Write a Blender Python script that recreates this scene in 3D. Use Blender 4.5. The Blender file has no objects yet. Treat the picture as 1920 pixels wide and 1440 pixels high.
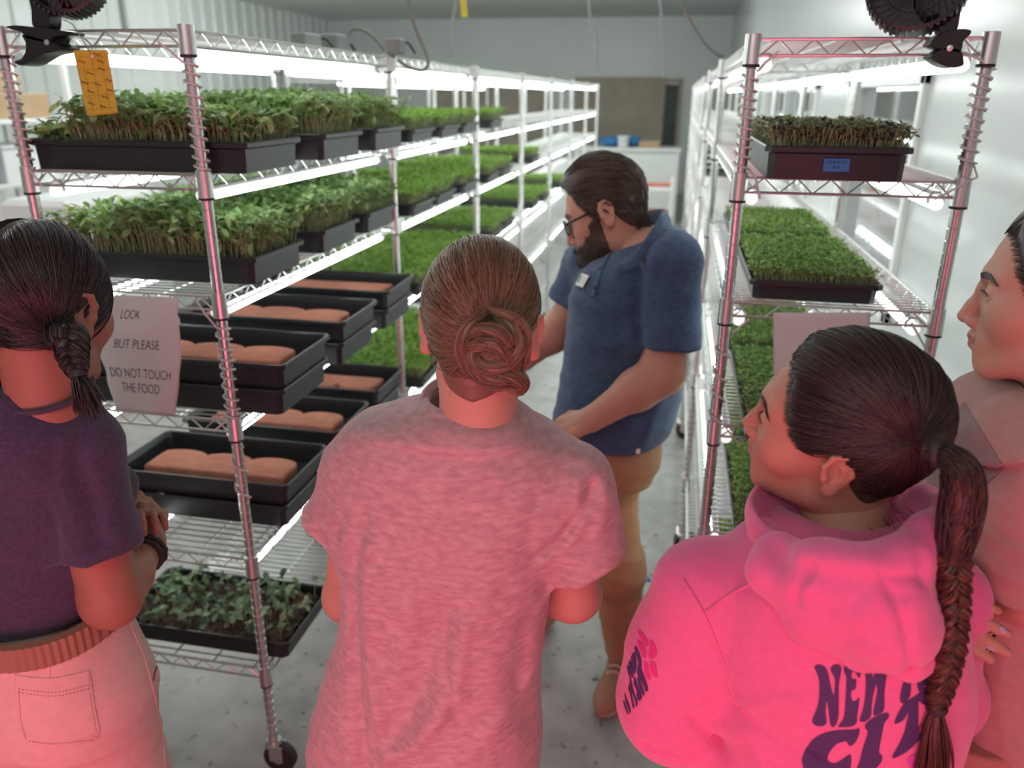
import bpy, math, random
import numpy as np
from mathutils import Vector, Matrix, Quaternion
from mathutils.bvhtree import BVHTree
S = bpy.context.scene
COL = S.collection
PI = math.pi
random.seed(7)
RNG = np.random.default_rng(7)

# ------------------------------------------------------------------ camera
CAMH = 1.80
FPX, PITCH, YAW, ROLL = 1489.0, 0.3489, 0.1966, 0.0057
_cp, _sp, _cy, _sy = math.cos(PITCH), math.sin(PITCH), math.cos(YAW), math.sin(YAW)
_f = Vector((-_sy*_cp, _cy*_cp, -_sp)); _r = Vector((_cy, _sy, 0)); _u = _r.cross(_f)
CR = _r*math.cos(ROLL) + _u*math.sin(ROLL)
CU = _u*math.cos(ROLL) - _r*math.sin(ROLL)
CF = _f
CAMP = Vector((0, 0, CAMH))
cam_data = bpy.data.cameras.new('camera')
cam = bpy.data.objects.new('camera', cam_data); COL.objects.link(cam)
cam_data.sensor_width = 36.0
cam_data.lens = FPX/1920*36.0
cam_data.clip_start = 0.02; cam_data.clip_end = 100
m = Matrix((CR, CU, -CF)).transposed().to_4x4(); m.translation = CAMP
cam.matrix_world = m
cam_data.dof.use_dof = True
cam_data.dof.focus_distance = 1.18
cam_data.dof.aperture_fstop = 3.6
S.camera = cam
S.view_settings.view_transform = 'Standard'
S.view_settings.look = 'None'
S.view_settings.gamma = 1.0
S.view_settings.use_curve_mapping = False
S.view_settings.exposure = 0.0
S.cycles.max_bounces = 8
S.cycles.diffuse_bounces = 4
S.cycles.glossy_bounces = 4
S.cycles.transmission_bounces = 6
S.cycles.transparent_max_bounces = 8
S.cycles.sample_clamp_indirect = 4.0
S.cycles.caustics_reflective = False
S.cycles.caustics_refractive = False
S.cycles.use_denoising = True

# ------------------------------------------------------------------ world and large lights
W = bpy.data.worlds.new('world'); S.world = W; W.use_nodes = True
W.node_tree.nodes['Background'].inputs[0].default_value = (0.75, 0.80, 0.82, 1)
W.node_tree.nodes['Background'].inputs[1].default_value = 0.25

def area_light(name, loc, target, sx, sy, power, color):
    l = bpy.data.lights.new(name, 'AREA'); l.shape = 'RECTANGLE'; l.size = sx; l.size_y = sy
    l.energy = power; l.color = color
    o = bpy.data.objects.new(name, l); COL.objects.link(o); o.location = loc
    o.rotation_euler = (Vector(target)-Vector(loc)).to_track_quat('-Z', 'Y').to_euler()
    return o
# added unseen fill lights under the ceiling, and the pink grow lamps standing behind the photographer
def point_fill(name, loc, power, color, r=0.15):
    l = bpy.data.lights.new(name, 'POINT'); l.energy = power; l.color = color; l.shadow_soft_size = r
    o = bpy.data.objects.new(name, l); COL.objects.link(o); o.location = loc; return o
area_light('added_overhead_fill', (-1.2, 4.5, 3.10), (-1.2, 4.5, 0), 1.2, 5.0, 28, (0.95, 1.0, 0.98))  # added soft fill over the aisle for general brightness
area_light('added_overhead_fill', (-0.6, -1.3, 3.05), (-0.6, 1.0, 1.2), 2.6, 1.2, 28, (1.0, 0.99, 0.97))  # added neutral fill from behind the camera for the near faces
for (x, y) in ((-3.8, 5.0), (-2.6, 9.0), (-5.0, 10.0), (-1.2, 10.6), (-4.2, 1.8)):
    point_fill('added_point_fill', (x, y, 2.72), 52, (0.96, 1.0, 0.98))  # added out-of-view points that brighten the ceiling and back wall
area_light("pink_grow_lamp_light", (-0.15, -0.95, 0.72), (-0.2, 1.2, 0.72), 2.4, 1.1, 44, (1.0, 0.16, 0.27))

def ray(px, py):
    return CF + CR*((px-960)/FPX) + CU*((720-py)/FPX)
def atY(px, py, Y):
    d = ray(px, py); return CAMP + d*(Y/d.y)
def atZ(px, py, Z):
    d = ray(px, py); return CAMP + d*((Z-CAMH)/d.z)
def atX(px, py, X):
    d = ray(px, py); return CAMP + d*(X/d.x)

# ------------------------------------------------------------------ materials
def mat(name, col, rough=0.5, metal=0.0, spec=0.5, var=0.0, scale=30.0, bump=0.0, bscale=None, emit=None, estr=0.0,
        stretch=(1, 1, 1), coat=0.0, sub=0.0, subcol=None, detail=4.0, col2=None, sheen=0.0):
    M = bpy.data.materials.new(name); M.use_nodes = True
    nt = M.node_tree; b = nt.nodes['Principled BSDF']
    b.inputs['Base Color'].default_value = (*col, 1)
    b.inputs['Roughness'].default_value = rough
    b.inputs['Metallic'].default_value = metal
    b.inputs['Specular IOR Level'].default_value = spec
    b.inputs['Coat Weight'].default_value = coat
    if sheen: b.inputs['Sheen Weight'].default_value = sheen
    if sub:
        b.inputs['Subsurface Weight'].default_value = sub
        b.inputs['Subsurface Radius'].default_value = (1.0, 0.35, 0.2)
        b.inputs['Subsurface Scale'].default_value = 0.006
    if emit:
        b.inputs['Emission Color'].default_value = (*emit, 1); b.inputs['Emission Strength'].default_value = estr
    if var or bump or col2:
        tc = nt.nodes.new('ShaderNodeTexCoord'); mp = nt.nodes.new('ShaderNodeMapping')
        mp.inputs['Scale'].default_value = stretch
        nt.links.new(tc.outputs['Object'], mp.inputs[0])
    if var or col2:
        n = nt.nodes.new('ShaderNodeTexNoise'); n.inputs['Scale'].default_value = scale; n.inputs['Detail'].default_value = detail
        nt.links.new(mp.outputs[0], n.inputs['Vector'])
        r = nt.nodes.new('ShaderNodeValToRGB')
        c2 = col2 if col2 else tuple(min(1, c*(1+var)) for c in col)
        c1 = col if col2 else tuple(c*(1-var) for c in col)
        r.color_ramp.elements[0].position = 0.3; r.color_ramp.elements[1].position = 0.7
        r.color_ramp.elements[0].color = (*c1, 1); r.color_ramp.elements[1].color = (*c2, 1)
        nt.links.new(n.outputs['Fac'], r.inputs[0]); nt.links.new(r.outputs[0], b.inputs['Base Color'])
    if bump:
        n2 = nt.nodes.new('ShaderNodeTexNoise'); n2.inputs['Scale'].default_value = bscale or scale; n2.inputs['Detail'].default_value = 3
        nt.links.new(mp.outputs[0], n2.inputs['Vector'])
        bp = nt.nodes.new('ShaderNodeBump'); bp.inputs['Strength'].default_value = bump; bp.inputs['Distance'].default_value = 0.002
        nt.links.new(n2.outputs['Fac'], bp.inputs['Height']); nt.links.new(bp.outputs[0], b.inputs['Normal'])
    return M

# ------------------------------------------------------------------ mesh building
class MB:
    def __init__(s): s.v = []; s.f = []; s.m = []; s.mi = 0
    def add(s, vs, fs):
        o = len(s.v); s.v += [tuple(v) for v in vs]
        for f in fs: s.f.append(tuple(i+o for i in f)); s.m.append(s.mi)
    def box(s, c, d, R=None, taper=1.0):
        x, y, z = d[0]/2, d[1]/2, d[2]/2; vs = []
        for k in (-1, 1):
            t = taper if k < 0 else 1.0
            for a, b in ((-1, -1), (1, -1), (1, 1), (-1, 1)): vs.append(Vector((a*x*t, b*y*t, k*z)))
        if R is not None: vs = [R @ v for v in vs]
        c = Vector(c); vs = [v+c for v in vs]
        s.add(vs, [(3, 2, 1, 0), (4, 5, 6, 7), (0, 1, 5, 4), (1, 2, 6, 5), (2, 3, 7, 6), (3, 0, 4, 7)])
    def rbox(s, c, d, r=0.004, R=None):
        # box with chamfered vertical edges and top/bottom edges
        x, y, z = d[0]/2, d[1]/2, d[2]/2; rings = []
        for zz, i in ((-z, r), (-z+r, 0), (z-r, 0), (z, r)):
            X, Y = x-i, y-i
            rings.append([(X-r, -Y), (X, -Y+r), (X, Y-r), (X-r, Y), (-X+r, Y), (-X, Y-r), (-X, -Y+r), (-X+r, -Y)])
            rings[-1] = [Vector((a, b, zz)) for a, b in rings[-1]]
        vs = [v for q in rings for v in q]
        if R is not None: vs = [R @ v for v in vs]
        c = Vector(c); vs = [v+c for v in vs]
        fs = [tuple(reversed(range(8))), tuple(range(24, 32))]
        for k in range(3):
            for j in range(8): fs.append((k*8+j, k*8+(j+1) % 8, k*8+8+(j+1) % 8, k*8+8+j))
        s.add(vs, fs)
    def tube(s, pts, r, n=8, cap=True, closed=False, flat=None):
        pts = [Vector(p) for p in pts]; N = len(pts)
        rs = r if isinstance(r, (list, tuple, np.ndarray)) else [r]*N
        t0 = (pts[1]-pts[0]).normalized()
        nrm = t0.orthogonal().normalized(); vs = []; pt = t0
        for i in range(N):
            a = pts[i-1] if i > 0 else (pts[-1] if closed else pts[0])
            b = pts[(i+1) % N] if (i < N-1 or closed) else pts[i]
            t = (b-a)
            t = t.normalized() if t.length > 1e-9 else pt
            q = pt.rotation_difference(t); nrm = (q @ nrm); nrm = (nrm - t*nrm.dot(t)).normalized(); pt = t
            bn = t.cross(nrm)
            for k in range(n):
                a2 = 2*PI*k/n
                vs.append(pts[i] + nrm*(math.cos(a2)*rs[i]) + bn*(math.sin(a2)*rs[i]*(flat or 1)))
        fs = []
        for i in range(N if closed else N-1):
            j = (i+1) % N
            for k in range(n): fs.append((i*n+k, i*n+(k+1) % n, j*n+(k+1) % n, j*n+k))
        if cap and not closed:
            fs.append(tuple(reversed(range(n)))); fs.append(tuple(range((N-1)*n, N*n)))
        s.add(vs, fs)
    def cyl(s, a, b, r, n=12, r2=None): s.tube([a, b], [r, r if r2 is None else r2], n)
    def lathe(s, prof, c=(0, 0, 0), n=20, R=None):
        vs = []
        for (r, z) in prof:
            for k in range(n):
                a = 2*PI*k/n; vs.append(Vector((r*math.cos(a), r*math.sin(a), z)))
        if R is not None: vs = [R @ v for v in vs]
        c = Vector(c); vs = [v+c for v in vs]; fs = []
        for i in range(len(prof)-1):
            for k in range(n): fs.append((i*n+k, i*n+(k+1) % n, (i+1)*n+(k+1) % n, (i+1)*n+k))
        fs.append(tuple(reversed(range(n)))); fs.append(tuple(range((len(prof)-1)*n, len(prof)*n)))
        s.add(vs, fs)
    def sphere(s, c, r, n=16, R=None):
        r = r if isinstance(r, (tuple, list)) else (r, r, r); vs = []; h = n//2
        for i in range(h+1):
            t = PI*i/h
            for k in range(n):
                a = 2*PI*k/n; vs.append(Vector((r[0]*math.sin(t)*math.cos(a), r[1]*math.sin(t)*math.sin(a), r[2]*math.cos(t))))
        if R is not None: vs = [R @ v for v in vs]
        c = Vector(c); vs = [v+c for v in vs]; fs = []
        for i in range(h):
            for k in range(n): fs.append((i*n+k, (i+1)*n+k, (i+1)*n+(k+1) % n, i*n+(k+1) % n))
        s.add(vs, fs)
    def mesh(s, name, mats, smooth=False):
        me = bpy.data.meshes.new(name); me.from_pydata(s.v, [], s.f)
        mats = mats if isinstance(mats, (list, tuple)) else [mats]
        for x in mats: me.materials.append(x)
        if len(mats) > 1: me.polygons.foreach_set('material_index', s.m)
        if smooth:
            me.polygons.foreach_set('use_smooth', [True]*len(me.polygons))
            try: me.set_sharp_from_angle(angle=math.radians(40))
            except Exception: pass
        me.update(); return me
    def build(s, name, mats, parent=None, smooth=False, loc=(0, 0, 0)):
        return link(name, s.mesh(name, mats, smooth), parent, loc)

def link(name, me, parent=None, loc=(0, 0, 0)):
    o = bpy.data.objects.new(name, me); COL.objects.link(o); o.location = loc
    if parent is not None: o.parent = parent
    return o
def tag(o, label, cat, group=None, kind=None):
    o['label'] = label; o['category'] = cat
    if group: o['group'] = group
    if kind: o['kind'] = kind
    return o
def thing(name, label, cat, loc=(0, 0, 0), group=None, rz=0.0):
    o = bpy.data.objects.new(name, None); COL.objects.link(o); o.empty_display_size = 0.05
    o.location = loc; o.rotation_euler = (0, 0, rz)
    return tag(o, label, cat, group)
KIDS = {}
def dup(root, label=None, group=None, loc=None, rz=None):
    def rec(o, par):
        c = o.copy(); COL.objects.link(c)
        if par is not None: c.parent = par
        for ch in o.children: rec(ch, c)
        return c
    r = rec(root, None)
    if label: r['label'] = label
    if group: r['group'] = group
    if loc is not None: r.location = loc
    if rz is not None: r.rotation_euler = (0, 0, rz)
    return r
def struct(name, mb, m, smooth=False):
    o = mb.build(name, m, None, smooth); o['kind'] = 'structure'; return o
def np_mesh(name, V, F, mats, midx=None, smooth=False):
    # V (n,3), F (m,k) one polygon size
    me = bpy.data.meshes.new(name); V = np.asarray(V, np.float32); F = np.asarray(F, np.int32)
    k = F.shape[1]; me.vertices.add(len(V)); me.vertices.foreach_set('co', V.ravel())
    me.loops.add(F.size); me.loops.foreach_set('vertex_index', F.ravel())
    me.polygons.add(len(F)); me.polygons.foreach_set('loop_start', np.arange(0, F.size, k, dtype=np.int32))
    me.polygons.foreach_set('loop_total', np.full(len(F), k, np.int32))
    for x in (mats if isinstance(mats, (list, tuple)) else [mats]): me.materials.append(x)
    if midx is not None: me.polygons.foreach_set('material_index', np.asarray(midx, np.int32))
    if smooth: me.polygons.foreach_set('use_smooth', np.ones(len(F), bool))
    me.update(); me.validate(); return me
# ------------------------------------------------------------------ common materials
M_chrome = mat('chrome_wire', (0.70, 0.71, 0.70), rough=0.34, metal=0.92)
M_post = mat('chrome_post', (0.70, 0.69, 0.68), rough=0.27, metal=0.95)
M_black = mat('black_plastic', (0.012, 0.013, 0.015), rough=0.42, spec=0.5)
M_rubber = mat('black_rubber', (0.02, 0.02, 0.02), rough=0.6)
M_tray = mat('tray_black_plastic', (0.018, 0.021, 0.024), rough=0.38, spec=0.55, bump=0.15, bscale=300)
M_tube = mat('lit_tube', (1, 1, 1), emit=(0.93, 1.0, 0.97), estr=6.5)
M_cap = mat('tube_end_cap', (0.85, 0.86, 0.84), rough=0.3, emit=(1.0, 0.99, 0.95), estr=0.9)
M_clear = mat('lamp_bracket_plastic', (0.75, 0.76, 0.75), rough=0.25)
M_cord = mat('white_cord', (0.72, 0.72, 0.70), rough=0.45)
M_gcord = mat('grey_cord', (0.23, 0.25, 0.25), rough=0.5)
M_white = mat('white_enamel', (0.78, 0.80, 0.79), rough=0.35)
M_wallw = mat('white_wall_panel', (0.70, 0.74, 0.72), rough=0.35, var=0.03, scale=2)
M_frp = mat('glossy_white_panel', (0.50, 0.52, 0.515), rough=0.24, var=0.03, scale=1.5, bump=0.25, bscale=7)
M_ceil = mat('ceiling_panel', (0.72, 0.75, 0.73), rough=0.6, var=0.02, scale=1)
M_trim = mat('grey_trim', (0.42, 0.44, 0.43), rough=0.5)
M_beige = mat('beige_sheet_wall', (0.44, 0.385, 0.31), rough=0.6, var=0.1, scale=3)
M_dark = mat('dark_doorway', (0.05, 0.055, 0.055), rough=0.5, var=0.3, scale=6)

def floor_mat():
    M = mat('stained_concrete', (0.30, 0.30, 0.285), rough=0.35)
    nt = M.node_tree; b = nt.nodes['Principled BSDF']
    tc = nt.nodes.new('ShaderNodeTexCoord')
    def noise(sc, det):
        n = nt.nodes.new('ShaderNodeTexNoise'); n.inputs['Scale'].default_value = sc; n.inputs['Detail'].default_value = det
        nt.links.new(tc.outputs['Object'], n.inputs['Vector']); return n
    def ramp(src, p0, p1, c0, c1):
        r = nt.nodes.new('ShaderNodeValToRGB'); e = r.color_ramp.elements
        e[0].position = p0; e[1].position = p1; e[0].color = (*c0, 1); e[1].color = (*c1, 1)
        nt.links.new(src, r.inputs[0]); return r
    base = ramp(noise(1.3, 8).outputs['Fac'], 0.3, 0.72, (0.27, 0.265, 0.25), (0.44, 0.44, 0.42))
    spots = ramp(noise(26, 2).outputs['Fac'], 0.24, 0.36, (0.12, 0.115, 0.11), (1, 1, 1))
    mott = ramp(noise(9, 6).outputs['Fac'], 0.3, 0.6, (0.72, 0.72, 0.72), (1, 1, 1))
    def mul(a, c):
        x = nt.nodes.new('ShaderNodeMix'); x.data_type = 'RGBA'; x.blend_type = 'MULTIPLY'; x.inputs[0].default_value = 1
        nt.links.new(a, x.inputs[6]); nt.links.new(c, x.inputs[7]); return x.outputs[2]
    nt.links.new(mul(mul(base.outputs[0], mott.outputs[0]), spots.outputs[0]), b.inputs['Base Color'])
    return M
M_floor = floor_mat()

XR, XL, YB, YF, ZC = 0.80, -6.85, 16.0, -2.6, 3.15
b = MB(); b.box(((XL+XR)/2, (YB+YF)/2, -0.05), (XR-XL+0.4, YB-YF+0.4, 0.1)); struct('floor', b, M_floor)
b = MB(); b.box(((XL+XR)/2, (YB+YF)/2, ZC+0.05), (XR-XL+0.4, YB-YF+0.4, 0.1)); struct('ceiling', b, M_ceil)
b = MB(); b.box(((XL+XR)/2, YB+0.05, 0.02+ZC/2), (XR-XL, 0.1, ZC)); struct('wall_back', b, M_wallw)
# left wall: ribbed white sheet
b = MB()
y = YF; prof = []
while y < YB:
    prof += [(0, y), (0, y+0.20), (0.025, y+0.22), (0.025, y+0.26), (0, y+0.28)]; y += 0.30
vs = []; fs = []
for k, (dx, yy) in enumerate(prof):
    vs += [(XL+dx, yy, 0), (XL+dx, yy, ZC), ]
for k in range(len(prof)-1): fs.append((2*k, 2*k+2, 2*k+3, 2*k+1))
b.add(vs, fs); b.box((XL-0.06, (YB+YF)/2, ZC/2), (0.1, YB-YF, ZC)); struct('wall_left', b, M_wallw)
b = MB(); b.box((XL+0.05, (YB+YF)/2, 2.15), (0.04, YB-YF, 0.05)); struct('trim_1', b, M_trim)
b = MB()
for y in (3.2, 6.4, 9.6): b.box((XL+0.05, y, 2.65), (0.03, 0.05, 1.0))
struct('trim_2', b, M_trim)
# wall behind the photographer
b = MB(); b.box(((XL+XR)/2, YF-0.05, ZC/2), (XR-XL, 0.1, ZC)); struct('wall_front', b, M_wallw)
# right wall with two window openings
wins = [(3.02, 4.30, 1.02, 1.885), (5.30, 8.60, 1.02, 1.885)]
b = MB(); T = 0.10
def wb(y0, y1, z0, z1): b.box((XR+T/2, (y0+y1)/2, (z0+z1)/2), (T, y1-y0, z1-z0))
wb(YF, YB, 0, wins[0][2]); wb(YF, YB, wins[0][3], ZC)
wb(YF, wins[0][0], wins[0][2], wins[0][3]); wb(wins[0][1], wins[1][0], wins[0][2], wins[0][3]); wb(wins[1][1], YB, wins[0][2], wins[0][3])
struct('wall_right', b, M_frp)
M_glass = mat('window_glass', (0.16, 0.17, 0.175), rough=0.03, spec=1.0, coat=1.0)
M_adj = mat('adjoining_room', (0.30, 0.30, 0.31), rough=0.6, var=0.4, scale=2.5, stretch=(1, 1, 0.6))
for i, (y0, y1, z0, z1) in enumerate(wins):
    w = bpy.data.objects.new('window_%d' % (i+1), None); COL.objects.link(w); w['kind'] = 'structure'; w.location = (XR, (y0+y1)/2, z0)
    b = MB(); L = y1-y0; H = z1-z0; q = 0.045
    b.rbox((0.03, 0, q/2), (0.10, L, q)); b.rbox((0.03, 0, H-q/2), (0.10, L, q))
    b.rbox((0.03, -L/2+q/2, H/2), (0.10, q, H)); b.rbox((0.03, L/2-q/2, H/2), (0.10, q, H))
    if i: b.rbox((0.03, 0, H/2), (0.08, q, H))
    b.build('window_frame', M_white, w)
    b = MB(); b.box((0.045, 0, H/2), (0.008, L-2*q, H-2*q)); b.build('pane', M_glass, w)
# far end: beige sheet wall beside a dark doorway
b = MB(); b.box((-1.16, YB-0.02, 1.06), (1.66, 0.04, 2.14)); struct('wall_back_panel', b, M_beige)
d = bpy.data.objects.new('door_1', None); COL.objects.link(d); d.location = (-0.19, YB-0.02, 0); d['kind'] = 'structure'
b = MB(); b.box((0, 0.0, 1.0), (0.26, 0.03, 2.0)); b.build('door_leaf', M_dark, d)
b = MB(); b.box((-0.15, -0.01, 1.03), (0.05, 0.07, 2.06)); b.box((0.15, -0.01, 1.03), (0.05, 0.07, 2.06)); b.box((0, -0.01, 2.07), (0.36, 0.07, 0.06)); b.build('door_frame', M_beige, d)
b = MB(); b.box((-3.6, YB-0.02, 1.06), (2.4, 0.04, 2.14)); struct('wall_back_panel', b, M_beige)
# ------------------------------------------------------------------ wire racks
RACKL, RACKW = 1.19, 0.432          # post to post, along and across the aisle
PR = 0.0127
def post_mesh(H):
    b = MB(); b.lathe([(PR-0.001, 0.09), (PR, 0.093)] + sum([[(PR, z), (PR-0.0012, z+0.001), (PR-0.0012, z+0.003), (PR, z+0.004)] for z in np.arange(0.12, H-0.02, 0.0254)], []) + [(PR, H-0.004), (PR+0.002, H-0.004), (PR+0.002, H), (0.002, H+0.002)], n=14)
    return b
def caster_mb():
    b = MB()
    b.mi = 0
    b.lathe([(0.010, 0.145), (0.016, 0.10), (0.024, 0.098), (0.024, 0.09), (0.012, 0.088)], n=14)
    for s in (-1, 1): b.box((0.012, s*0.017, 0.068), (0.040, 0.003, 0.050))
    b.box((0.006, 0, 0.090), (0.05, 0.038, 0.005))
    b.mi = 1
    R = Matrix.Rotation(PI/2, 3, 'X')
    b.lathe([(0.012, -0.014), (0.044, -0.014), (0.047, -0.010), (0.047, 0.010), (0.044, 0.014), (0.012, 0.014)], (0.016, 0, 0.048), 20, R)
    b.mi = 0
    b.lathe([(0.004, -0.02), (0.012, -0.019), (0.012, 0.019), (0.004, 0.02)], (0.016, 0, 0.048), 12, R)
    return b
def shelf_mb(L, Wd, fine=True):
    # origin at the middle of the shelf, z = 0 on the deck wires; long side along y
    b = MB(); r = 0.0032; n = 6 if fine else 4
    x, y = Wd/2, L/2; i = 0.016
    for zz in (0.0, -0.030):
        b.tube([(x, -y+i, zz), (x, y-i, zz)], r, n); b.tube([(-x, -y+i, zz), (-x, y-i, zz)], r, n)
        b.tube([(-x+i, -y, zz), (x-i, -y, zz)], r, n); b.tube([(-x+i, y, zz), (x-i, y, zz)], r, n)
    def zig(p, q, k):
        pts = []
        for j in range(2*k+1):
            t = j/(2*k); pts.append(Vector(p).lerp(Vector(q), t) + Vector((0, 0, -0.030*(j % 2 == 0))))
        b.tube(pts, 0.0022, n)
    k = 14 if fine else 10
    zig((x, -y+i, 0), (x, y-i, 0), k); zig((-x, -y+i, 0), (-x, y-i, 0), k)
    zig((-x+i, -y, 0), (x-i, -y, 0), 6); zig((-x+i, y, 0), (x-i, y, 0), 6)
    st = 0.0255 if fine else 0.034
    m = int(2*y/st)
    for j in range(1, m):
        yy = -y + 2*y*j/m
        b.tube([(-x, yy, 0.0), (x, yy, 0.0)], 0.0021, 4, cap=False)
    for xx in (-0.42*Wd/1.0, -0.14*Wd, 0.14*Wd, 0.42*Wd):
        b.tube([(xx, -y, -0.004), (xx, y, -0.004)], 0.0026, 4)
    # corner sleeves round the posts
    for sx in (-1, 1):
        for sy in (-1, 1):
            b.lathe([(PR+0.001, -0.047), (PR+0.005, -0.046), (PR+0.0035, 0.010), (PR+0.001, 0.011)], (sx*x, sy*y, 0), 14)
    return b
def ring_mb():
    b = MB(); b.lathe([(PR, -0.052), (PR+0.0045, -0.0515), (PR+0.0045, -0.046), (PR, -0.0455)], n=14); return b
Z_LEFT = [1.92, 1.635, 1.369, 1.0675, 0.685, 0.345]
Z_RIGHT = [1.9065, 1.640, 1.371, 1.079, 0.792, 0.345]
POSTM = post_mesh(1.905).mesh('post', M_post, True); CASTM = caster_mb().mesh('caster', [M_post, M_rubber], True)
SHF = shelf_mb(RACKL, RACKW, True).mesh('shelf', M_chrome, True); SHC = shelf_mb(RACKL, RACKW, False).mesh('shelf', M_chrome, True)
RINGM = ring_mb().mesh('shelf_clip', M_rubber, True)
def rack(label, x0, y0, zs, posts, fine, group):
    # x0, y0 is the corner post with the smallest x and y
    t = thing('wire_rack', label, 'rack', (x0+RACKW/2, y0+RACKL/2, 0), group)
    for (sx, sy) in posts:
        p = link('post', POSTM, t, (sx*RACKW/2, sy*RACKL/2, zs[0]-1.901)); 
        link('caster', CASTM, t, (sx*RACKW/2, sy*RACKL/2, 0))
    for z in zs:
        s = link('shelf', SHF if fine else SHC, t, (0, 0, z))
        if fine:
            for (sx, sy) in posts: link('shelf_clip', RINGM, s, (sx*RACKW/2, sy*RACKL/2, 0))
    return t
ALL4 = [(-1, -1), (1, -1), (-1, 1), (1, 1)]
LX, LY = -0.989-RACKW, 1.582
RX, RY = 0.1315, 1.778
ORD = ['nearest', 'second', 'third', 'fourth', 'fifth', 'sixth', 'seventh']
NL, NR = 7, 7
PITCHY = 1.22
for k in range(NL):
    ps = ALL4 if k != 1 else [(-1, 1), (1, 1)]
    rack('%s chrome wire rack left of the aisle%s' % (ORD[k], ', carrying the red slabs' if k == 0 else ''), LX, LY+PITCHY*k, Z_LEFT, ps, k < 2, 'wire racks left of the aisle')
for k in range(NR):
    rack('%s chrome wire rack beside the white wall%s' % (ORD[k], ', with a black clip fan on top' if k == 0 else ''), RX, RY+PITCHY*k, Z_RIGHT, ALL4, k < 2, 'wire racks right of the aisle')
for k in range(4):
    rack('%s chrome wire rack in the back row behind the left racks' % ORD[k], -2.95, 6.0+PITCHY*k, Z_LEFT, ALL4, False, 'wire racks of the back row')

# ------------------------------------------------------------------ lamps under the shelves
TL = 1.10
b = MB(); b.lathe([(0.001, -TL/2+0.012), (0.0125, -TL/2+0.013), (0.0125, TL/2-0.013), (0.001, TL/2-0.012)], n=12, R=Matrix.Rotation(PI/2, 3, 'X')); DIFM = b.mesh('diffuser', M_tube, True)
b = MB(); b.lathe([(0.002, 0.0), (0.009, 0.001), (0.0135, 0.006), (0.0142, 0.022), (0.0135, 0.028), (0.012, 0.03)], n=14, R=Matrix.Rotation(-PI/2, 3, 'X')); CAPM = b.mesh('end_cap', M_cap, True)
b = MB(); b.rbox((0, 0, 0.0165), (0.014, TL-0.06, 0.004), 0.001)
BODYM = b.mesh('mounting_rail', M_white)
b = MB(); b.tube([(-0.013, 0, 0.0), (-0.015, 0, 0.012), (-0.006, 0, 0.022), (0.006, 0, 0.022), (0.015, 0, 0.012), (0.013, 0, 0.0)], 0.0035, 6); CLIPM = b.mesh('bracket', M_clear, True)
TIER = ['top', 'second', 'third', 'fourth', 'fifth']
def lamps(x0, y0, zs, who, sides, near, group):
    for ti in range(5):
        for sx, side in sides:
            lab = 'lit white tube lamp under the %s shelf of the %s, %s edge' % (TIER[ti], who, side)
            xx = x0 + (RACKW-0.031 if sx > 0 else 0.031); loc = (xx, y0+RACKL/2-0.02, zs[ti]-0.047)
            if near:
                t = thing('tube_lamp', lab, 'lamp', loc, group)
                link('diffuser', DIFM, t); link('end_cap', CAPM, t, (0, -TL/2, 0)); link('end_cap', CAPM, t, (0, TL/2, 0)).rotation_euler = (0, 0, PI)
                link('mounting_rail', BODYM, t); link('bracket', CLIPM, t, (0, -TL/2+0.02, 0)); link('bracket', CLIPM, t, (0, TL/2-0.02, 0))
            else:
                tag(link('tube_lamp', DIFM, None, loc), lab, 'lamp', group)
for k in range(NL):
    lamps(LX, LY+PITCHY*k, Z_LEFT, '%s left rack' % ORD[k], ((1, 'aisle'), (-1, 'outer')), k < 2, 'tube lamps under the left shelves')
for k in range(NR):
    lamps(RX, RY+PITCHY*k, Z_RIGHT, '%s right rack' % ORD[k], ((-1, 'aisle'), (1, 'wall')), k < 2, 'tube lamps under the right shelves')
for k in range(4):
    lamps(-2.95, 6.0+PITCHY*k, Z_LEFT, '%s back row rack' % ORD[k], ((1, 'aisle'),), False, 'tube lamps of the back row')
# ------------------------------------------------------------------ growing trays
def leaf_mat(name, col, tr=0.35, var=0.25):
    M = mat(name, col, rough=0.45, spec=0.35, var=var, scale=60)
    nt = M.node_tree; b = nt.nodes['Principled BSDF']; out = nt.nodes['Material Output']
    t = nt.nodes.new('ShaderNodeBsdfTranslucent'); mx = nt.nodes.new('ShaderNodeMixShader'); mx.inputs[0].default_value = tr
    src = b.inputs['Base Color'].links[0].from_socket
    nt.links.new(src, t.inputs['Color'])
    nt.links.new(b.outputs[0], mx.inputs[1]); nt.links.new(t.outputs[0], mx.inputs[2]); nt.links.new(mx.outputs[0], out.inputs['Surface'])
    return M
M_stem = leaf_mat('pale_stem', (0.50, 0.58, 0.34), 0.3)
M_leafs = [leaf_mat('sunflower_leaf_mid', (0.24, 0.39, 0.13)), leaf_mat('sunflower_leaf_light', (0.40, 0.55, 0.23)), leaf_mat('sunflower_leaf_dark', (0.14, 0.245, 0.08)), leaf_mat('sunflower_leaf_yellow', (0.40, 0.42, 0.06))]
M_short = [leaf_mat('shoot_leaf_bright', (0.25, 0.46, 0.055)), leaf_mat('shoot_leaf_light', (0.34, 0.54, 0.09)), leaf_mat('shoot_leaf_deep', (0.16, 0.32, 0.04))]
M_pea = [leaf_mat('small_leaf_green', (0.21, 0.36, 0.065)), leaf_mat('small_leaf_light', (0.31, 0.45, 0.10)), leaf_mat('small_leaf_deep', (0.11, 0.20, 0.035))]
M_red = [leaf_mat('purple_leaf', (0.05, 0.04, 0.045)), leaf_mat('olive_leaf', (0.24, 0.25, 0.10)), leaf_mat('grey_green_leaf', (0.17, 0.20, 0.10))]
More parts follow.
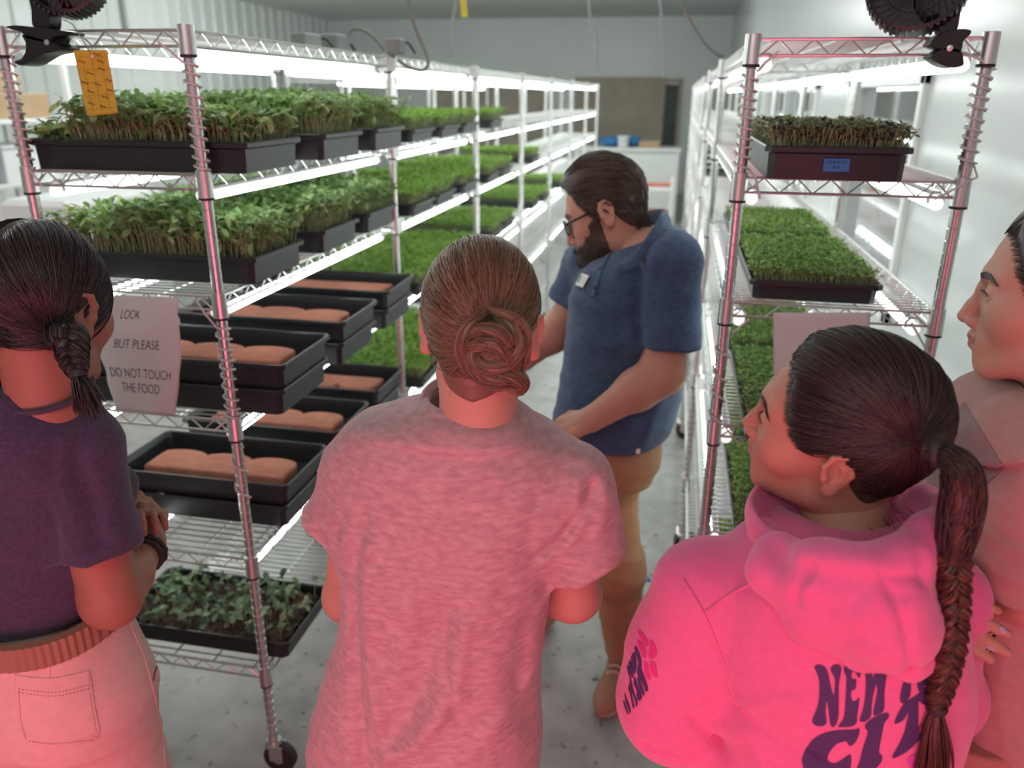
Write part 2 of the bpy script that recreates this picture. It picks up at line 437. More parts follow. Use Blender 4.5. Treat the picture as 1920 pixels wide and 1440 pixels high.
M_herb = [leaf_mat('herb_leaf', (0.16, 0.26, 0.135)), leaf_mat('herb_leaf_pale', (0.29, 0.38, 0.23)), leaf_mat('herb_leaf_dark', (0.06, 0.115, 0.055))]
M_soil = mat('dark_soil', (0.035, 0.026, 0.02), rough=0.95, var=0.6, scale=120, bump=1.0, bscale=180)
M_husk = mat('brown_potting_soil', (0.075, 0.048, 0.036), rough=0.95, var=0.7, scale=90, bump=1.0, bscale=120)

def shoots(name, L, Wd, n, h0, h1, leaf, mats, seed, lean=0.35, nleaf=2, width=0.5, hf=None, stemr=0.0011, big=True, prob=(0.45, 0.3, 0.25), cup=0.25):
    r = np.random.default_rng(seed)
    # jittered grid of roots
    nx = max(2, int(math.sqrt(n*L/Wd))); ny = max(2, n//nx)
    gx, gy = np.meshgrid((np.arange(nx)+0.5)/nx-0.5, (np.arange(ny)+0.5)/ny-0.5); N = gx.size
    x = gx.ravel()*L + r.normal(0, 0.35*L/nx, N); y = gy.ravel()*Wd + r.normal(0, 0.35*Wd/ny, N)
    x = np.clip(x, -L/2, L/2); y = np.clip(y, -Wd/2, Wd/2)
    h = r.uniform(h0, h1, N)
    if hf is not None: h = h*hf(x, y)
    ang = r.uniform(0, 2*PI, N); ln = np.abs(r.normal(0, lean, N))
    ox, oy = np.cos(ang)*ln*h, np.sin(ang)*ln*h
    ox += 0.10*h*np.sign(x)*np.clip(np.abs(x)/(L/2), 0, 1)**3*2.0; oy += 0.10*h*np.sign(y)*np.clip(np.abs(y)/(Wd/2), 0, 1)**3*2.0
    base = np.stack([x, y, np.zeros(N)], 1); tip = np.stack([x+ox, y+oy, h], 1)
    mid = (base+tip)/2 + np.stack([-ox*0.18, -oy*0.18, h*0.06], 1)
    V = []; F = []; MI = []; off = 0
    # stems
    k3 = np.array([[math.cos(a), math.sin(a), 0] for a in (0, 2.1, 4.2)])
    rings = np.stack([base[:, None]+k3*stemr*1.1, mid[:, None]+k3*stemr, tip[:, None]+k3*stemr*0.8], 1).reshape(N, 9, 3)
    V.append(rings.reshape(-1, 3)); q = []
    for a in (0, 1):
        for k in range(3): q.append([a*3+k, a*3+(k+1) % 3, a*3+3+(k+1) % 3, a*3+3+k])
    q = np.array(q); F.append((np.arange(N)[:, None, None]*9 + q).reshape(-1, 4)); MI.append(np.zeros(N*6, int)); off += N*9
    rows = [(0, 0.14), (0.25, 0.85), (0.68, 1.0), (1.0, 0.38)] if big else [(0, 0.15), (0.55, 1.0), (1.0, 0.12)]
    R = len(rows)
    for li in range(nleaf):
        a = ang + li*2*PI/nleaf + r.normal(0, 0.35, N); el = r.normal(0.10, 0.50, N)
        s = leaf*r.uniform(0.7, 1.2, N)
        d = np.stack([np.cos(a)*np.cos(el), np.sin(a)*np.cos(el), np.sin(el)], 1)
        sd = np.stack([-np.sin(a), np.cos(a), r.normal(0, 0.35, N)], 1); sd /= np.linalg.norm(sd, axis=1, keepdims=True)
        up = np.cross(d, sd)
        vs = []
        for (t, w) in rows:
            c = tip + d*(s*t)[:, None] + up*(-(s*cup*t*t))[:, None]
            e = sd*(s*w*width*0.5)[:, None] + up*(s*w*0.09)[:, None]; e2 = -sd*(s*w*width*0.5)[:, None] + up*(s*w*0.09)[:, None]
            vs += [c+e2, c, c+e]
        vs = np.stack(vs, 1); V.append(vs.reshape(-1, 3)); q = []
        for k in range(R-1):
            for j in (0, 1): q.append([k*3+j, k*3+j+1, k*3+j+4, k*3+j+3])
        q = np.array(q); F.append((off + np.arange(N)[:, None, None]*(R*3) + q).reshape(-1, 4))
        ch = r.choice(len(prob), N, p=prob)+1
        MI.append(np.repeat(ch, len(q))); off += N*R*3
    return np_mesh(name, np.concatenate(V), np.concatenate(F), mats, np.concatenate(MI), True)

def tray_mb(L, Wd, H, ribs=True):
    b = MB(); rim = 0.007; tp = 0.975
    def ring(l, w, z, c=0.012):
        x, y = l/2, w/2
        return [Vector(p) for p in ((x-c, -y, z), (x, -y+c, z), (x, y-c, z), (x-c, y, z), (-x+c, y, z), (-x, y-c, z), (-x, -y+c, z), (-x+c, -y, z))]
    li, wi = L-2*rim, Wd-2*rim
    rs = [ring(li*tp, wi*tp, 0.0), ring(li*0.985, wi*0.985, H-0.016), ring(li, wi, H-0.015), ring(L, Wd, H-0.012), ring(L, Wd, H-0.003), ring(L-0.004, Wd-0.004, H),
          ring(li+0.004, wi+0.004, H), ring(li-0.003, wi-0.003, H-0.004), ring(li*0.975, wi*0.975, H-0.017), ring(li*tp-0.006, wi*tp-0.006, 0.003)]
    vs = [v for q in rs for v in q]; fs = [tuple(reversed(range(8)))]
    for k in range(len(rs)-1):
        for j in range(8): fs.append((k*8+j, k*8+(j+1) % 8, k*8+8+(j+1) % 8, k*8+8+j))
    n = len(rs)-1; fs.append(tuple(range(n*8, n*8+8)))
    b.add(vs, fs)
    return b
TRL, TRW = 0.54, 0.28
TRAY_D = tray_mb(TRL, TRW, 0.066).mesh('tray_shell', M_tray); TRAY_S = tray_mb(TRL, TRW, 0.045).mesh('tray_shell', M_tray); TRAY_M = tray_mb(TRL, TRW, 0.055).mesh('tray_shell', M_tray)
def soil_mesh(z, m, amp=0.004):
    r = np.random.default_rng(3); nx, ny = 60, 32; xs = np.linspace(-0.246, 0.246, nx); ys = np.linspace(-0.118, 0.118, ny)
    X, Y = np.meshgrid(xs, ys); Zz = z + r.normal(0, amp, X.shape); V = np.stack([X.ravel(), Y.ravel(), Zz.ravel()], 1)
    i = np.arange(nx*ny).reshape(ny, nx); F = np.stack([i[:-1, :-1].ravel(), i[:-1, 1:].ravel(), i[1:, 1:].ravel(), i[1:, :-1].ravel()], 1)
    return np_mesh('soil', V, F, m, None, True)
SOIL_D = soil_mesh(0.052, M_soil); SOIL_S = soil_mesh(0.033, M_soil)
SOIL_H = soil_mesh(0.036, M_husk, 0.006)
taper = lambda x, y: np.clip((x+0.24)/0.05, 0.25, 1.0)
SUN = [shoots('microgreens', 0.505, 0.245, 1250, 0.048, 0.104, 0.028, [M_stem]+M_leafs, 1, 0.24, prob=(0.44, 0.30, 0.25, 0.01), hf=lambda x, y: np.where(x < -0.165, 0.42, 1.0)*(0.9+0.15*np.sin(9*x+3))),
       shoots('microgreens', 0.505, 0.245, 1250, 0.050, 0.110, 0.027, [M_stem]+M_leafs, 2, 0.24, prob=(0.44, 0.32, 0.22, 0.02)),
       shoots('microgreens', 0.505, 0.245, 1300, 0.045, 0.100, 0.027, [M_stem]+M_leafs, 5, 0.26, prob=(0.42, 0.38, 0.18, 0.02), hf=lambda x, y: 1.0+0.25*np.exp(-((x+0.05)/0.15)**2))]
SHORT = [shoots('microgreens', 0.505, 0.250, 2000, 0.040, 0.060, 0.012, [M_stem]+M_short, 3+i, 0.25, big=False, width=0.8, prob=(0.45, 0.30, 0.25), hf=lambda x, y: 1.0+0.15*np.sin(8*x+i)*np.sin(11*y)) for i in range(2)]
PEA = [shoots('microgreens', 0.505, 0.250, 3600, 0.022, 0.034, 0.0085, [M_stem]+M_pea, 13+i, 0.25, big=False, width=0.85, prob=(0.45, 0.28, 0.27)) for i in range(2)]
REDM = [shoots('microgreens', 0.500, 0.250, 3300, 0.028, 0.060, 0.012, [M_stem]+M_red, 23, 0.2, big=False, width=0.9, prob=(0.34, 0.38, 0.28))]
HERB = [shoots('seedlings', 0.47, 0.22, 105, 0.025, 0.058, 0.023, [M_stem]+M_herb, 31, 0.3, nleaf=4, width=0.75, prob=(0.4, 0.35, 0.25), stemr=0.0016, cup=0.35, hf=lambda x, y: np.where((x+0.02)**2+(y-0.015)**2 < 0.0045, 0.15, 1.0))]
def tray(label, x, y, z, rz, shell, soil, greens, group, part='microgreens'):
    t = thing('growing_tray', label, 'tray', (x, y, z), group, rz)
    link('tray_shell', shell, t); link('soil', soil, t)['kind'] = 'stuff'
    g = link(part, greens, t, (0, 0, 0.048 if shell is TRAY_D else 0.034)); g['kind'] = 'stuff'
    return t
def jit(): return random.uniform(-0.012, 0.012)
WR = 0.0022
zs = [z+WR for z in Z_LEFT]
G1, G2 = 'sunflower shoot trays', 'short bright green shoot trays'
tray('deep black tray of tall sunflower shoots behind the yellow sticky card', -1.168, 1.742, zs[1], 0, TRAY_D, SOIL_D, SUN[0], G1)
tray('deep tray of tall sunflower shoots, middle of three on the upper left deck', -1.165, 2.14, zs[1], 0.0, TRAY_D, SOIL_D, SUN[1], G1)
tray('deep tray of tall sunflower shoots, third back on the upper left deck', -1.165, 2.52, zs[1], 0.0, TRAY_D, SOIL_D, SUN[2], G1)
tray('wide black tray of leafy sunflower shoots above the paper notice', -1.226, 1.832, zs[2], 0, TRAY_D, SOIL_D, SUN[2], G1)
tray('black tray of leafy sunflower shoots, middle one of the deck above the red slabs', -1.232, 2.24, zs[2], 0, TRAY_D, SOIL_D, SUN[1], G1)
tray('black tray of leafy sunflower shoots, hindmost on the deck above the red slabs', -1.235, 2.60, zs[2], 0, TRAY_D, SOIL_D, SUN[2], G1)
PL = {2: 'second', 3: 'third', 4: 'fourth', 5: 'fifth'}
def short_row(rk, tier, ys, dx=0.0, low=1.0):
    for j, yy in enumerate(ys):
        tray('bright green shoot tray, %s shelf of the %s left rack, %s' % (TIER[tier], ORD[rk], ['front one', 'middle one', 'rear one', 'last one'][j]), -1.20+dx+jit(), LY+PITCHY*rk+yy, zs[tier], jit()*0.6, TRAY_S, SOIL_S, SHORT[(j+rk) % 2], G2)
short_row(1, 1, (0.20, 0.56, 0.92)); short_row(1, 2, (0.20, 0.52, 0.95)); short_row(1, 3, (0.20, 0.54, 0.88)); short_row(1, 4, (0.20, 0.52, 0.84))
short_row(2, 1, (0.3,)); short_row(2, 2, (0.2, 0.56)); short_row(2, 3, (0.25, 0.6)); short_row(2, 4, (0.3, 0.8)); short_row(3, 2, (0.3,)); short_row(3, 3, (0.3, 0.7)); short_row(4, 3, (0.4,))

# nested pairs of empty trays, each pressed down by a red concrete slab
M_slab = mat('red_concrete', (0.44, 0.165, 0.11), rough=0.9, spec=0.2, col2=(0.54, 0.23, 0.16), scale=25, bump=0.9, bscale=220)
def edger_mesh():
    b = MB(); L, D, T = 0.43, 0.115, 0.045; n = 48; ch = 0.007
    def outline(i):
        pts = [(-L/2+i, 0+i), (L/2-i, 0+i)]
        for k in range(n+1):
            x = L/2 - L*k/n; u = (x+L/2)/(L/3); f = u-math.floor(u-1e-9) if 0 < u < 3 else (0 if u <= 0 else 1)
            y = D*0.78 + 0.034*math.sqrt(max(0, 1-(2*f-1)**2)) - i
            pts.append((max(-L/2+i, min(L/2-i, x)), y))
        return pts
    rs = [[Vector((x, y-D/2, z)) for x, y in outline(i)] for i, z in ((ch, 0), (0, ch), (0, T-ch), (ch*0.4, T-ch*0.3), (ch, T))]
    m_ = len(rs[0]); vs = [v for r in rs for v in r]; fs = [tuple(reversed(range(m_))), tuple(range(4*m_, 5*m_))]
    for k in range(4):
        for j in range(m_): fs.append((k*m_+j, k*m_+(j+1) % m_, (k+1)*m_+(j+1) % m_, (k+1)*m_+j))
    b.add(vs, fs); return b.mesh('garden_edging_slab', M_slab, True)
EDG = edger_mesh()
def pressed(x, y, z, flip, where, rz=0.0):
    tag(link('empty_tray', TRAY_D, None, (x, y, z)), 'black lower tray under a nested tray, %s' % where, 'tray', 'nested black trays').rotation_euler = (0, 0, rz*0.5)
    tag(link('empty_tray', TRAY_D, None, (x+0.006, y+0.006, z+0.062)), 'black upper tray holding a red slab, %s' % where, 'tray', 'nested black trays').rotation_euler = (0, 0, rz)
    e = tag(link('garden_edging_slab', EDG, None, (x+0.01, y, z+0.0655)), 'red scalloped concrete slab in its tray, %s' % where, 'slab', 'red scalloped slabs'); e.rotation_euler = (0, 0, rz + (PI if flip else 0))
z4, z5 = zs[3], zs[4]
pressed(-1.150, 1.764, z4, False, 'level with the foot of the notice')
pressed(-1.160, 2.15, z4, False, 'second back on the shelf behind the notice')
pressed(-1.165, 2.53, z4, True, 'third back on the shelf behind the notice')
pressed(-1.235, 1.876, z5, False, 'front of the fifth shelf')
pressed(-1.245, 2.24, z5, False, 'middle of the fifth shelf')
pressed(-1.25, 2.61, z5, True, 'rear of the fifth shelf')
tray('shallow black tray of young leafy seedlings in dark soil on the lowest left shelf', -1.205, 1.76, zs[5], 0, TRAY_M, SOIL_H, HERB[0], 'seedling trays', 'seedlings')
tote = thing('storage_tote', 'white plastic tote with blue marks on the low shelf of second left rack', 'bin', (-1.2, 3.30, zs[5]))
M_tote = mat('white_tote_plastic', (0.72, 0.75, 0.75), rough=0.3); M_blue = mat('blue_plastic', (0.03, 0.17, 0.42), rough=0.4)
b = MB(); b.rbox((0, 0, 0.11), (0.38, 0.60, 0.22), 0.02); b.build('tote_body', M_tote, tote)
b = MB(); b.rbox((0, 0, 0.228), (0.41, 0.63, 0.025), 0.012); b.build('tote_lid', M_tote, tote)
b = MB(); b.rbox((0.191, -0.1, 0.12), (0.006, 0.16, 0.08), 0.002); b.build('label_patch', M_blue, tote)

M_tape = mat('blue_tape', (0.045, 0.20, 0.50), rough=0.6); M_ink = mat('ink', (0.01, 0.012, 0.02), rough=0.7)
# right-hand rack
zr = [z+WR for z in Z_RIGHT]
t = tray('black tray of purple and olive shoots with a blue tape label', 0.312, 1.995, zr[1], PI/2, TRAY_D, SOIL_D, REDM[0], 'purple shoot trays')
# tape is on the short end that faces the camera: local -x side
b = MB(); b.rbox((-0.2628, 0.0, 0.030), (0.0030, 0.050, 0.026), 0.0010); tp = b.build('tape_label', M_tape, t)
b = MB()
for j, (yy, w, zz) in enumerate(((0.014, 0.010, 0.035), (0.004, 0.007, 0.034), (-0.004, 0.006, 0.035), (-0.013, 0.009, 0.0345), (0.004, 0.006, 0.025), (-0.004, 0.005, 0.025))):
    b.tube([(-0.2646, yy+w/2, zz), (-0.2646, yy+w/4, zz+0.004), (-0.2646, yy, zz-0.002), (-0.2646, yy-w/4, zz+0.003), (-0.2646, yy-w/2, zz)], 0.0006, 4)
b.build('handwriting', M_ink, tp)
G3 = 'low green shoot trays of the right rack'
tray('black tray of dense short green shoots on the third shelf, right rack front', 0.318, 2.075, zr[2], PI/2, TRAY_S, SOIL_S, PEA[0], G3)
tray('black tray of dense short green shoots behind the front one on the right third shelf', 0.316, 2.665, zr[2], PI/2+0.01, TRAY_S, SOIL_S, PEA[1], G3)
tray('black tray of short green shoots below the pink paper, front one', 0.325, 1.955, zr[3], PI/2, TRAY_S, SOIL_S, PEA[1], G3)
tray('black tray of short green shoots below the pink paper, rear one', 0.322, 2.53, zr[3], PI/2, TRAY_S, SOIL_S, PEA[0], G3)
tray('black tray of short green shoots on the fifth right shelf, nearest one', 0.335, 1.95, zr[4], PI/2, TRAY_S, SOIL_S, PEA[0], G3)
tray('black tray of short green shoots on the fifth right shelf, rear one', 0.33, 2.52, zr[4], PI/2, TRAY_S, SOIL_S, PEA[1], G3)
tray('black tray of short green shoots on the lowest right shelf', 0.33, 2.30, zr[5], PI/2, TRAY_S, SOIL_S, PEA[0], G3)
tray('tray of green shoots low on the second right rack, behind the man', 0.32, 3.5, zr[4], PI/2, TRAY_S, SOIL_S, SHORT[0], G3)
c = thing('crate', 'black slatted crate on the third shelf of the right racks, behind the man', 'crate', (0.34, 5.0, zr[2]))
b = MB(); b.rbox((0, 0, 0.006), (0.36, 0.46, 0.012)); b.build('crate_base', M_black, c)
b = MB()
for zz in (0.03, 0.065, 0.10, 0.135, 0.17):
    for s in (-1, 1): b.box((s*0.178, 0, zz), (0.006, 0.46, 0.02)); b.box((0, s*0.228, zz), (0.36, 0.006, 0.02))
for sx in (-1, 1):
    for sy in (-1, 1): b.box((sx*0.178, sy*0.226, 0.095), (0.012, 0.012, 0.18))
b.build('crate_sides', M_black, c)

# ------------------------------------------------------------------ cords wound round the posts
def helix(x, y, z0, z1, turns, start, lead0=None, lead1=None, r=PR+0.0032, wob=0.3, seed=0):
    rr = random.Random(seed); n = int(turns*14); pts = []
    if lead0: pts += [Vector(p) for p in lead0]
    for i in range(n+1):
        t = i/n; a = start + 2*PI*turns*t
        tt = t + wob*0.03*math.sin(2*PI*t*2.3+seed)
        pts.append(Vector((x+r*math.cos(a)*(1+0.12*math.sin(3.1*i)), y+r*math.sin(a), z0+(z1-z0)*min(1, max(0, tt)))))
    if lead1: pts += [Vector(p) for p in lead1]
    return pts
def cord(label, pts, m=None, r=0.0024, group='lamp cords wound round posts', cat='cord', name='lamp_cord'):
    b = MB(); b.tube(pts, r, 7); o = b.build(name, m or M_cord, None, True); tag(o, label, cat, group); return o
AX, AY, FX, GX, GY, HX = -0.989, 1.582, -0.989-RACKW, RX, RY, RX+RACKW
Zt = [z-0.052 for z in Z_LEFT]
cord('white cord wound round the far left corner post below the fan', helix(FX, AY, Zt[0]-0.01, Zt[1]+0.07, 10.5, 0, [(FX+0.05, AY-0.01, Zt[0]+0.02), (FX+0.025, AY-0.012, Zt[0]+0.008)], [(FX+0.02, AY-0.012, Zt[1]+0.05), (FX+0.04, AY-0.01, Zt[1]+0.02)], seed=1))
cord('white cord wound round the near left post, beside the yellow sticky card', helix(AX, AY, Zt[0]-0.005, Zt[1]+0.062, 10.5, 3.6, [(AX-0.06, AY-0.01, Zt[0]+0.03), (AX-0.03, AY-0.016, Zt[0]+0.012)], [(AX-0.018, AY-0.012, Zt[1]+0.05), (AX-0.04, AY-0.01, Zt[1]+0.02)], seed=2))
cord('white cord wound round the near left post, beside the red slabs', helix(AX, AY, Zt[2]-0.012, Zt[3]+0.058, 9.5, 3.6, [(AX-0.05, AY-0.008, Zt[2]+0.04), (AX-0.03, AY-0.014, Zt[2]+0.015)], [(AX-0.02, AY-0.013, Zt[3]+0.05), (AX-0.05, AY-0.01, Zt[3]+0.025)], seed=3))
cord('white cord wound round the near left post, below the front slab tray', helix(AX, AY, Zt[3]-0.02, Zt[3]-0.16, 2.0, 1.0, seed=4))
Zq = [z-0.052 for z in Z_RIGHT]
cord('white cord wound round the inner post of the right rack, top bay', helix(GX, GY, Zq[0]-0.006, Zq[1]+0.07, 10.0, 0.2, [(GX+0.05, GY-0.012, Zq[0]+0.03), (GX+0.025, GY-0.014, Zq[0]+0.008)], [(GX+0.03, GY-0.014, Zq[1]+0.055), (GX+0.045, GY-0.01, Zq[1]+0.01)], seed=5))
cord('white cord wound round the outer post of the right rack, top bay', helix(HX, GY, Zq[0]-0.012, Zq[1]+0.09, 8.5, 3.4, [(HX-0.06, GY-0.01, Zq[0]+0.03), (HX-0.02, GY-0.016, Zq[0]+0.015), (HX+0.016, GY-0.01, Zq[0]-0.004)], [(HX+0.02, GY-0.014, Zq[1]+0.065), (HX-0.02, GY-0.018, Zq[1]+0.04), (HX-0.05, GY-0.012, Zq[1]+0.02)], seed=6))
cord('white cord loosely wound round the inner post below the pink paper', helix(GX, GY, Zq[2]-0.03, Zq[3]+0.075, 3.6, 0.4, [(GX+0.05, GY-0.012, Zq[2]+0.02), (GX+0.02, GY-0.016, Zq[2]-0.01)], [(GX+0.02, GY-0.018, Zq[3]+0.055), (GX+0.05, GY-0.012, Zq[3]+0.02), (GX+0.06, GY-0.008, Zq[3]+0.008)], seed=7, wob=0.8))
cord('white cord hanging in a loop on the outer post below the pink paper', [(HX-0.05, GY-0.012, Zq[2]+0.03), (HX-0.01, GY-0.022, Zq[2]-0.03), (HX+0.018, GY-0.016, Zq[2]-0.08), (HX+0.02, GY-0.016, Zq[2]-0.11), (HX-0.005, GY-0.018, Zq[2]-0.16)])

# grey supply cables from the ceiling
def sag(pts, n=10):
    out = []
    P = [Vector(p) for p in pts]; P = [P[0]*2-P[1]] + P + [P[-1]*2-P[-2]]
    for i in range(1, len(P)-2):
        for k in range(n):
            t = k/n; a, b_, c, d = P[i-1:i+3]
            out.append(0.5*((2*b_) + (c-a)*t + (2*a-5*b_+4*c-d)*t*t + (3*b_-a-3*c+d)*t**3))
    out.append(P[-2]); return out
def up_to(p): return Vector((p.x-0.02, p.y, ZC))
c1 = [atY(*q, 2.78) for q in ((765, 0), (778, 50), (798, 100), (802, 122), (790, 132), (765, 125), (745, 112))]
GC = 'supply cables from the ceiling'
cord('grey supply cable dropping from the ceiling to the second left post', sag([up_to(c1[0]), c1[0]+Vector((-0.008, 0, 0.5)), c1[0]+Vector((-0.006, 0, 0.12))]+c1), M_gcord, 0.006, GC, 'cable', 'supply_cable')
c2 = [atY(*q, 2.95) for q in ((1278, 0), (1295, 40), (1322, 82), (1345, 102), (1358, 106))]
cord('grey supply cable dropping from the ceiling to the right racks', sag([up_to(c2[0]), c2[0]+Vector((-0.02, 0, 0.5)), c2[0]+Vector((-0.015, 0, 0.10))]+c2), M_gcord, 0.006, GC, 'cable', 'supply_cable')
c3 = [atY(*q, 2.7) for q in ((740, 108), (722, 95), (700, 70), (680, 56), (662, 55), (652, 68), (650, 84), (644, 80), (622, 64), (604, 72), (590, 90))]
cord('dark cable looping over the top of the left rack', sag(c3), M_gcord, 0.006, GC, 'cable', 'supply_cable')
for (q, Y, lab) in ((((1105, 0), (1108, 40), (1118, 70), (1118, 140)), 7.5, 'faint grey cable hanging above the doorway'), (((1238, 0), (1243, 60), (1246, 145)), 7.2, 'straight grey cable hanging near the right racks'), (((855, 0), (850, 30), (845, 60), (846, 110)), 5.0, 'thin grey cable hanging beside the small yellow card')):
    p = [atY(*u, Y) for u in q]; cord(lab, sag([up_to(p[0]), p[0]+Vector((-0.01, 0, 0.12))]+p), M_gcord if Y < 6 else M_gcord, 0.012 if Y > 6 else 0.008, GC, 'cable', 'supply_cable')
for (q, d, lab) in (((622, 78, 2.66), (0.09, 0.11, 0.06), 'dark adapter block lying on the left rack top, nearest of three'), ((575, 85, 2.45), (0.05, 0.12, 0.05), 'dark adapter block lying on the left rack top, by the cable loop'), ((742, 108, 2.70), (0.05, 0.07, 0.05), 'dark plug at the post where the cables meet')):
    p = atY(*q); t = thing('power_adapter', lab, 'adapter', (p.x, p.y, Z_LEFT[0]+0.003), 'adapters on the rack top')
    b = MB(); b.rbox((0, 0, d[2]/2), d, 0.006); b.build('adapter_body', M_gcord, t)
    b = MB(); b.tube(sag([(0, d[1]/2, d[2]/2), (0.02, d[1]/2+0.03, d[2]/2+0.015), (0.03, d[1]/2+0.08, 0.01)], 6), 0.004, 6); b.build('lead', M_rubber, t)
sc_ = atZ(1215, 1087, 0.0); b = MB(); b.rbox((0, 0, 0.004), (0.018, 0.022, 0.008), 0.002, Matrix.Rotation(0.5, 3, 'Z')); tag(b.build('plastic_scrap', M_tape, None, False, (sc_.x, sc_.y, 0)), 'tiny blue scrap lying on the concrete floor beside the man', 'scrap')

# ------------------------------------------------------------------ notices
M_paper = mat('notice_paper', (0.74, 0.70, 0.69), rough=0.7, var=0.03, scale=14)
M_print = mat('grey_print', (0.10, 0.10, 0.105), rough=0.8)
def sheet(name, P, nu, nv, m, label, cat, loc):
    # P(u, v) -> point in metres; a thin solid sheet
    b = MB(); vs = []
    for j in range(nv+1):
        for i in range(nu+1): vs.append(Vector(P(i/nu, j/nv)))
    fs = [(j*(nu+1)+i, j*(nu+1)+i+1, (j+1)*(nu+1)+i+1, (j+1)*(nu+1)+i) for j in range(nv) for i in range(nu)]
    b.add(vs, fs); o = b.build(name, m, None, True, loc)
    md = o.modifiers.new('thickness', 'SOLIDIFY'); md.thickness = 0.0006; md.offset = 1.0
    return tag(o, label, cat)
PY0 = LY - 0.012
outl = [(0.0, 213, 333), (0.12, 207, 333), (0.35, 190, 338), (0.48, 185, 340), (0.7, 200, 336), (1.0, 216, 329)]
def paper_P(u, v):
    for k in range(len(outl)-1):
        if v <= outl[k+1][0]+1e-9:
            t = (v-outl[k][0])/(outl[k+1][0]-outl[k][0]); t = t*t*(3-2*t)
            l = outl[k][1]*(1-t)+outl[k+1][1]*t; r = outl[k][2]*(1-t)+outl[k+1][2]*t; break
    w = (r-l)/155.0
    py = 553 + (216 + 12*u)*v
    bow = (0.012*math.sin(PI*u) + 0.010*(1-w)*4*abs(u-0.5))*min(1, v*3)
    return atY(l+(r-l)*u, py + 5*u*(1-v), PY0 - 0.006 - bow - 0.010*math.sin(PI*v) + 0.004*math.sin(9*u+5*v)*v)
note = sheet('paper_notice', paper_P, 24, 30, M_paper, 'printed paper notice hanging from the wire shelf of the left rack', 'notice', (0, 0, 0))
dg = bpy.context.evaluated_depsgraph_get()
def text_mesh(s, size, wd=0.0):
    cu = bpy.data.curves.new('txt', 'FONT'); cu.body = s; cu.size = size; cu.align_x = 'CENTER'; cu.space_character = 1.0; cu.resolution_u = 4; cu.offset = wd
    o = bpy.data.objects.new('txt', cu); COL.objects.link(o); bpy.context.view_layer.update()
    me = bpy.data.meshes.new_from_object(o.evaluated_get(bpy.context.evaluated_depsgraph_get())); bpy.data.objects.remove(o); return me
def drape(me, f):
    import bmesh
    bm = bmesh.new(); bm.from_mesh(me); bmesh.ops.triangulate(bm, faces=bm.faces[:]); bmesh.ops.subdivide_edges(bm, edges=bm.edges[:], cuts=1)
    vs = [Vector(f(v.co.x, v.co.y)) for v in bm.verts]; 
    fs = [tuple(v.index for v in p.verts) for p in bm.faces]; bm.free(); return vs, fs
b = MB()
for (s, cu_, cv, wf, hf_) in (('LOOK', 0.31, 0.172, 0.275, 0.080), ('BUT PLEASE', 0.455, 0.425, 0.555, 0.080), ('DO NOT TOUCH', 0.475, 0.675, 0.815, 0.080), ('THE FOOD', 0.465, 0.80, 0.535, 0.080)):
    me = text_mesh(s, 1.0, -0.012); xs = [v.co.x for v in me.vertices]; W0 = max(xs)-min(xs)
    def f(x, y):
        u = cu_ + x/W0*wf; v = cv + 0.026 - y/0.72*hf_*1.05
        return paper_P(min(1, max(0, u)), min(1, max(0, v))) + Vector((0, -0.0012, 0))
    vs, fs = drape(me, f); b = MB(); b.add(vs, fs); b.build('lettering', M_print, note)
QY = RY - 0.012
def paper2_P(u, v):
    l = 1450 + 0*v; r = 1632 - 6*v
    return atY(l+(r-l)*u, 586+170*v, QY - 0.006 - 0.006*math.sin(PI*u*2.2)*v)
sheet('paper_notice', paper2_P, 16, 16, M_paper, 'pale paper notice on the right rack, behind the girl in the hoodie', 'notice', (0, 0, 0))
# yellow sticky card
M_card = mat('yellow_sticky_card', (0.62, 0.47, 0.04), rough=0.45, var=0.06, scale=40)
M_cardink = mat('brown_print', (0.20, 0.10, 0.01), rough=0.6)
CY0 = 1.52
cpx = [(137, 94), (201, 94), (221, 212), (164, 218)]
def card_P(u, v):
    a = Vector((*cpx[0], 0)).lerp(Vector((*cpx[1], 0)), u); c = Vector((*cpx[3], 0)).lerp(Vector((*cpx[2], 0)), u); q = a.lerp(c, v)
    return atY(q.x, q.y, CY0 + 0.006*math.sin(PI*v*1.1) + 0.004*u)
card = sheet('sticky_card', card_P, 10, 16, M_card, 'yellow sticky insect card hanging from the left rack below the fan', 'card', (0, 0, 0))
b = MB()
def cp(u, v): return card_P(u, v) + Vector((0, -0.0010, 0))
for v in (0.10, 0.30, 0.50, 0.70, 0.90):
    k = 0.03
    while k < 0.95: b.tube([cp(k, v), cp(k+0.035, v)], 0.0004, 4); k += 0.07
for u in (0.22, 0.5, 0.78):
    k = 0.04
    while k < 0.95: b.tube([cp(u, k), cp(u, k+0.02)], 0.0004, 4); k += 0.04
for (u, v) in ((0.12, 0.16), (0.6, 0.05), (0.68, 0.16), (0.3, 0.34), (0.66, 0.28), (0.08, 0.48), (0.46, 0.52), (0.84, 0.46), (0.2, 0.62), (0.62, 0.72), (0.14, 0.8), (0.5, 0.86), (0.82, 0.62)):
    b.tube([cp(u, v), cp(min(0.98, u+0.17), v+0.035)], 0.0011, 4); b.sphere(cp(u, v), 0.0017, 6)
b.build('printed_pattern', M_cardink, card)
b = MB(); b.lathe([(0.0005, 0), (0.0032, 0), (0.0032, 0.001), (0.0005, 0.001)], card_P(0.54, 0.1)+Vector((0, -0.0008, 0)), 12, Matrix.Rotation(PI/2, 3, 'X')); b.build('punched_hole', M_white, card)
b = MB(); b.tube(sag([atY(112, 35, 1.53), atY(135, 45, 1.525), (atY(152, 70, 1.522)), atY(163, 88, 1.52), card_P(0.5, 0.03)], 5), 0.0011, 6); b.build('wire_hook', M_gcord, card)
p0 = atY(868, 0, 4.6)
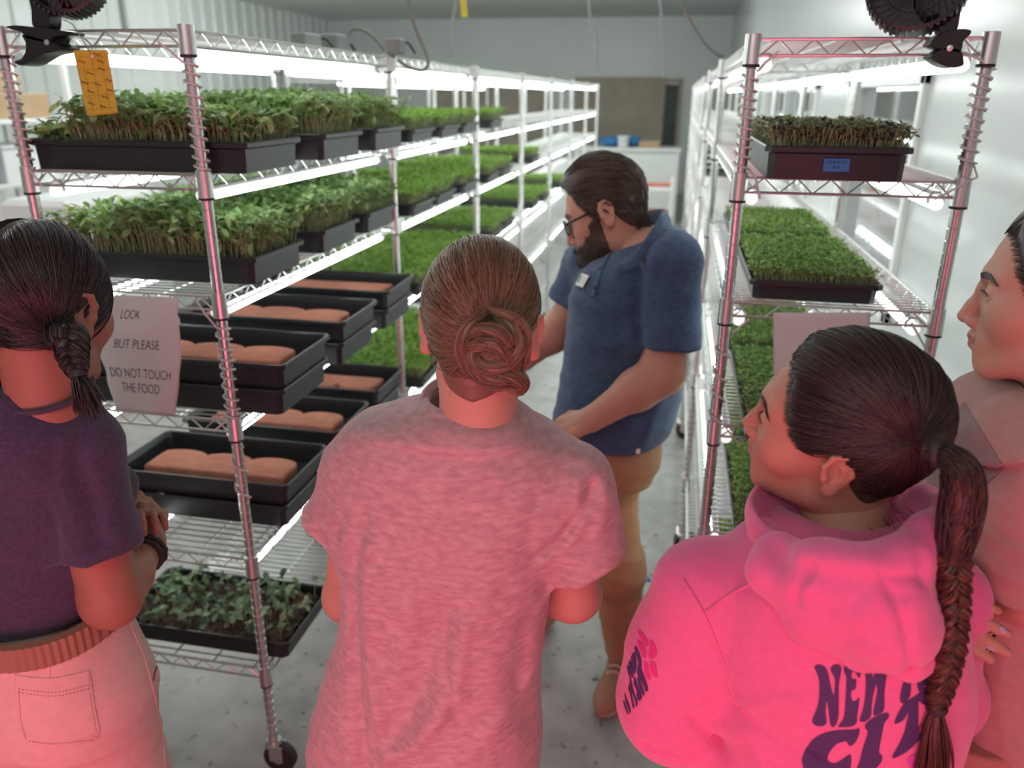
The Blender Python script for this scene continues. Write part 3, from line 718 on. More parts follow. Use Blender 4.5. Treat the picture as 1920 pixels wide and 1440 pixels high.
b = MB(); b.box((p0.x, p0.y, p0.z+0.0), (0.035, 0.002, 0.17), Matrix.Rotation(-0.1, 3, 'Y')); b.tube([(p0.x, p0.y, p0.z+0.08), (p0.x, p0.y, ZC)], 0.002, 5)
tag(b.build('sticky_card', M_card), 'small yellow sticky card hanging in mid air above the aisle', 'card')

# ------------------------------------------------------------------ clip fans
M_fan = mat('fan_black_plastic', (0.012, 0.013, 0.015), rough=0.35, spec=0.5)
def prism(b, poly, Y, depth, bev=0.0):
    n = len(poly); A = [atY(x, y, Y) for x, y in poly]; c = sum(A, Vector())/n
    lay = []
    for (dy, s) in ((-depth/2, 1-bev), (-depth/2+0.006, 1), (depth/2-0.006, 1), (depth/2, 1-bev)):
        lay.append([Vector((c.x+(p.x-c.x)*s, Y+dy, c.z+(p.z-c.z)*s)) for p in A])
    vs = [v for q in lay for v in q]; fs = [tuple(range(n)), tuple(reversed(range(3*n, 4*n)))]
    for k in range(3):
        for j in range(n): fs.append((k*n+j, (k+1)*n+j, (k+1)*n+(j+1) % n, k*n+(j+1) % n))
    b.add(vs, fs)
def smooth_poly(P, n=4):
    P = [Vector((x, y, 0)) for x, y in P]; out = []; N = len(P)
    for i in range(N):
        a, b_, c, d = P[i-1], P[i], P[(i+1) % N], P[(i+2) % N]
        for k in range(n):
            t = k/n; q = 0.5*((2*b_)+(c-a)*t+(2*a-5*b_+4*c-d)*t*t+(3*b_-a-3*c+d)*t**3); out.append((q.x, q.y))
    return out
def fan(label, Y, jaws, neck, pivot, centre, axis, R0, group):
    base = atY(*pivot, Y); t = thing('clip_fan', label, 'fan', base, group); inv = -base
    def put(nm, b, m, par=t, sm=True):
        b.v = [tuple(Vector(v)+inv) for v in b.v]; return b.build(nm, m, par, sm)
    for P in jaws:
        b = MB(); prism(b, smooth_poly(P), Y, 0.055, 0.05); put('clamp_jaw', b, M_fan)
    b = MB(); prism(b, smooth_poly(neck), Y, 0.034, 0.06); put('neck', b, M_fan)
    b = MB(); R = Matrix.Rotation(PI/2, 3, 'X'); b.lathe([(0.001, -0.031), (0.0055, -0.03), (0.0055, 0.03), (0.001, 0.031)], base, 12, R); put('pivot_pin', b, M_chrome)
    c = atY(*centre, Y); ax = Vector(axis).normalized(); Q = Vector((0, 0, 1)).rotation_difference(ax).to_matrix()
    # cage
    b = MB()
    b.lathe([(R0-0.004, -0.030), (R0+0.002, -0.028), (R0+0.004, 0.0), (R0+0.002, 0.022), (R0-0.004, 0.024), (R0-0.006, 0.0)], c, 48, Q)
    for k in range(48):
        a = 2*PI*k/48; d = Vector((math.cos(a), math.sin(a), 0)); b.box(c + Q @ (d*(R0+0.004)), (0.004, 0.005, 0.050), Q @ Matrix.Rotation(a, 3, 'Z'))
    put('cage_rim', b, M_fan)
    for zz, bul, nm in ((0.022, 0.016, 'front_grille'), (-0.028, -0.016, 'rear_grille')):
        b = MB()
        for k in range(36):
            a = 2*PI*k/36; d = Vector((math.cos(a), math.sin(a), 0)); d2 = Vector((math.cos(a+0.22), math.sin(a+0.22), 0))
            b.tube([c + Q @ (d*(R0-0.004)+Vector((0, 0, zz))), c + Q @ (d2*(R0*0.62)+Vector((0, 0, zz+bul*0.8))), c + Q @ (d*R0*0.24+Vector((0, 0, zz+bul)))], 0.0011, 5)
        for f in (0.42, 0.70):
            b.tube([c + Q @ (Vector((math.cos(2*PI*k/40), math.sin(2*PI*k/40), 0))*R0*f + Vector((0, 0, zz+bul*(1-(f-0.24)*0.9)))) for k in range(40)], 0.0011, 5, closed=True)
        b.lathe([(0.001, -0.003), (R0*0.26, -0.003), (R0*0.26, 0.003), (0.001, 0.005)], c + Q @ Vector((0, 0, zz+bul)), 24, Q)
        put(nm, b, M_fan)
    b = MB(); b.lathe([(0.002, -0.070), (0.017, -0.068), (0.020, -0.055), (0.020, -0.038), (0.004, -0.036)], c, 24, Q); put('motor_housing', b, M_fan)
    b = MB(); b.lathe([(0.001, -0.015), (0.016, -0.014), (0.016, 0.010), (0.001, 0.014)], c, 20, Q)
    for k in range(3):
        a0 = 2*PI*k/3; rows = []
        for i in range(6):
            rr = 0.014+(R0-0.014-0.012)*i/5; 
            for j in range(5):
                a = a0 + (j/4-0.5)*(0.45+0.25*i/5) + 0.12*i; rows.append(c + Q @ Vector((rr*math.cos(a), rr*math.sin(a), 0.020*(j/4-0.5))))
        b.add(rows, [(i*5+j, i*5+j+1, i*5+j+6, i*5+j+5) for i in range(5) for j in range(4)])
    bl = put('fan_blades', b, M_fan); md = bl.modifiers.new('th', 'SOLIDIFY'); md.thickness = 0.0016
    return t
JU = [(28, 52), (45, 49), (78, 52), (104, 55), (140, 60), (143, 66), (118, 72), (112, 84), (96, 80), (70, 74), (58, 62), (40, 57)]
JL = [(60, 66), (84, 70), (108, 78), (126, 84), (136, 92), (124, 98), (98, 104), (74, 118), (58, 124), (46, 121), (46, 116), (58, 112), (66, 96), (66, 80)]
fan('black clip fan clamped to the top of the left rack', 1.545, [JU, JL], [(66, -6), (84, -14), (100, 4), (104, 56), (74, 54), (70, 22)], (107, 81), (121, -48), (0.22, -0.96, 0.12), 0.074, 'clip fans')
JU2 = [(1736, 84), (1752, 68), (1770, 60), (1794, 56), (1812, 58), (1812, 65), (1799, 78), (1796, 92), (1790, 100), (1764, 96), (1742, 90)]
JL2 = [(1738, 106), (1760, 92), (1784, 92), (1796, 100), (1799, 116), (1797, 124), (1776, 128), (1756, 123), (1742, 113)]
fan('black clip fan clamped to the top of the right rack', 1.745, [JU2, JL2], [(1757, 20), (1780, -6), (1796, 6), (1794, 40), (1786, 62), (1756, 64)], (1772, 92), (1722, -30), (-0.25, -0.94, 0.18), 0.084, 'clip fans')

# ------------------------------------------------------------------ clutter at the left and far end
M_carton = mat('brown_cardboard', (0.42, 0.29, 0.17), rough=0.8, var=0.08, scale=12)
X0 = -4.3
u = thing('utility_shelf', 'white utility shelf against the left wall holding cartons and blue bins', 'shelf', (-4.55, 4.5, 0))
for sx in (-0.28, 0.28):
    for sy in (-0.75, 0.75):
        b = MB(); b.box((sx, sy, 1.0), (0.035, 0.035, 2.0)); b.build('upright', M_white, u)
for z in (0.25, 0.80, 1.22, 1.62):
    b = MB(); b.rbox((0, 0, z), (0.58, 1.52, 0.03)); b.build('shelf_board', M_white, u)
def crate_box(label, y, z, d, m, name='carton', cat='box', x=-4.5, group=None, flap=True):
    t = thing(name, label, cat, (x, y, z), group); b = MB(); b.rbox((0, 0, d[2]/2), d, 0.006); b.build('box_body', m, t)
    b = MB()
    if flap: b.box((0, 0, d[2]+0.001), (d[0], 0.05, 0.002)); b.build('tape_strip', M_carton if m is not M_carton else M_trim, t)
    else: b.rbox((0, 0, d[2]+0.008), (d[0]+0.02, d[1]+0.02, 0.016), 0.006); b.build('box_lid', m, t)
    return t
crate_box('brown cardboard box on the left utility shelf, lower of two', 4.85, 1.635, (0.40, 0.50, 0.16), M_carton, group='cardboard boxes on the utility shelf')
crate_box('brown cardboard box on the left utility shelf, stacked on another', 4.72, 1.80, (0.38, 0.34, 0.12), M_carton, group='cardboard boxes on the utility shelf')
crate_box('blue plastic bin on the upper board of the utility shelf', 4.15, 1.635, (0.40, 0.36, 0.20), M_blue, 'storage_bin', 'bin', group='blue bins on the utility shelf', flap=False)
crate_box('blue plastic bin on the middle board of the utility shelf', 4.15, 1.235, (0.40, 0.40, 0.24), M_blue, 'storage_bin', 'bin', group='blue bins on the utility shelf', flap=False)
crate_box('white plastic bin beside the blue one on the middle board', 4.85, 1.235, (0.40, 0.50, 0.22), M_tote, 'storage_bin', 'bin', flap=False)
f = thing('drum_fan', 'grey cabinet with a round dark opening by the left wall', 'fan', (-3.7, 4.55, 0))
b = MB(); b.rbox((0, 0, 0.60), (0.5, 0.9, 1.2), 0.03); b.build('cabinet_body', M_white, f)
b = MB(); b.lathe([(0.02, 0), (0.13, 0), (0.13, 0.03), (0.02, 0.03)], (0.25, 0.15, 0.95), 24, Matrix.Rotation(PI/2, 3, 'Y')); b.build('round_opening', M_dark, f)
tb = thing('work_table', 'white panelled work table across the far end of the aisle', 'table', (-0.75, 12.6, 0))
b = MB(); b.rbox((0, 0, 1.05), (1.6, 0.6, 0.05)); b.build('table_top', M_white, tb)
b = MB(); b.rbox((0, -0.25, 0.56), (1.5, 0.03, 0.92)); b.build('front_panel', M_white, tb)
for sx in (-0.75, 0.75):
    for sy in (-0.26, 0.26):
        b = MB(); b.box((sx, sy, 0.51), (0.05, 0.05, 1.02)); b.build('leg', M_white, tb)
def cloth(label, x, y, z, s):
    b = MB(); b.sphere((0, 0, 0.05), (s, 0.16, 0.075), 14); o = b.build('folded_cloth', M_blue, None, True, (x, y, z)); tag(o, label, 'cloth', 'blue cloths on the far table')
cloth('blue folded cloth on the far work table, larger one', -1.0, 12.6, 1.10, 0.20); cloth('blue folded cloth on the far work table, smaller one', -0.68, 12.6, 1.11, 0.15)
bk = thing('bucket', 'white bucket standing on the far work table', 'bucket', (-0.80, 12.35, 1.075)); b = MB(); b.lathe([(0.07, 0), (0.09, 0.16), (0.095, 0.17), (0.085, 0.17), (0.065, 0.01)], n=20); b.build('bucket_body', M_white, bk, True)
ct = thing('cart', 'white low cart with red slabs at the far end of the aisle', 'cart', (-0.30, 9.6, 0))
for z in (0.18, 0.50, 0.80):
    b = MB(); b.rbox((0, 0, z), (0.55, 0.5, 0.03)); b.build('cart_shelf', M_white, ct)
for sx in (-0.26, 0.26):
    for sy in (-0.23, 0.23):
        b = MB(); b.box((sx, sy, 0.45), (0.025, 0.025, 0.9)); b.build('upright', M_white, ct)
for j, z in enumerate((0.815, 0.515)):
    e = tag(link('garden_edging_slab', EDG, None, (-0.26, 9.55, z)), 'red concrete slab on the far white cart, %s shelf' % ('top', 'middle')[j], 'slab', 'red slabs on the far cart')
bw = thing('carton', 'flat brown carton standing on the far work table', 'box', (-0.42, 12.45, 1.075)); b = MB(); b.rbox((0, 0, 0.05), (0.3, 0.2, 0.10)); b.build('box_body', M_carton, bw)
b = MB(); b.box((0, 0, 0.101), (0.3, 0.05, 0.002)); b.build('tape_strip', M_trim, bw)
# ------------------------------------------------------------------ sculpting kit: smooth solids turned into meshes
A = lambda *x: np.array(x, np.float64)
def ball(P, c, r): return np.linalg.norm(P-A(*c), axis=1)-r
def ell(P, c, r, R=None):
    q = P-A(*c)
    if R is not None: q = q @ R          # world to local with R columns as axes
    r = A(*r); k0 = np.linalg.norm(q/r, axis=1); k1 = np.linalg.norm(q/(r*r), axis=1)+1e-9
    return k0*(k0-1)/k1
def cap(P, a, b, ra, rb=None):
    rb = ra if rb is None else rb
    a = A(*a); b = A(*b); d = b-a; t = np.clip(((P-a) @ d)/max(1e-12, d @ d), 0, 1)
    return np.linalg.norm(P-a-t[:, None]*d, axis=1)-(ra+(rb-ra)*t)
def smin(a, b, k):
    h = np.clip(0.5+0.5*(b-a)/k, 0, 1); return b*(1-h)+a*h-k*h*(1-h)
def smax(a, b, k): return -smin(-a, -b, k)
def chain(P, pts, rs, k=0.01):
    d = None
    for i in range(len(pts)-1):
        e = cap(P, pts[i], pts[i+1], rs[i], rs[i+1]); d = e if d is None else smin(d, e, k)
    return d
def hermite(z, zs, v):
    zs = np.asarray(zs, float); v = np.asarray(v, float); n = len(zs)
    m_ = np.zeros(n); dl = np.diff(v)/np.diff(zs)
    for i in range(1, n-1):
        m_[i] = 0 if dl[i-1]*dl[i] <= 0 else 2*dl[i-1]*dl[i]/(dl[i-1]+dl[i])
    m_[0] = dl[0]; m_[-1] = dl[-1]
    z = np.clip(z, zs[0], zs[-1]); i = np.clip(np.searchsorted(zs, z)-1, 0, n-2); h = zs[i+1]-zs[i]; t = (z-zs[i])/h
    return (2*t**3-3*t**2+1)*v[i]+(t**3-2*t**2+t)*h*m_[i]+(-2*t**3+3*t**2)*v[i+1]+(t**3-t**2)*h*m_[i+1]
class Loft:
    # sections (z, cx, cy, half width, half depth), turned by yaw about z
    def __init__(s, secs, yaw=0.0, p=2.3):
        secs = sorted(secs); s.z = [q[0] for q in secs]; s.c = np.array(secs, float); s.yaw = yaw; s.p = p
    def __call__(s, P):
        z = P[:, 2]; g = [hermite(z, s.z, s.c[:, k]) for k in range(1, 5)]
        dx, dy = P[:, 0]-g[0], P[:, 1]-g[1]; c, sn = math.cos(s.yaw), math.sin(s.yaw)
        lx, ly = dx*c+dy*sn, -dx*sn+dy*c
        n = (np.abs(lx/g[2])**s.p+np.abs(ly/g[3])**s.p)**(1/s.p)
        # distance estimate along the radius
        r = np.sqrt(lx*lx+ly*ly)+1e-9; d = r-r/np.maximum(n, 1e-6)
        d = np.where(n < 0.15, -np.minimum(g[2], g[3])*0.85, d)
        ez = np.maximum(z-s.z[-1], s.z[0]-z)
        return np.where(ez > 0, np.sqrt(np.maximum(d, 0)**2+ez*ez), np.maximum(d, ez))
def grad(f, P, e=0.0008):
    k = np.array([[1, -1, -1], [-1, -1, 1], [-1, 1, -1], [1, 1, 1]], float); g = np.zeros_like(P)
    for q in k: g += q*f(P+q*e)[:, None]
    return g/(4*e)
def surf(f, lo, hi, h, newton=1, C=4):
    lo = np.asarray(lo, float); hi = np.asarray(hi, float)
    nc = np.maximum(1, np.ceil((hi-lo)/(h*C)).astype(int)); n = nc*C+1
    ax = [lo[i]+h*C*np.arange(nc[i]+1) for i in range(3)]
    G = np.stack(np.meshgrid(*ax, indexing='ij'), -1).reshape(-1, 3)
    fc = f(G).reshape(nc+1)
    sl = lambda a, d: a[d[0]:a.shape[0]-1+d[0], d[1]:a.shape[1]-1+d[1], d[2]:a.shape[2]-1+d[2]]
    cs = [sl(fc, (i, j, k)) for i in (0, 1) for j in (0, 1) for k in (0, 1)]
    act = np.min(np.abs(cs), axis=0) < h*C*1.9
    sg = np.min(cs, axis=0)*np.max(cs, axis=0) < 0; act |= sg
    F = np.repeat(np.repeat(np.repeat(fc, C, 0), C, 1), C, 2)[:n[0], :n[1], :n[2]].copy()
    mk = np.zeros(n, bool); I = np.argwhere(act)
    o = np.arange(C+1); oo = np.stack(np.meshgrid(o, o, o, indexing='ij'), -1).reshape(-1, 3)
    for s0 in range(0, len(I), 20000):
        J = (I[s0:s0+20000, None]*C+oo).reshape(-1, 3); mk[J[:, 0], J[:, 1], J[:, 2]] = True
    idx = np.argwhere(mk); vals = np.empty(len(idx))
    for s0 in range(0, len(idx), 400000): vals[s0:s0+400000] = f(lo+h*idx[s0:s0+400000])
    F[mk] = vals
    # surface nets
    S_ = F < 0
    c8 = [(i, j, k) for i in (0, 1) for j in (0, 1) for k in (0, 1)]
    cnt = sum(sl(S_, c).astype(np.int8) for c in c8); cell = (cnt > 0) & (cnt < 8)
    ci = np.argwhere(cell); vid = -np.ones(cell.shape, int); vid[cell] = np.arange(len(ci))
    acc = np.zeros((len(ci), 3)); w = np.zeros(len(ci))
    val = lambda c: F[ci[:, 0]+c[0], ci[:, 1]+c[1], ci[:, 2]+c[2]]
    for a in c8:
        for axis in range(3):
            if a[axis]: continue
            b_ = list(a); b_[axis] = 1; fa, fb = val(a), val(b_); m_ = (fa < 0) != (fb < 0)
            t = np.where(m_, fa/(fa-fb+1e-20), 0); p = np.tile(np.array(a, float), (len(ci), 1)); p[:, axis] += t
            acc[m_] += p[m_]; w[m_] += 1
    V = lo+h*(ci+acc/w[:, None]); Fs = []
    for axis in range(3):
        u, v = (axis+1) % 3, (axis+2) % 3
        s0 = [slice(None)]*3; s1 = [slice(None)]*3; s0[axis] = slice(0, -1); s1[axis] = slice(1, None)
        e = S_[tuple(s0)] != S_[tuple(s1)]; E = np.argwhere(e); E = E[(E[:, u] > 0) & (E[:, v] > 0) & (E[:, u] < n[u]-1) & (E[:, v] < n[v]-1)]
        du = np.zeros(3, int); du[u] = 1; dv = np.zeros(3, int); dv[v] = 1
        g = lambda q: vid[q[:, 0], q[:, 1], q[:, 2]]
        q = np.stack([g(E-du-dv), g(E-dv), g(E), g(E-du)], 1)
        fl = S_[E[:, 0], E[:, 1], E[:, 2]]; q[~fl] = q[~fl][:, ::-1]
        Fs.append(q[(q >= 0).all(1)])
    Fq = np.concatenate(Fs)
    for _ in range(newton):
        g = grad(f, V, h*0.3); g2 = (g*g).sum(1)+1e-6; st = (f(V)/g2)[:, None]*g
        ln = np.linalg.norm(st, axis=1, keepdims=True); st *= np.minimum(1, h*0.5/(ln+1e-12)); V = V-st
    return V, Fq
def solid(name, f, lo, hi, h, mats, parent, org=(0, 0, 0), midx=None, newton=1):
    V, Fq = surf(f, lo, hi, h, newton)
    mi = midx(V[Fq].mean(1)) if midx else None
    me = np_mesh(name, V-np.array(org), Fq, mats, mi, True)
    o = link(name, me, parent); return o
def bb(pts, m):
    a = np.array([tuple(p) for p in pts], float); return a.min(0)-m, a.max(0)+m

# thin hair strands: paths (N, K, 3) -> one mesh of fine tapered tubes
def strands_mesh(name, paths, r, mats, seed=0, taper_end=True, sides=3):
    N, K, _ = paths.shape; rg = np.random.default_rng(seed)
    T = np.gradient(paths, axis=1); T /= np.linalg.norm(T, axis=2, keepdims=True)+1e-12
    up = np.broadcast_to(np.array([0.31, 0.17, 0.93]), T.shape); B = np.cross(T, up); B /= np.linalg.norm(B, axis=2, keepdims=True)+1e-9; Nn = np.cross(B, T)
    rad = (r*rg.uniform(0.6, 1.25, N))[:, None]*np.ones(K)[None]
    t = np.linspace(0, 1, K)
    if taper_end: rad = rad*(np.minimum(1, np.minimum(t*8+0.25, (1-t)*6+0.15)))[None]
    V = [];
    for k in range(sides):
        a = 2*PI*k/sides; V.append(paths+(B*math.cos(a)+Nn*math.sin(a))*rad[..., None])
    V = np.stack(V, 2).reshape(-1, 3); i = np.arange(N)[:, None, None]*K*sides; j = np.arange(K-1)[None, :, None]*sides; k = np.arange(sides)[None, None]
    k2 = (k+1) % sides
    F = np.stack(np.broadcast_arrays(i+j+k, i+j+k2, i+j+sides+k2, i+j+sides+k), -1).reshape(-1, 4)
    nm = len(mats); mi = np.repeat(rg.integers(0, nm, N), (K-1)*sides) if nm > 1 else None
    return np_mesh(name, V, F, mats, mi, True)
def bundle_paths(path, rad, n, seed=0, flat=1.0, wob=0.25, twist=0.0, up=None):
    # n strands lying on the surface of a bundle that follows path (K, 3); rad (K,)
    rg = np.random.default_rng(seed); K = len(path); T = np.gradient(path, axis=0); T /= np.linalg.norm(T, axis=1, keepdims=True)+1e-12
    U = np.zeros_like(path); u = np.array([0.2, 0.9, 0.3]) if up is None else np.asarray(up, float)
    for i in range(K):
        u = u-T[i]*(u @ T[i]); u = u/(np.linalg.norm(u)+1e-9); U[i] = u
    B = np.cross(T, U); a0 = np.linspace(0, 2*PI, n, endpoint=False)+rg.uniform(-.2, .2, n)
    s = np.linspace(0, 1, K); a = a0[:, None]+twist*s[None]+wob*np.sin(2*PI*(s[None]*rg.uniform(0.5, 1.5, (n, 1))+rg.uniform(0, 1, (n, 1))))
    rr = rad[None]*rg.uniform(0.9, 1.04, (n, 1))
    return path[None]+(U[None]*np.cos(a)[..., None]*flat+B[None]*np.sin(a)[..., None])*rr[..., None]
def smooth_path(pts, K):
    P = np.array([tuple(p) for p in pts], float); d = np.r_[0, np.cumsum(np.linalg.norm(np.diff(P, axis=0), axis=1))]; s = np.linspace(0, d[-1], K)
    return np.stack([hermite(s, d, P[:, k]) for k in range(3)], 1)

# ------------------------------------------------------------------ heads
def ear_sdf(P, s, ex=0.074, tilt=0.45, yy=-0.014, zz=-0.004, big=1.0):
    c, sn = math.cos(tilt), math.sin(tilt)
    # axes: a forward along the head, b up, o outward
    o = A(s*c, -sn*1.0, 0); o /= np.linalg.norm(o); a = A(s*sn, c, 0); a = a-o*(a @ o); a /= np.linalg.norm(a); b_ = A(0, -0.12, 1.0); b_ = b_-a*(b_ @ a)-o*(b_ @ o); b_ /= np.linalg.norm(b_)
    q = (P-A(s*ex, yy, zz))/big; q = np.stack([q @ a, q @ b_, q @ o], 1)
    q[:, 0] += 0.10*q[:, 1]*0
    d = ell(q, (-0.004, 0.003, 0.0085), (0.0175, 0.030, 0.0070))
    d = smin(d, ball(q, (-0.001, -0.026, 0.006), 0.0085), 0.008)
    d = smax(d, -ell(q, (-0.001, 0.004, 0.0150), (0.0105, 0.0195, 0.0065)), 0.003)
    # rolled rim and inner fold
    pts = [(0.011, -0.004, 0.010), (0.013, 0.014, 0.011), (0.006, 0.028, 0.0125), (-0.008, 0.031, 0.013), (-0.019, 0.020, 0.013), (-0.020, 0.002, 0.012), (-0.013, -0.016, 0.010)]
    d = smin(d, chain(q, pts, [0.0024, 0.003, 0.0034, 0.0034, 0.0034, 0.003, 0.0026], 0.003), 0.0025)
    d = smin(d, chain(q, [(0.001, 0.020, 0.011), (-0.009, 0.010, 0.0115), (-0.009, -0.006, 0.011), (-0.001, -0.013, 0.010)], [0.0016, 0.0024, 0.0026, 0.0020], 0.003), 0.003)
    d = smin(d, ball(q, (0.009, -0.004, 0.011), 0.004), 0.004)
    d = smin(d, ell(q, (0.000, 0.0, 0.0), (0.012, 0.020, 0.006)), 0.004)
    return d*big
def skull(P, H):
    w = H.get('w', 1.0)
    d = ell(P, (0, -0.012, 0.036), (0.073*w, 0.096, 0.089))
    d = smin(d, ell(P, (0, 0.030, -0.018), (0.060*w, 0.060, 0.085)), 0.035)
    d = smin(d, ell(P, (0, 0.022, -0.062), (0.053*w*H.get('jaw', 1.0), 0.055, 0.042)), 0.025)
    return d
def head_sdf(P, H):
    nz = H.get('nose', 1.0); jw = H.get('jaw', 1.0)
    d = skull(P, H)
    d = smin(d, ell(P, (0, 0.071+H.get('chin', 0.0), -0.094), (0.022*jw, 0.020, 0.018)), 0.022)
    for s in (-1, 1):
        d = smin(d, ball(P, (s*0.042, 0.050, -0.022), 0.028), 0.025)
        d = smin(d, cap(P, (s*0.048, 0.005, -0.07), (s*0.02, 0.068, -0.098), 0.014), 0.025)
    d = smin(d, chain(P, [(-0.044, 0.062, 0.028), (-0.015, 0.081, 0.026), (0.015, 0.081, 0.026), (0.044, 0.062, 0.028)], [0.009, 0.010, 0.010, 0.009], 0.01), 0.016)
    for s in (-1, 1): d = smax(d, -ell(P, (s*0.034, 0.097, 0.005), (0.019, 0.017, 0.0125)), 0.014)
    # nose
    d = smin(d, chain(P, [(0, 0.080, 0.020), (0, 0.091, 0.004), (0, 0.101*nz, -0.020), (0, 0.1085*nz, -0.0345)], [0.0075, 0.0072, 0.0082, 0.0098], 0.008), 0.010)
    for s in (-1, 1): d = smin(d, ell(P, (s*0.0115, 0.097, -0.0395), (0.0075, 0.0095, 0.0075)), 0.008)
    for s in (-1, 1): d = smax(d, -ell(P, (s*0.0062, 0.1035, -0.0485), (0.0030, 0.0050, 0.0032)), 0.003)
    # mouth
    d = smin(d, ell(P, (0, 0.079, -0.064), (0.029, 0.0155, 0.020)), 0.018)
    lp = H.get('lips', 1.0)
    up = chain(P, [(-0.023, 0.0815, -0.0635), (-0.008, 0.0960, -0.0590), (0, 0.0970, -0.0600), (0.008, 0.0960, -0.0590), (0.023, 0.0815, -0.0635)], [0.0022, 0.0050*lp, 0.0044*lp, 0.0050*lp, 0.0022], 0.005)
    lo_ = chain(P, [(-0.020, 0.0815, -0.0668), (-0.007, 0.0930, -0.0708), (0.007, 0.0930, -0.0708), (0.020, 0.0815, -0.0668)], [0.0022, 0.0060*lp, 0.0060*lp, 0.0022], 0.005)
    d = smin(d, up, 0.0045); d = smin(d, lo_, 0.0045)
    # lids with the opening
    for s in (-1, 1):
        d = smin(d, ball(P, (s*0.0325, 0.0720, 0.0045), 0.0150), 0.005)
        d = smax(d, -ell(P, (s*0.0325, 0.0880, 0.0030), (0.0120, 0.0100, 0.0046)), 0.0015)
    for s in (-1, 1): d = smin(d, ear_sdf(P, s, 0.0725*H.get('w', 1.0), H.get('eart', 0.45), big=H.get('earbig', 1.0)), 0.005)
    r = H.get('neck', 0.050); nb = H.get('nb', (0, -0.045, -0.21))
    d = smin(d, cap(P, (0, -0.022, -0.055), nb, r, r*1.05), 0.030)
    return d
def head_mat_index(C):
    x, y, z = C[:, 0], C[:, 1], C[:, 2]
    lips = (y > 0.080) & (np.abs(x) < 0.0235) & (z < -0.0545-0.22*np.maximum(0, np.abs(x)-0.007)) & (z > -0.0772+0.42*np.abs(x)) & (y > 0.0900-0.32*np.abs(x))
    return np.where(lips, 1, 0)
class Frame:
    def __init__(s, c, yaw, pitch, roll, sc=1.0):
        R = Matrix.Rotation(yaw, 3, 'Z') @ Matrix.Rotation(pitch, 3, 'X') @ Matrix.Rotation(roll, 3, 'Y')
        s.R = np.array(R); s.c = np.array(tuple(c), float); s.s = sc
    def w(s, L): return (np.asarray(L, float)*s.s) @ s.R.T + s.c
    def l(s, Wd): return ((np.asarray(Wd, float)-s.c) @ s.R)/s.s
def hairline(th, K):
    # lowest z of the hair by angle round the head, 0 = front, pi = back
    return hermite(np.abs(th), [k[0] for k in K], [k[1] for k in K])
PULLED = [(0.0, 0.083), (0.35, 0.080), (0.62, 0.066), (0.86, 0.034), (1.15, 0.016), (1.42, 0.026), (1.75, 0.014), (2.05, -0.030), (2.5, -0.070), (3.15, -0.085)]
def hair_cap_sdf(P, H, K, t):
    th = np.arctan2(P[:, 0], P[:, 1]+0.012)
    zz = hairline(th, K)
    d = skull(P, H)
    r = H.get('neck', 0.05)
    d = smin(d, cap(P, (0, -0.022, -0.055), (0, -0.03, -0.12), r), 0.03)
    edge = (zz-P[:, 2])*0.8
    tt = t(P) if callable(t) else t
    tt = tt*np.clip(-edge/0.02, 0.12, 1)
    return smax(d-tt, edge, 0.004)
def scalp_project(L, H, off, it=4):
    f = lambda P: smin(skull(P, H), cap(P, (0, -0.022, -0.055), (0, -0.03, -0.12), H.get('neck', 0.05)), 0.03)
    o = off(L) if callable(off) else off
    for _ in range(it):
        g = grad(f, L, 0.001); L = L-(f(L)-o)[:, None]*g/((g*g).sum(1)+1e-6)[:, None]
    return L
def combed(H, K, anchor, N, t, seed, klen=18, start_up=0.9, jitter=0.006, sag_=0.0):
    # strands from the hairline back over the scalp to an anchor (local coordinates)
    rg = np.random.default_rng(seed); th = rg.uniform(-PI, PI, N); z0 = hairline(th, K)
    # start points: at or above the hairline
    up_ = np.abs(rg.normal(0, 1, N))*0.02*start_up
    z = z0+up_
    d0 = np.stack([np.sin(th)*0.075, np.cos(th)*0.09-0.012, np.clip(z, -0.09, 0.118)], 1)
    C = A(0, -0.012, 0.03)
    def dirn(v): v = v-C; return v/np.linalg.norm(v, axis=1, keepdims=True)
    a = dirn(scalp_project(d0, H, 0.0)); an = A(*anchor)[None]+rg.normal(0, jitter, (N, 3)); bdir = dirn(an)
    s = np.linspace(0, 1, klen); om = np.arccos(np.clip((a*bdir).sum(1), -0.999, 0.999))
    P = (np.sin((1-s)[None]*om[:, None])/np.sin(om)[:, None])[..., None]*a[:, None]+(np.sin(s[None]*om[:, None])/np.sin(om)[:, None])[..., None]*bdir[:, None]
    if sag_: P[..., 2] -= sag_*np.sin(PI*s)[None]
    L = (C+P*0.1).reshape(-1, 3)
    o = np.tile(np.clip(s*6, 0.15, 1), N)*(t*np.ones(len(L)))+np.repeat(rg.normal(0.0005, 0.0010, N), klen)
    L = scalp_project(L, H, o)
    return L.reshape(N, klen, 3)

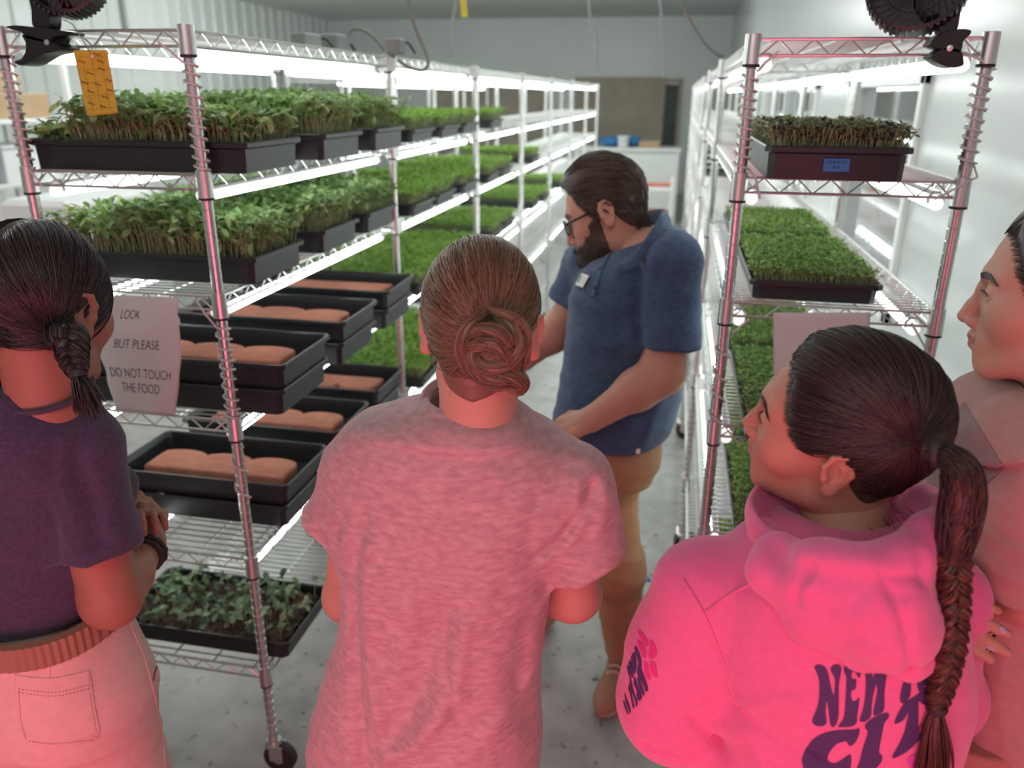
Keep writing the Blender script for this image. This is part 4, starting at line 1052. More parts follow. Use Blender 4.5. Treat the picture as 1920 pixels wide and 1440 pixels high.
# ------------------------------------------------------------------ hands
def hand_sdf(P, wrist, dirn, palmn, thumb_side, curl=0.5, s=1.0, spread=0.10, curls=None):
    # wrist point, direction of the fingers, palm normal; five separate fingers
    d = A(*dirn); d /= np.linalg.norm(d); n = A(*palmn); n = n-d*(n @ d); n /= np.linalg.norm(n); sd = np.cross(d, n)*thumb_side
    Wp = A(*wrist)
    def pt(u, v, w): return Wp+(d*u+sd*v+n*w)*s
    r = None
    palm = smin(cap(P, pt(0.012, 0.012, 0), pt(0.075, 0.028, 0), 0.016*s, 0.013*s), cap(P, pt(0.012, -0.012, 0), pt(0.070, -0.026, 0), 0.016*s, 0.012*s), 0.02*s)
    palm = smin(palm, cap(P, pt(0.012, 0, 0), pt(0.078, 0.002, 0), 0.016*s, 0.0125*s), 0.02*s)
    palm = smin(palm, cap(P, pt(-0.03, 0, 0), pt(0.015, 0, 0), 0.023*s, 0.020*s), 0.02*s)
    f = palm
    specs = [(0.077, 0.028, 0.042, 0.024, 0.020, 0.0085), (0.082, 0.010, 0.046, 0.028, 0.021, 0.0088), (0.079, -0.009, 0.042, 0.026, 0.020, 0.0083), (0.071, -0.026, 0.033, 0.020, 0.018, 0.0074)]
    for i, (u, v, a, b_, c, rr) in enumerate(specs):
        cl = (curls[i] if curls else curl); base = pt(u, v, 0); ang = 0.0; q = base; pts = [q]; sp = spread*(1.5-i)
        for ln, k in ((a, 0.9), (b_, 1.1), (c, 0.7)):
            ang += cl*k; dd = (d*math.cos(sp)+sd*math.sin(sp))*math.cos(ang)+n*math.sin(ang); q = q+dd*ln*s; pts.append(q)
        f = smin(f, chain(P, pts, [rr*1.08*s, rr*s, rr*0.92*s, rr*0.78*s], 0.004), 0.006*s)
    tb = [pt(0.020, 0.022, 0.004), pt(0.046, 0.046, 0.012), pt(0.070, 0.056, 0.020+0.01*curl), pt(0.090, 0.056, 0.028+0.016*curl)]
    f = smin(f, chain(P, tb, [0.015*s, 0.0115*s, 0.0098*s, 0.0082*s], 0.006), 0.008*s)
    return f
# ------------------------------------------------------------------ people: shared pieces
def skin_mat(name, col, col2=None):
    return mat(name, col, rough=0.48, spec=0.35, sub=0.18, bump=0.10, bscale=420, var=0.05, scale=22)
def hair_mats(name, cols, rough=0.38):
    return [mat('%s_%d' % (name, i), c, rough=rough, spec=0.45) for i, c in enumerate(cols)]
def merge(parts):
    V = []; Fq = []; M_ = []; o = 0
    for v, f, m_ in parts:
        V.append(v); Fq.append(f+o); M_.append(m_ if m_ is not None else np.zeros(len(f), int)); o += len(v)
    return np.concatenate(V), np.concatenate(Fq), np.concatenate(M_)
def head_part(fr, H, h=0.0023):
    f = lambda P: head_sdf(P, H)
    V, Fq = surf(f, (-0.105, -0.135, -0.215), (0.105, 0.135, 0.14), h, 1)
    mi = head_mat_index(V[Fq].mean(1))
    return fr.w(V), Fq, mi
M_eye = mat('eye_white', (0.62, 0.58, 0.55), rough=0.15); M_iris = mat('brown_iris', (0.05, 0.025, 0.012), rough=0.1)
def face_bits(par, org, fr, browmats, H, lid_m, sides=(-1, 1)):
    # eyeballs, brows and lashes
    for s in sides:
        b = MB(); c = fr.w(A(s*0.0325, 0.0725, 0.0042))-org; n = fr.w(A(s*0.0325+s*0.001, 1.0725, -0.03))-fr.w(A(s*0.0325, 0.0725, 0.0042)); n /= np.linalg.norm(n)
        Q = Vector((0, 0, 1)).rotation_difference(Vector(n)).to_matrix()
        b.mi = 0; b.sphere(Vector(c), 0.0128*fr.s, 20, Q)
        b.mi = 1; b.lathe([(0.0058*fr.s, 0.0113*fr.s), (0.0040*fr.s, 0.01245*fr.s), (0.0005*fr.s, 0.0130*fr.s)], Vector(c), 20, Q)
        b.build('eye', [M_eye, M_iris], par, True)
        rg = np.random.default_rng(5+s); N = 130; t = rg.uniform(0, 1, N)
        bx = s*(0.013+0.036*t); bz = 0.0235+0.006*np.sin(PI*np.clip(t*0.9+0.05, 0, 1))-0.004*t**2+rg.normal(0, 0.0016, N)*(1-0.5*t)
        by = 0.093-0.30*np.maximum(0, np.abs(bx)-0.012)-0.004
        st = np.stack([bx, by, bz], 1); K = 5; u = np.linspace(0, 1, K)
        dr = np.stack([s*0.010*np.ones(N), -0.004*np.ones(N), 0.003-0.006*t], 1)
        L = (st[:, None]+dr[:, None]*u[None, :, None]).reshape(-1, 3)
        f = lambda P: head_sdf(P, H)
        for _ in range(4):
            g = grad(f, L, 0.001); L = L-(f(L)-0.0009)[:, None]*g/((g*g).sum(1)+1e-6)[:, None]
        me = strands_mesh('eyebrow', fr.w(L).reshape(N, K, 3)-org, 0.00055*fr.s, browmats, 3); link('eyebrow', me, par)
        # lash line
        b = MB(); a = np.linspace(-1, 1, 13); P = np.stack([s*0.0325+0.0125*a, 0.0885-0.0055*a*a-0.002*a*s, 0.0030+0.0048*np.sqrt(np.maximum(0, 1-a*a))], 1)
        b.tube([Vector(p) for p in fr.w(P)-org], 0.0007*fr.s, 5)
        for k in range(1, 12):
            p = P[k]; q = p+A(0.002*a[k], 0.0040, 0.0018); b.tube([Vector(fr.w(p)-org), Vector(fr.w((p+q)/2+A(0, 0.0004, -0.001))-org), Vector(fr.w(q)-org)], [0.00035, 0.0003, 0.00012], 3)
        b.build('eyelashes', lid_m, par)
def hair_cap(par, org, fr, H, K, t, mats, h=0.003, name='hair'):
    f = lambda P: hair_cap_sdf(P, H, K, t)
    V, Fq = surf(f, (-0.11, -0.14, -0.13), (0.11, 0.13, 0.16), h, 1)
    return link(name, np_mesh(name, fr.w(V)-org, Fq, mats, None, True), par)
def folds(P, amp, dirs, seed=0):
    # soft cloth folds: sum of warped ridges
    d = np.zeros(len(P)); rg = np.random.default_rng(seed)
    for (kx, ky, kz, a) in dirs:
        ph = rg.uniform(0, 6.28); w = 0.6*np.sin(P[:, 2]*9+ph)+0.5*np.sin(P[:, 0]*13-ph)
        s = np.sin(P[:, 0]*kx+P[:, 1]*ky+P[:, 2]*kz+ph+w); d += a*(1-np.abs(s))**2
    return d*amp
def cut(d, P, c, n, k=0.003):
    # keep the side n points away from
    return smax(d, (P-A(*c)) @ (A(*n)/np.linalg.norm(n)), k)
def blur_cell(x): return x
def shoe_sdf(P, heel, yaw, L=0.27, Wd=0.095, H=0.10):
    c, s = math.cos(yaw), math.sin(yaw); q = P-A(*heel); y = -q[:, 0]*s+q[:, 1]*c; x = q[:, 0]*c+q[:, 1]*s; Q = np.stack([x, y, q[:, 2]], 1)
    d = ell(Q, (0, L*0.30, 0.035), (Wd*0.46, L*0.42, 0.050)); d = smin(d, ell(Q, (0, L*0.70, 0.028), (Wd*0.50, L*0.36, 0.040)), 0.03)
    d = smin(d, cap(Q, (0, 0.06, 0.03), (0, 0.045, H), 0.042, 0.044), 0.04)
    return smax(d, -(Q[:, 2]-0.018), 0.004)
def sole_sdf(P, heel, yaw, L=0.27, Wd=0.095):
    c, s = math.cos(yaw), math.sin(yaw); q = P-A(*heel); y = -q[:, 0]*s+q[:, 1]*c; x = q[:, 0]*c+q[:, 1]*s
    w = Wd*0.5*(0.86+0.20*np.sin(np.clip(y/L, 0, 1)*PI*0.95-0.5)); yy = (y-L*0.47)/(L*0.53)
    n = (np.abs(x/w)**2.6+np.abs(yy)**2.6)**(1/2.6); d = (n-1)*0.04
    return smax(d, np.abs(q[:, 2]-0.013)-0.013, 0.004)
def lower_body(par, org, hips, yaw, zw, a, b_, feet, m_pants, m_shoe, m_sole, knees=None, rth=0.085, rcalf=0.062, rank=0.056, name='trousers', hemz=0.09, pockets=None, sneaker_laces=None, fseed=0, extra=None, h=0.006):
    hx, hy = hips; c, s = math.cos(yaw), math.sin(yaw)
    def W(x, y, z): return (hx+x*c-y*s, hy+x*s+y*c, z)
    zh = zw-0.17
    LO = Loft([(zw+0.01, hx, hy, a*0.90, b_*0.92), (zw-0.08, hx, hy, a*0.98, b_*1.0), (zw-0.17, hx, hy, a*1.02, b_*1.08), (zw-0.24, hx, hy, a*0.9, b_*0.9)], yaw, 2.4)
    legs = []
    for i, (fx, fy, fyaw) in enumerate(feet):
        sgn = -1 if i == 0 else 1; hp = W(sgn*a*0.50, 0, zh); kn = knees[i] if knees else ((hp[0]+fx)/2-math.sin(yaw)*0.02, (hp[1]+fy)/2+math.cos(yaw)*0.03, (zh+0.1)/2+0.02)
        legs.append([hp, kn, (fx, fy, hemz)])
    def f(P):
        d = LO(P)
        for L in legs:
            e = chain(P, L, [rth, rcalf+0.008, rank], 0.05); d = smin(d, e, 0.045)
        d = d-folds(P, 1.0, [(10, 6, 55, 0.0022), (-18, 14, 35, 0.002)], fseed)*np.clip((zw-0.05-P[:, 2])*6, 0, 1)
        if extra: d = extra(d, P)
        return smax(smax(d, P[:, 2]-zw, 0.004), hemz-P[:, 2], 0.004)
    lo, hi = bb([W(a, b_, zw), W(-a, -b_, zw)]+[q for L in legs for q in L], 0.13); lo[2] = hemz-0.02; hi[2] = zw+0.02
    o = solid(name, f, lo, hi, h, m_pants, par, org)
    for (fx, fy, fyaw) in feet:
        heel = (fx+math.sin(fyaw)*0.055, fy-math.cos(fyaw)*0.055, 0.0)
        ft = [(fx-math.sin(fyaw)*0.25, fy+math.cos(fyaw)*0.25, 0), (fx+math.sin(fyaw)*0.1, fy-math.cos(fyaw)*0.1, 0)]
        lo2, hi2 = bb(ft, 0.08); lo2[2] = -0.012; hi2[2] = 0.17
        sh = solid('shoe', lambda P: shoe_sdf(P, heel, fyaw), lo2, hi2, 0.005, m_shoe, par, org)
        sl = solid('sole', lambda P: sole_sdf(P, heel, fyaw), lo2, hi2, 0.005, m_sole, sh, org)
        if sneaker_laces:
            b = MB()
            for k in range(4):
                y0 = 0.105+0.022*k; z0 = 0.088-0.009*k
                pts = []
                for t in np.linspace(-1, 1, 7):
                    x = t*0.026; pts.append(Vector((heel[0]+x*math.cos(fyaw)-y0*math.sin(fyaw), heel[1]+x*math.sin(fyaw)+y0*math.cos(fyaw), z0+0.010-0.012*t*t)) - Vector(org))
                b.tube(pts, 0.0035, 6)
            b.build('laces', sneaker_laces, sh)
    return o, f
# ------------------------------------------------------------------ girl with the bun, heather pink shirt, seen from behind
def pxpt(px, py, Y): return np.array(tuple(atY(px, py, Y)))
def rows_loft(rows, Y, yaw=0.0, p=2.3):
    secs = []
    for r in rows:
        py, l, rr, b_ = r[:4]; dy = r[4] if len(r) > 4 else 0.0
        a, c = atY(l, py, Y), atY(rr, py, Y); secs.append(((a.z+c.z)/2, (a.x+c.x)/2, Y+dy, abs(c.x-a.x)/2, b_))
    return Loft(secs, yaw, p), secs
M_skin1 = skin_mat('fair_skin', (0.52, 0.30, 0.22)); M_lip1 = mat('lips_rose', (0.40, 0.15, 0.13), rough=0.35)
HM_brown = hair_mats('light_brown_hair', [(0.17, 0.105, 0.062), (0.25, 0.165, 0.10), (0.115, 0.070, 0.043), (0.20, 0.125, 0.072)])
def heather(name, c1, c2):
    M = mat(name, c1, rough=0.85, spec=0.15, col2=c2, scale=150, stretch=(0.38, 0.38, 1.0), bump=0.25, bscale=900, detail=5, sheen=0.25); return M
M_teeC = heather('heather_mauve_cotton', (0.385, 0.245, 0.255), (0.53, 0.365, 0.375))
M_dkpants = mat('dark_trousers', (0.03, 0.03, 0.035), rough=0.85, spec=0.2)
M_shoeb = mat('grey_shoe', (0.12, 0.12, 0.12), rough=0.7); M_sole = mat('white_sole', (0.6, 0.58, 0.55), rough=0.6)

def center_girl():
    H = dict(jaw=0.9, nose=0.98, neck=0.055, w=1.0, nb=(0.0, -0.02, -0.21), earbig=1.0)
    Yh = 1.0; c = pxpt(903, 616, Yh); fr = Frame(c, math.radians(5), math.radians(-4), 0.02, 0.93)
    org = np.array([c[0], 1.0, 0.0])
    # torso of the shirt, from the outline of her back
    rows = [(748, 800, 955, 0.062, -0.005), (762, 760, 985, 0.078, -0.01), (780, 705, 1012, 0.092, -0.01), (802, 662, 1045, 0.104), (835, 640, 1075, 0.112), (880, 630, 1092, 0.118), (940, 626, 1090, 0.122), (1000, 632, 1066, 0.123), (1050, 645, 1045, 0.122),
            (1110, 655, 1029, 0.118), (1180, 648, 1016, 0.120), (1270, 622, 1012, 0.128), (1360, 600, 1013, 0.136), (1440, 584, 1012, 0.142), (1520, 575, 1012, 0.145)]
    LO, secs = rows_loft(rows, 1.0)
    Lsh, Rsh = pxpt(684, 888, 1.0), pxpt(1066, 912, 1.0)
    Lcf, Rcf = pxpt(618, 1010, 1.02), pxpt(1108, 1052, 1.02)
    Lel, Rel = pxpt(654, 1118, 1.06), pxpt(1074, 1112, 1.06)
    Lwr, Rwr = pxpt(955, 1075, 1.19), pxpt(770, 1090, 1.20)
    # body: head, arms, hands in one skin
    def armf(P):
        d = chain(P, [Lsh, Lel], [0.046, 0.040], 0.02); d = smin(d, chain(P, [Lel, Lwr], [0.041, 0.026], 0.02), 0.02)
        e = chain(P, [Rsh, Rel], [0.046, 0.042], 0.02); e = smin(e, chain(P, [Rel, Rwr], [0.042, 0.026], 0.02), 0.02)
        d = np.minimum(d, e)
        dl = pxpt(1052, 1100, 1.10)-Lwr
        h1 = hand_sdf(P, Lwr, dl, (0.15, -0.9, -0.1), 1, 0.25, 0.92)
        h2 = hand_sdf(P, Rwr, pxpt(690, 1085, 1.13)-Rwr, (0.1, -0.9, 0.1), -1, 0.3, 0.92)
        d = smin(d, smin(h1, h2, 0.004), 0.012)
        # shoulders and chest under the shirt join everything
        d = smin(d, chain(P, [Lsh, (c[0], 1.0, Lsh[2]+0.01), Rsh], [0.05, 0.065, 0.05], 0.03), 0.03)
        d = smin(d, cap(P, (c[0], 0.99, Lsh[2]), (c[0], 0.985, 1.42), 0.055, 0.052), 0.03)
        return d
    lo, hi = bb([Lsh, Rsh, Lel, Rel, Lwr, Rwr, pxpt(1052, 1100, 1.1), (c[0], 1.0, 1.43)], 0.08)
    va, fa = surf(armf, lo, hi, 0.0045, 1)
    V, Fq, mi = merge([head_part(fr, H), (va, fa, None)])
    person = link('person', np_mesh('body', V-org, Fq, [M_skin1, M_lip1], mi, True), None, org)
    tag(person, 'girl with a low brown hair bun seen from behind, in a heather pink T-shirt', 'person')
    face_bits(person, org, fr, HM_brown, H, HM_brown[2])
    # shirt
    cre = []
    def cr(pts, w, amp): cre.append(([np.array(tuple(atY(x, y, 0.90))) for x, y in pts], w, amp))
    cr([(700, 1010), (690, 1120), (700, 1250), (740, 1400)], 0.012, 0.007); cr([(655, 1130), (670, 1250), (700, 1440)], 0.012, -0.010)
    cr([(830, 1140), (800, 1250), (770, 1330), (735, 1385)], 0.024, -0.012); cr([(880, 1150), (860, 1290), (790, 1370), (740, 1390)], 0.014, 0.008)
    cr([(832, 1290), (800, 1340), (735, 1392)], 0.016, 0.006); cr([(742, 1190), (770, 1280), (800, 1330)], 0.007, 0.0035); cr([(835, 1150), (838, 1230), (865, 1340)], 0.007, -0.004)
    cr([(925, 1000), (905, 1150), (935, 1330), (900, 1440)], 0.022, 0.004); cr([(1000, 950), (985, 1060), (1010, 1140)], 0.012, -0.005); cr([(690, 960), (670, 1060)], 0.010, -0.006)
    cr([(1100, 950), (1085, 990), (1050, 1035), (1000, 1060)], 0.009, -0.009); cr([(1075, 930), (1085, 1000), (1058, 1040)], 0.010, 0.007); cr([(1010, 1300), (900, 1380), (830, 1440)], 0.014, 0.005)
    cr([(610, 930), (640, 970), (625, 1010)], 0.008, -0.006); cr([(600, 880), (615, 930), (650, 1010)], 0.008, 0.005); cr([(720, 1060), (710, 1180)], 0.012, 0.005); cr([(980, 1180), (960, 1300), (985, 1440)], 0.014, -0.006)
    cr([(1120, 900), (1135, 960), (1120, 1030)], 0.012, 0.004)
    Lo2, Ro2 = pxpt(642, 982, 1.0), pxpt(1100, 1052, 1.0)
    nl, nr_ = Lo2-Lsh, Ro2-Rsh
    def teef(P):
        d = LO(P)
        s1 = chain(P, [Lsh+A(0.03, 0, 0.012), Lsh, Lo2+nl*0.15], [0.050, 0.058, 0.060], 0.03); s1 = cut(s1, P, Lo2+A(0, 0, -0.005), nl)
        s2 = chain(P, [Rsh+A(-0.03, 0, 0.012), Rsh, Ro2+nr_*0.15], [0.050, 0.058, 0.062], 0.03); s2 = cut(s2, P, Ro2+A(0, 0, -0.002), nr_+A(0.03, 0, 0.0))
        d = smin(d, s1, 0.022); d = smin(d, s2, 0.022)
        bk = np.clip((1.0-P[:, 1])*20, 0, 1)
        P2 = P.copy(); P2[:, 1] = 0.9
        for pts, w, amp in cre:
            m_ = None
            for i in range(len(pts)-1):
                e = cap(P2, pts[i], pts[i+1], 0); m_ = e if m_ is None else np.minimum(m_, e)
            d = d-1.25*amp*np.exp(-(m_/w)**2)*bk
        d = d-folds(P, 1.0, [(25, 8, 18, 0.003), (9, 6, 45, 0.0015)], 4)
        nb_ = pxpt(878, 735, 0.995)
        d = smax(d, -cap(P, (nb_[0], 1.0, nb_[2]-0.035), (nb_[0], 1.01, nb_[2]+0.2), 0.054, 0.060), 0.006)
        # hem and cuff lines
        return smax(d, 0.76-P[:, 2], 0.004)
    zs_ = [q[0] for q in secs]; lo = A(c[0]-0.36, 0.80, 0.74); hi = A(c[0]+0.34, 1.2, max(zs_)+0.02)
    tee = solid('t_shirt', teef, lo, hi, 0.0048, M_teeC, person, org)
    b = MB(); pts = []
    nb_ = pxpt(878, 752, 0.995)
    for k in range(40):
        a = 2*PI*k/40; x = nb_[0]+0.062*math.cos(a); y = 0.998+0.060*math.sin(a); pts.append(Vector((x, y, nb_[2]-0.001+0.014*math.sin(a)+0.004*abs(math.cos(a)))) - Vector(org))
    b.tube(pts, 0.0075, 8, closed=True, flat=0.6); b.build('collar', M_teeC, tee, True)
    # hair: cap, combed strands, and a messy bun of twisted locks
    K = [(0.0, 0.083), (0.35, 0.080), (0.62, 0.066), (0.86, 0.034), (1.15, 0.016), (1.42, 0.028), (1.75, 0.016), (2.05, -0.028), (2.5, -0.070), (3.15, -0.088)]
    tk = 0.0085
    hcap = hair_cap(person, org, fr, H, K, tk-0.001, HM_brown[0])
    anc = (0.026, -0.104, 0.010)
    P = combed(H, K, anc, 2600, tk, 11, 20, 1.0, 0.010)
    link('hair_strands', strands_mesh('hair_strands', fr.w(P)-org, 0.00085, HM_brown, 2), hcap)
    bc = fr.w(A(0.032, -0.112, 0.002)); rg = np.random.default_rng(8)
    right = (fr.w(A(1, 0, 0))-fr.w(A(0, 0, 0)))/fr.s; up = A(0, 0, 1.0); bk = fr.w(A(0, -1, 0))-fr.w(A(0, 0, 0))
    bun = None
    def B_(u, v, w): return bc+(right*u+up*v+bk*w)*0.80
    fb = lambda P: smin(ell(P, tuple(B_(0, -0.004, 0.004)), (0.031, 0.022, 0.036)), ell(P, tuple(B_(0.008, -0.020, 0.006)), (0.027, 0.019, 0.022)), 0.02)
    lo, hi = bb([bc], 0.09)
    bun = solid('hair_bun', fb, lo, hi, 0.003, HM_brown[2], person, org)
    locks = [([(-0.012, 0.052, -0.006), (-0.034, 0.030, 0.012), (-0.042, 0.002, 0.018), (-0.030, -0.030, 0.020), (0.000, -0.046, 0.022), (0.030, -0.036, 0.020), (0.042, -0.010, 0.014)], 0.0150),
             ([(0.004, 0.050, -0.004), (0.030, 0.034, 0.010), (0.040, 0.010, 0.018), (0.026, -0.016, 0.030), (-0.004, -0.026, 0.034), (-0.026, -0.010, 0.032), (-0.024, 0.012, 0.028)], 0.0135),
             ([(-0.028, 0.016, 0.026), (-0.012, 0.032, 0.032), (0.012, 0.030, 0.034), (0.026, 0.014, 0.032), (0.018, -0.002, 0.036), (-0.002, -0.002, 0.038)], 0.0120),
             ([(-0.020, -0.026, 0.026), (0.002, -0.040, 0.032), (0.028, -0.040, 0.028), (0.046, -0.052, 0.016), (0.040, -0.064, 0.010), (0.020, -0.058, 0.010)], 0.0135),
             ([(-0.034, -0.008, 0.014), (-0.022, 0.008, 0.036), (0.004, 0.014, 0.042), (0.024, -0.006, 0.038), (0.034, -0.030, 0.028)], 0.0110),
             ([(-0.008, 0.058, -0.010), (0.010, 0.054, 0.006), (0.034, 0.044, 0.006), (0.050, 0.018, 0.004), (0.050, -0.016, 0.006), (0.040, -0.040, 0.012)], 0.0090),
             ([(-0.038, 0.026, -0.002), (-0.046, 0.000, 0.004), (-0.040, -0.026, 0.008), (-0.018, -0.048, 0.012), (0.012, -0.060, 0.012), (0.038, -0.056, 0.010)], 0.0115)]
    for i, (pts, r) in enumerate(locks):
        path = smooth_path([B_(*p) for p in pts], 30); t = np.linspace(0, 1, 30); rad = 0.80*r*(0.45+0.55*np.sin(PI*np.clip(t*0.9+0.06, 0, 1)))
        b = MB(); b.tube([Vector(p-org) for p in path], list(rad*0.93), 10); core = b.build('hair_lock', HM_brown[i % 4], bun, True)
        bp = bundle_paths(path, rad, 46, i, 1.0, 0.35, 2.2)
        link('hair_strands', strands_mesh('hair_strands', bp-org, 0.0008, HM_brown, i), core)
    # loose wisps
    w = []
    for k in range(9):
        s0 = B_(*(rg.normal(0, 1, 3)*A(0.035, 0.035, 0.012)+A(0, 0.0, 0.02))); s1 = s0+right*rg.normal(0, 0.008)+up*rg.normal(0, 0.008)+bk*0.006; s2 = s1+right*rg.normal(0, 0.012)+up*rg.normal(-0.004, 0.008)
        w.append(smooth_path([s0, s1, s2], 10))
    link('hair_strands', strands_mesh('hair_strands', np.array(w)-org, 0.0006, HM_brown, 3), bun)
    lower_body(person, org, (secs[-2][1], 1.0), 0.0, 0.93, 0.145, 0.105, [(secs[-2][1]-0.10, 0.99, 0.1), (secs[-2][1]+0.10, 1.0, -0.1)], M_dkpants, M_shoeb, M_sole, rth=0.074, rcalf=0.052, rank=0.048)
    return person
center_girl()
# ------------------------------------------------------------------ girl with two black braids, navy shirt and pink trousers
M_skin2 = skin_mat('tan_skin', (0.31, 0.15, 0.10)); M_lip2 = mat('lips_brown', (0.33, 0.12, 0.10), rough=0.35)
HM_black = hair_mats('black_hair', [(0.022, 0.020, 0.020), (0.040, 0.036, 0.036), (0.012, 0.011, 0.012)], 0.42)
M_teeL = mat('navy_cotton', (0.060, 0.050, 0.088), rough=0.9, spec=0.12, var=0.18, scale=160, bump=0.25, bscale=800, sheen=0.2)
M_pantL = mat('pink_twill', (0.66, 0.44, 0.40), rough=0.85, spec=0.15, var=0.05, scale=60, bump=0.25, bscale=700)
M_belt = mat('ribbed_brown_webbing', (0.30, 0.16, 0.10), rough=0.8)
M_gold = mat('gold_chain', (0.7, 0.45, 0.2), rough=0.25, metal=1.0)
def braid(par, org, path, w, mats, name='braid', turns=6, K=90, seed=0, side=None, nst=16):
    # three locks plaited along a path; w gives the half width along it
    path = smooth_path(path, K); T = np.gradient(path, axis=0); T /= np.linalg.norm(T, axis=1, keepdims=True)
    v = A(*(side if side is not None else (1, 0, 0))); U = v-T*(T @ v)[:, None]; U /= np.linalg.norm(U, axis=1, keepdims=True); B_ = np.cross(T, U)
    t = np.linspace(0, 1, K); ww = hermite(t, np.linspace(0, 1, len(w)), w); root = None
    for k in range(3):
        ph = 2*PI*(turns*t)+2*PI*k/3
        p = path+U*(ww*0.62*np.sin(ph))[:, None]+B_*(ww*0.42*np.sin(2*ph))[:, None]
        b = MB(); b.tube([Vector(q-org) for q in p], list(ww*0.50), 8); o = b.build(name if k == 0 else 'braid_lock', mats[k % len(mats)], par if k == 0 else root, True)
        if k == 0: root = o
        bp = bundle_paths(p, ww*0.53, nst, seed+k, 1.0, 0.2, 1.0)
        link('hair_strands', strands_mesh('hair_strands', bp-org, 0.0008, mats, seed+k, False), root)
    return root
def tail(par, org, path, w0, w1, mats, n=60, seed=0, name='braid_tail', K=16):
    P = smooth_path(path, K); rg = np.random.default_rng(seed); t = np.linspace(0, 1, K); out = []
    for i in range(n):
        o = rg.normal(0, 1, 3); o /= max(1, np.linalg.norm(o)); out.append(P+o[None]*(w0+(w1-w0)*np.sin(t*PI*0.62))[:, None]+rg.normal(0, 0.002, 3)[None]*t[:, None]*2)
    return link(name, strands_mesh(name, np.array(out)-org, 0.0010, mats, seed), par)
def left_girl():
    H = dict(jaw=0.9, nose=0.96, neck=0.052, nb=(0, 0.012, -0.21))
    lp = lambda px, py, Y: pxpt(px, py, Y*1.13)
    Ye = 0.87; e = lp(166, 592, Ye); yaw = math.radians(4)
    fr = Frame((0, 0, 0), yaw, math.radians(-12), 0.0); fr.c = e-fr.w(A(0.080, -0.014, -0.004)); c = fr.c
    org = np.array([c[0], c[1], 0.0]); Yc = 0.86*1.13
    rows = [(712, -46, 100, 0.066, -0.01), (734, -90, 122, 0.086, -0.012), (758, -150, 150, 0.104, -0.012), (795, -210, 180, 0.118, -0.01), (850, -230, 196, 0.120, 0.0), (910, -235, 200, 0.130, 0.01), (980, -225, 188, 0.128, 0.01), (1060, -215, 180, 0.118), (1140, -210, 176, 0.116), (1200, -212, 178, 0.118), (1260, -214, 180, 0.118)]
    LO, secs = rows_loft(rows, Yc)
    Rsh = lp(146, 838, 0.86); Rcf = lp(186, 1030, 0.84); Rel = lp(208, 1122, 0.85); Rwr = lp(280, 1022, 0.985)
    Lsh = np.array([2*secs[4][1]-Rsh[0], Yc, Rsh[2]]); Lel = Lsh+A(-0.03, 0.06, -0.27); Lwr = Rwr+A(-0.05, 0.045, -0.005)
    hd = lp(285, 955, 1.03)
    def armf(P):
        e_ = chain(P, [Rsh, (Rsh+Rel)/2+A(0, -0.004, 0), Rel], [0.048, 0.050, 0.044], 0.02); e_ = smin(e_, chain(P, [Rel, (Rel*0.62+Rwr*0.38), Rwr], [0.045, 0.040, 0.027], 0.02), 0.025)
        d = chain(P, [Lsh, Lel], [0.048, 0.042], 0.02); d = smin(d, chain(P, [Lel, Lwr], [0.042, 0.027], 0.02), 0.02)
        d = np.minimum(d, e_)
        h1 = hand_sdf(P, Rwr, hd-Rwr, (-0.75, 0.5, 0.1), 1, 0.75, 0.92, curls=[0.75, 0.8, 0.85, 0.9])
        h2 = hand_sdf(P, Lwr, hd+A(-0.01, -0.02, -0.02)-Lwr, (0.6, -0.6, 0.2), -1, 0.55, 0.90)
        d = smin(d, h1, 0.010); d = smin(d, h2, 0.004)
        d = smin(d, chain(P, [Lsh+A(0.02, 0.02, -0.01), (secs[4][1], Yc+0.025, Rsh[2]-0.03), Rsh+A(-0.02, 0.02, -0.01)], [0.045, 0.055, 0.045], 0.03), 0.02)
        nb_ = c+A(0.0, -0.028, -0.165); d = smin(d, cap(P, (nb_[0], nb_[1], Rsh[2]-0.01), tuple(nb_), 0.054, 0.053), 0.02)
        return d
    lo, hi = bb([Rsh, Lsh, Rel, Lel, Rwr, Lwr, hd, (c[0], c[1], c[2]-0.08)], 0.09)
    va, fa = surf(armf, lo, hi, 0.0042, 1)
    V, Fq, mi = merge([head_part(fr, H), (va, fa, None)])
    person = link('person', np_mesh('body', V-org, Fq, [M_skin2, M_lip2], mi, True), None, org)
    tag(person, 'girl with black braids in a navy T-shirt and pink trousers, hands clasped', 'person')
    face_bits(person, org, fr, HM_black, H, HM_black[2])
    # shirt
    Ro2 = Rcf; n_ = Rcf-Rsh; Lo2 = Lsh+(Lel-Lsh)*0.72; nl = Lel-Lsh; bust = lp(200, 918, 0.975)
    cre = []
    def cr(pts, w, amp): cre.append(([np.array(tuple(atY(x, y, 0.84))) for x, y in pts], w, amp))
    cr([(62, 850), (66, 920), (95, 990), (118, 1060)], 0.012, -0.012); cr([(50, 860), (58, 940), (85, 1010)], 0.008, 0.005); cr([(40, 880), (40, 980), (60, 1080)], 0.012, -0.005)
    cr([(100, 760), (125, 800), (150, 880)], 0.010, 0.004); cr([(20, 900), (60, 1000), (120, 1100)], 0.014, 0.004)
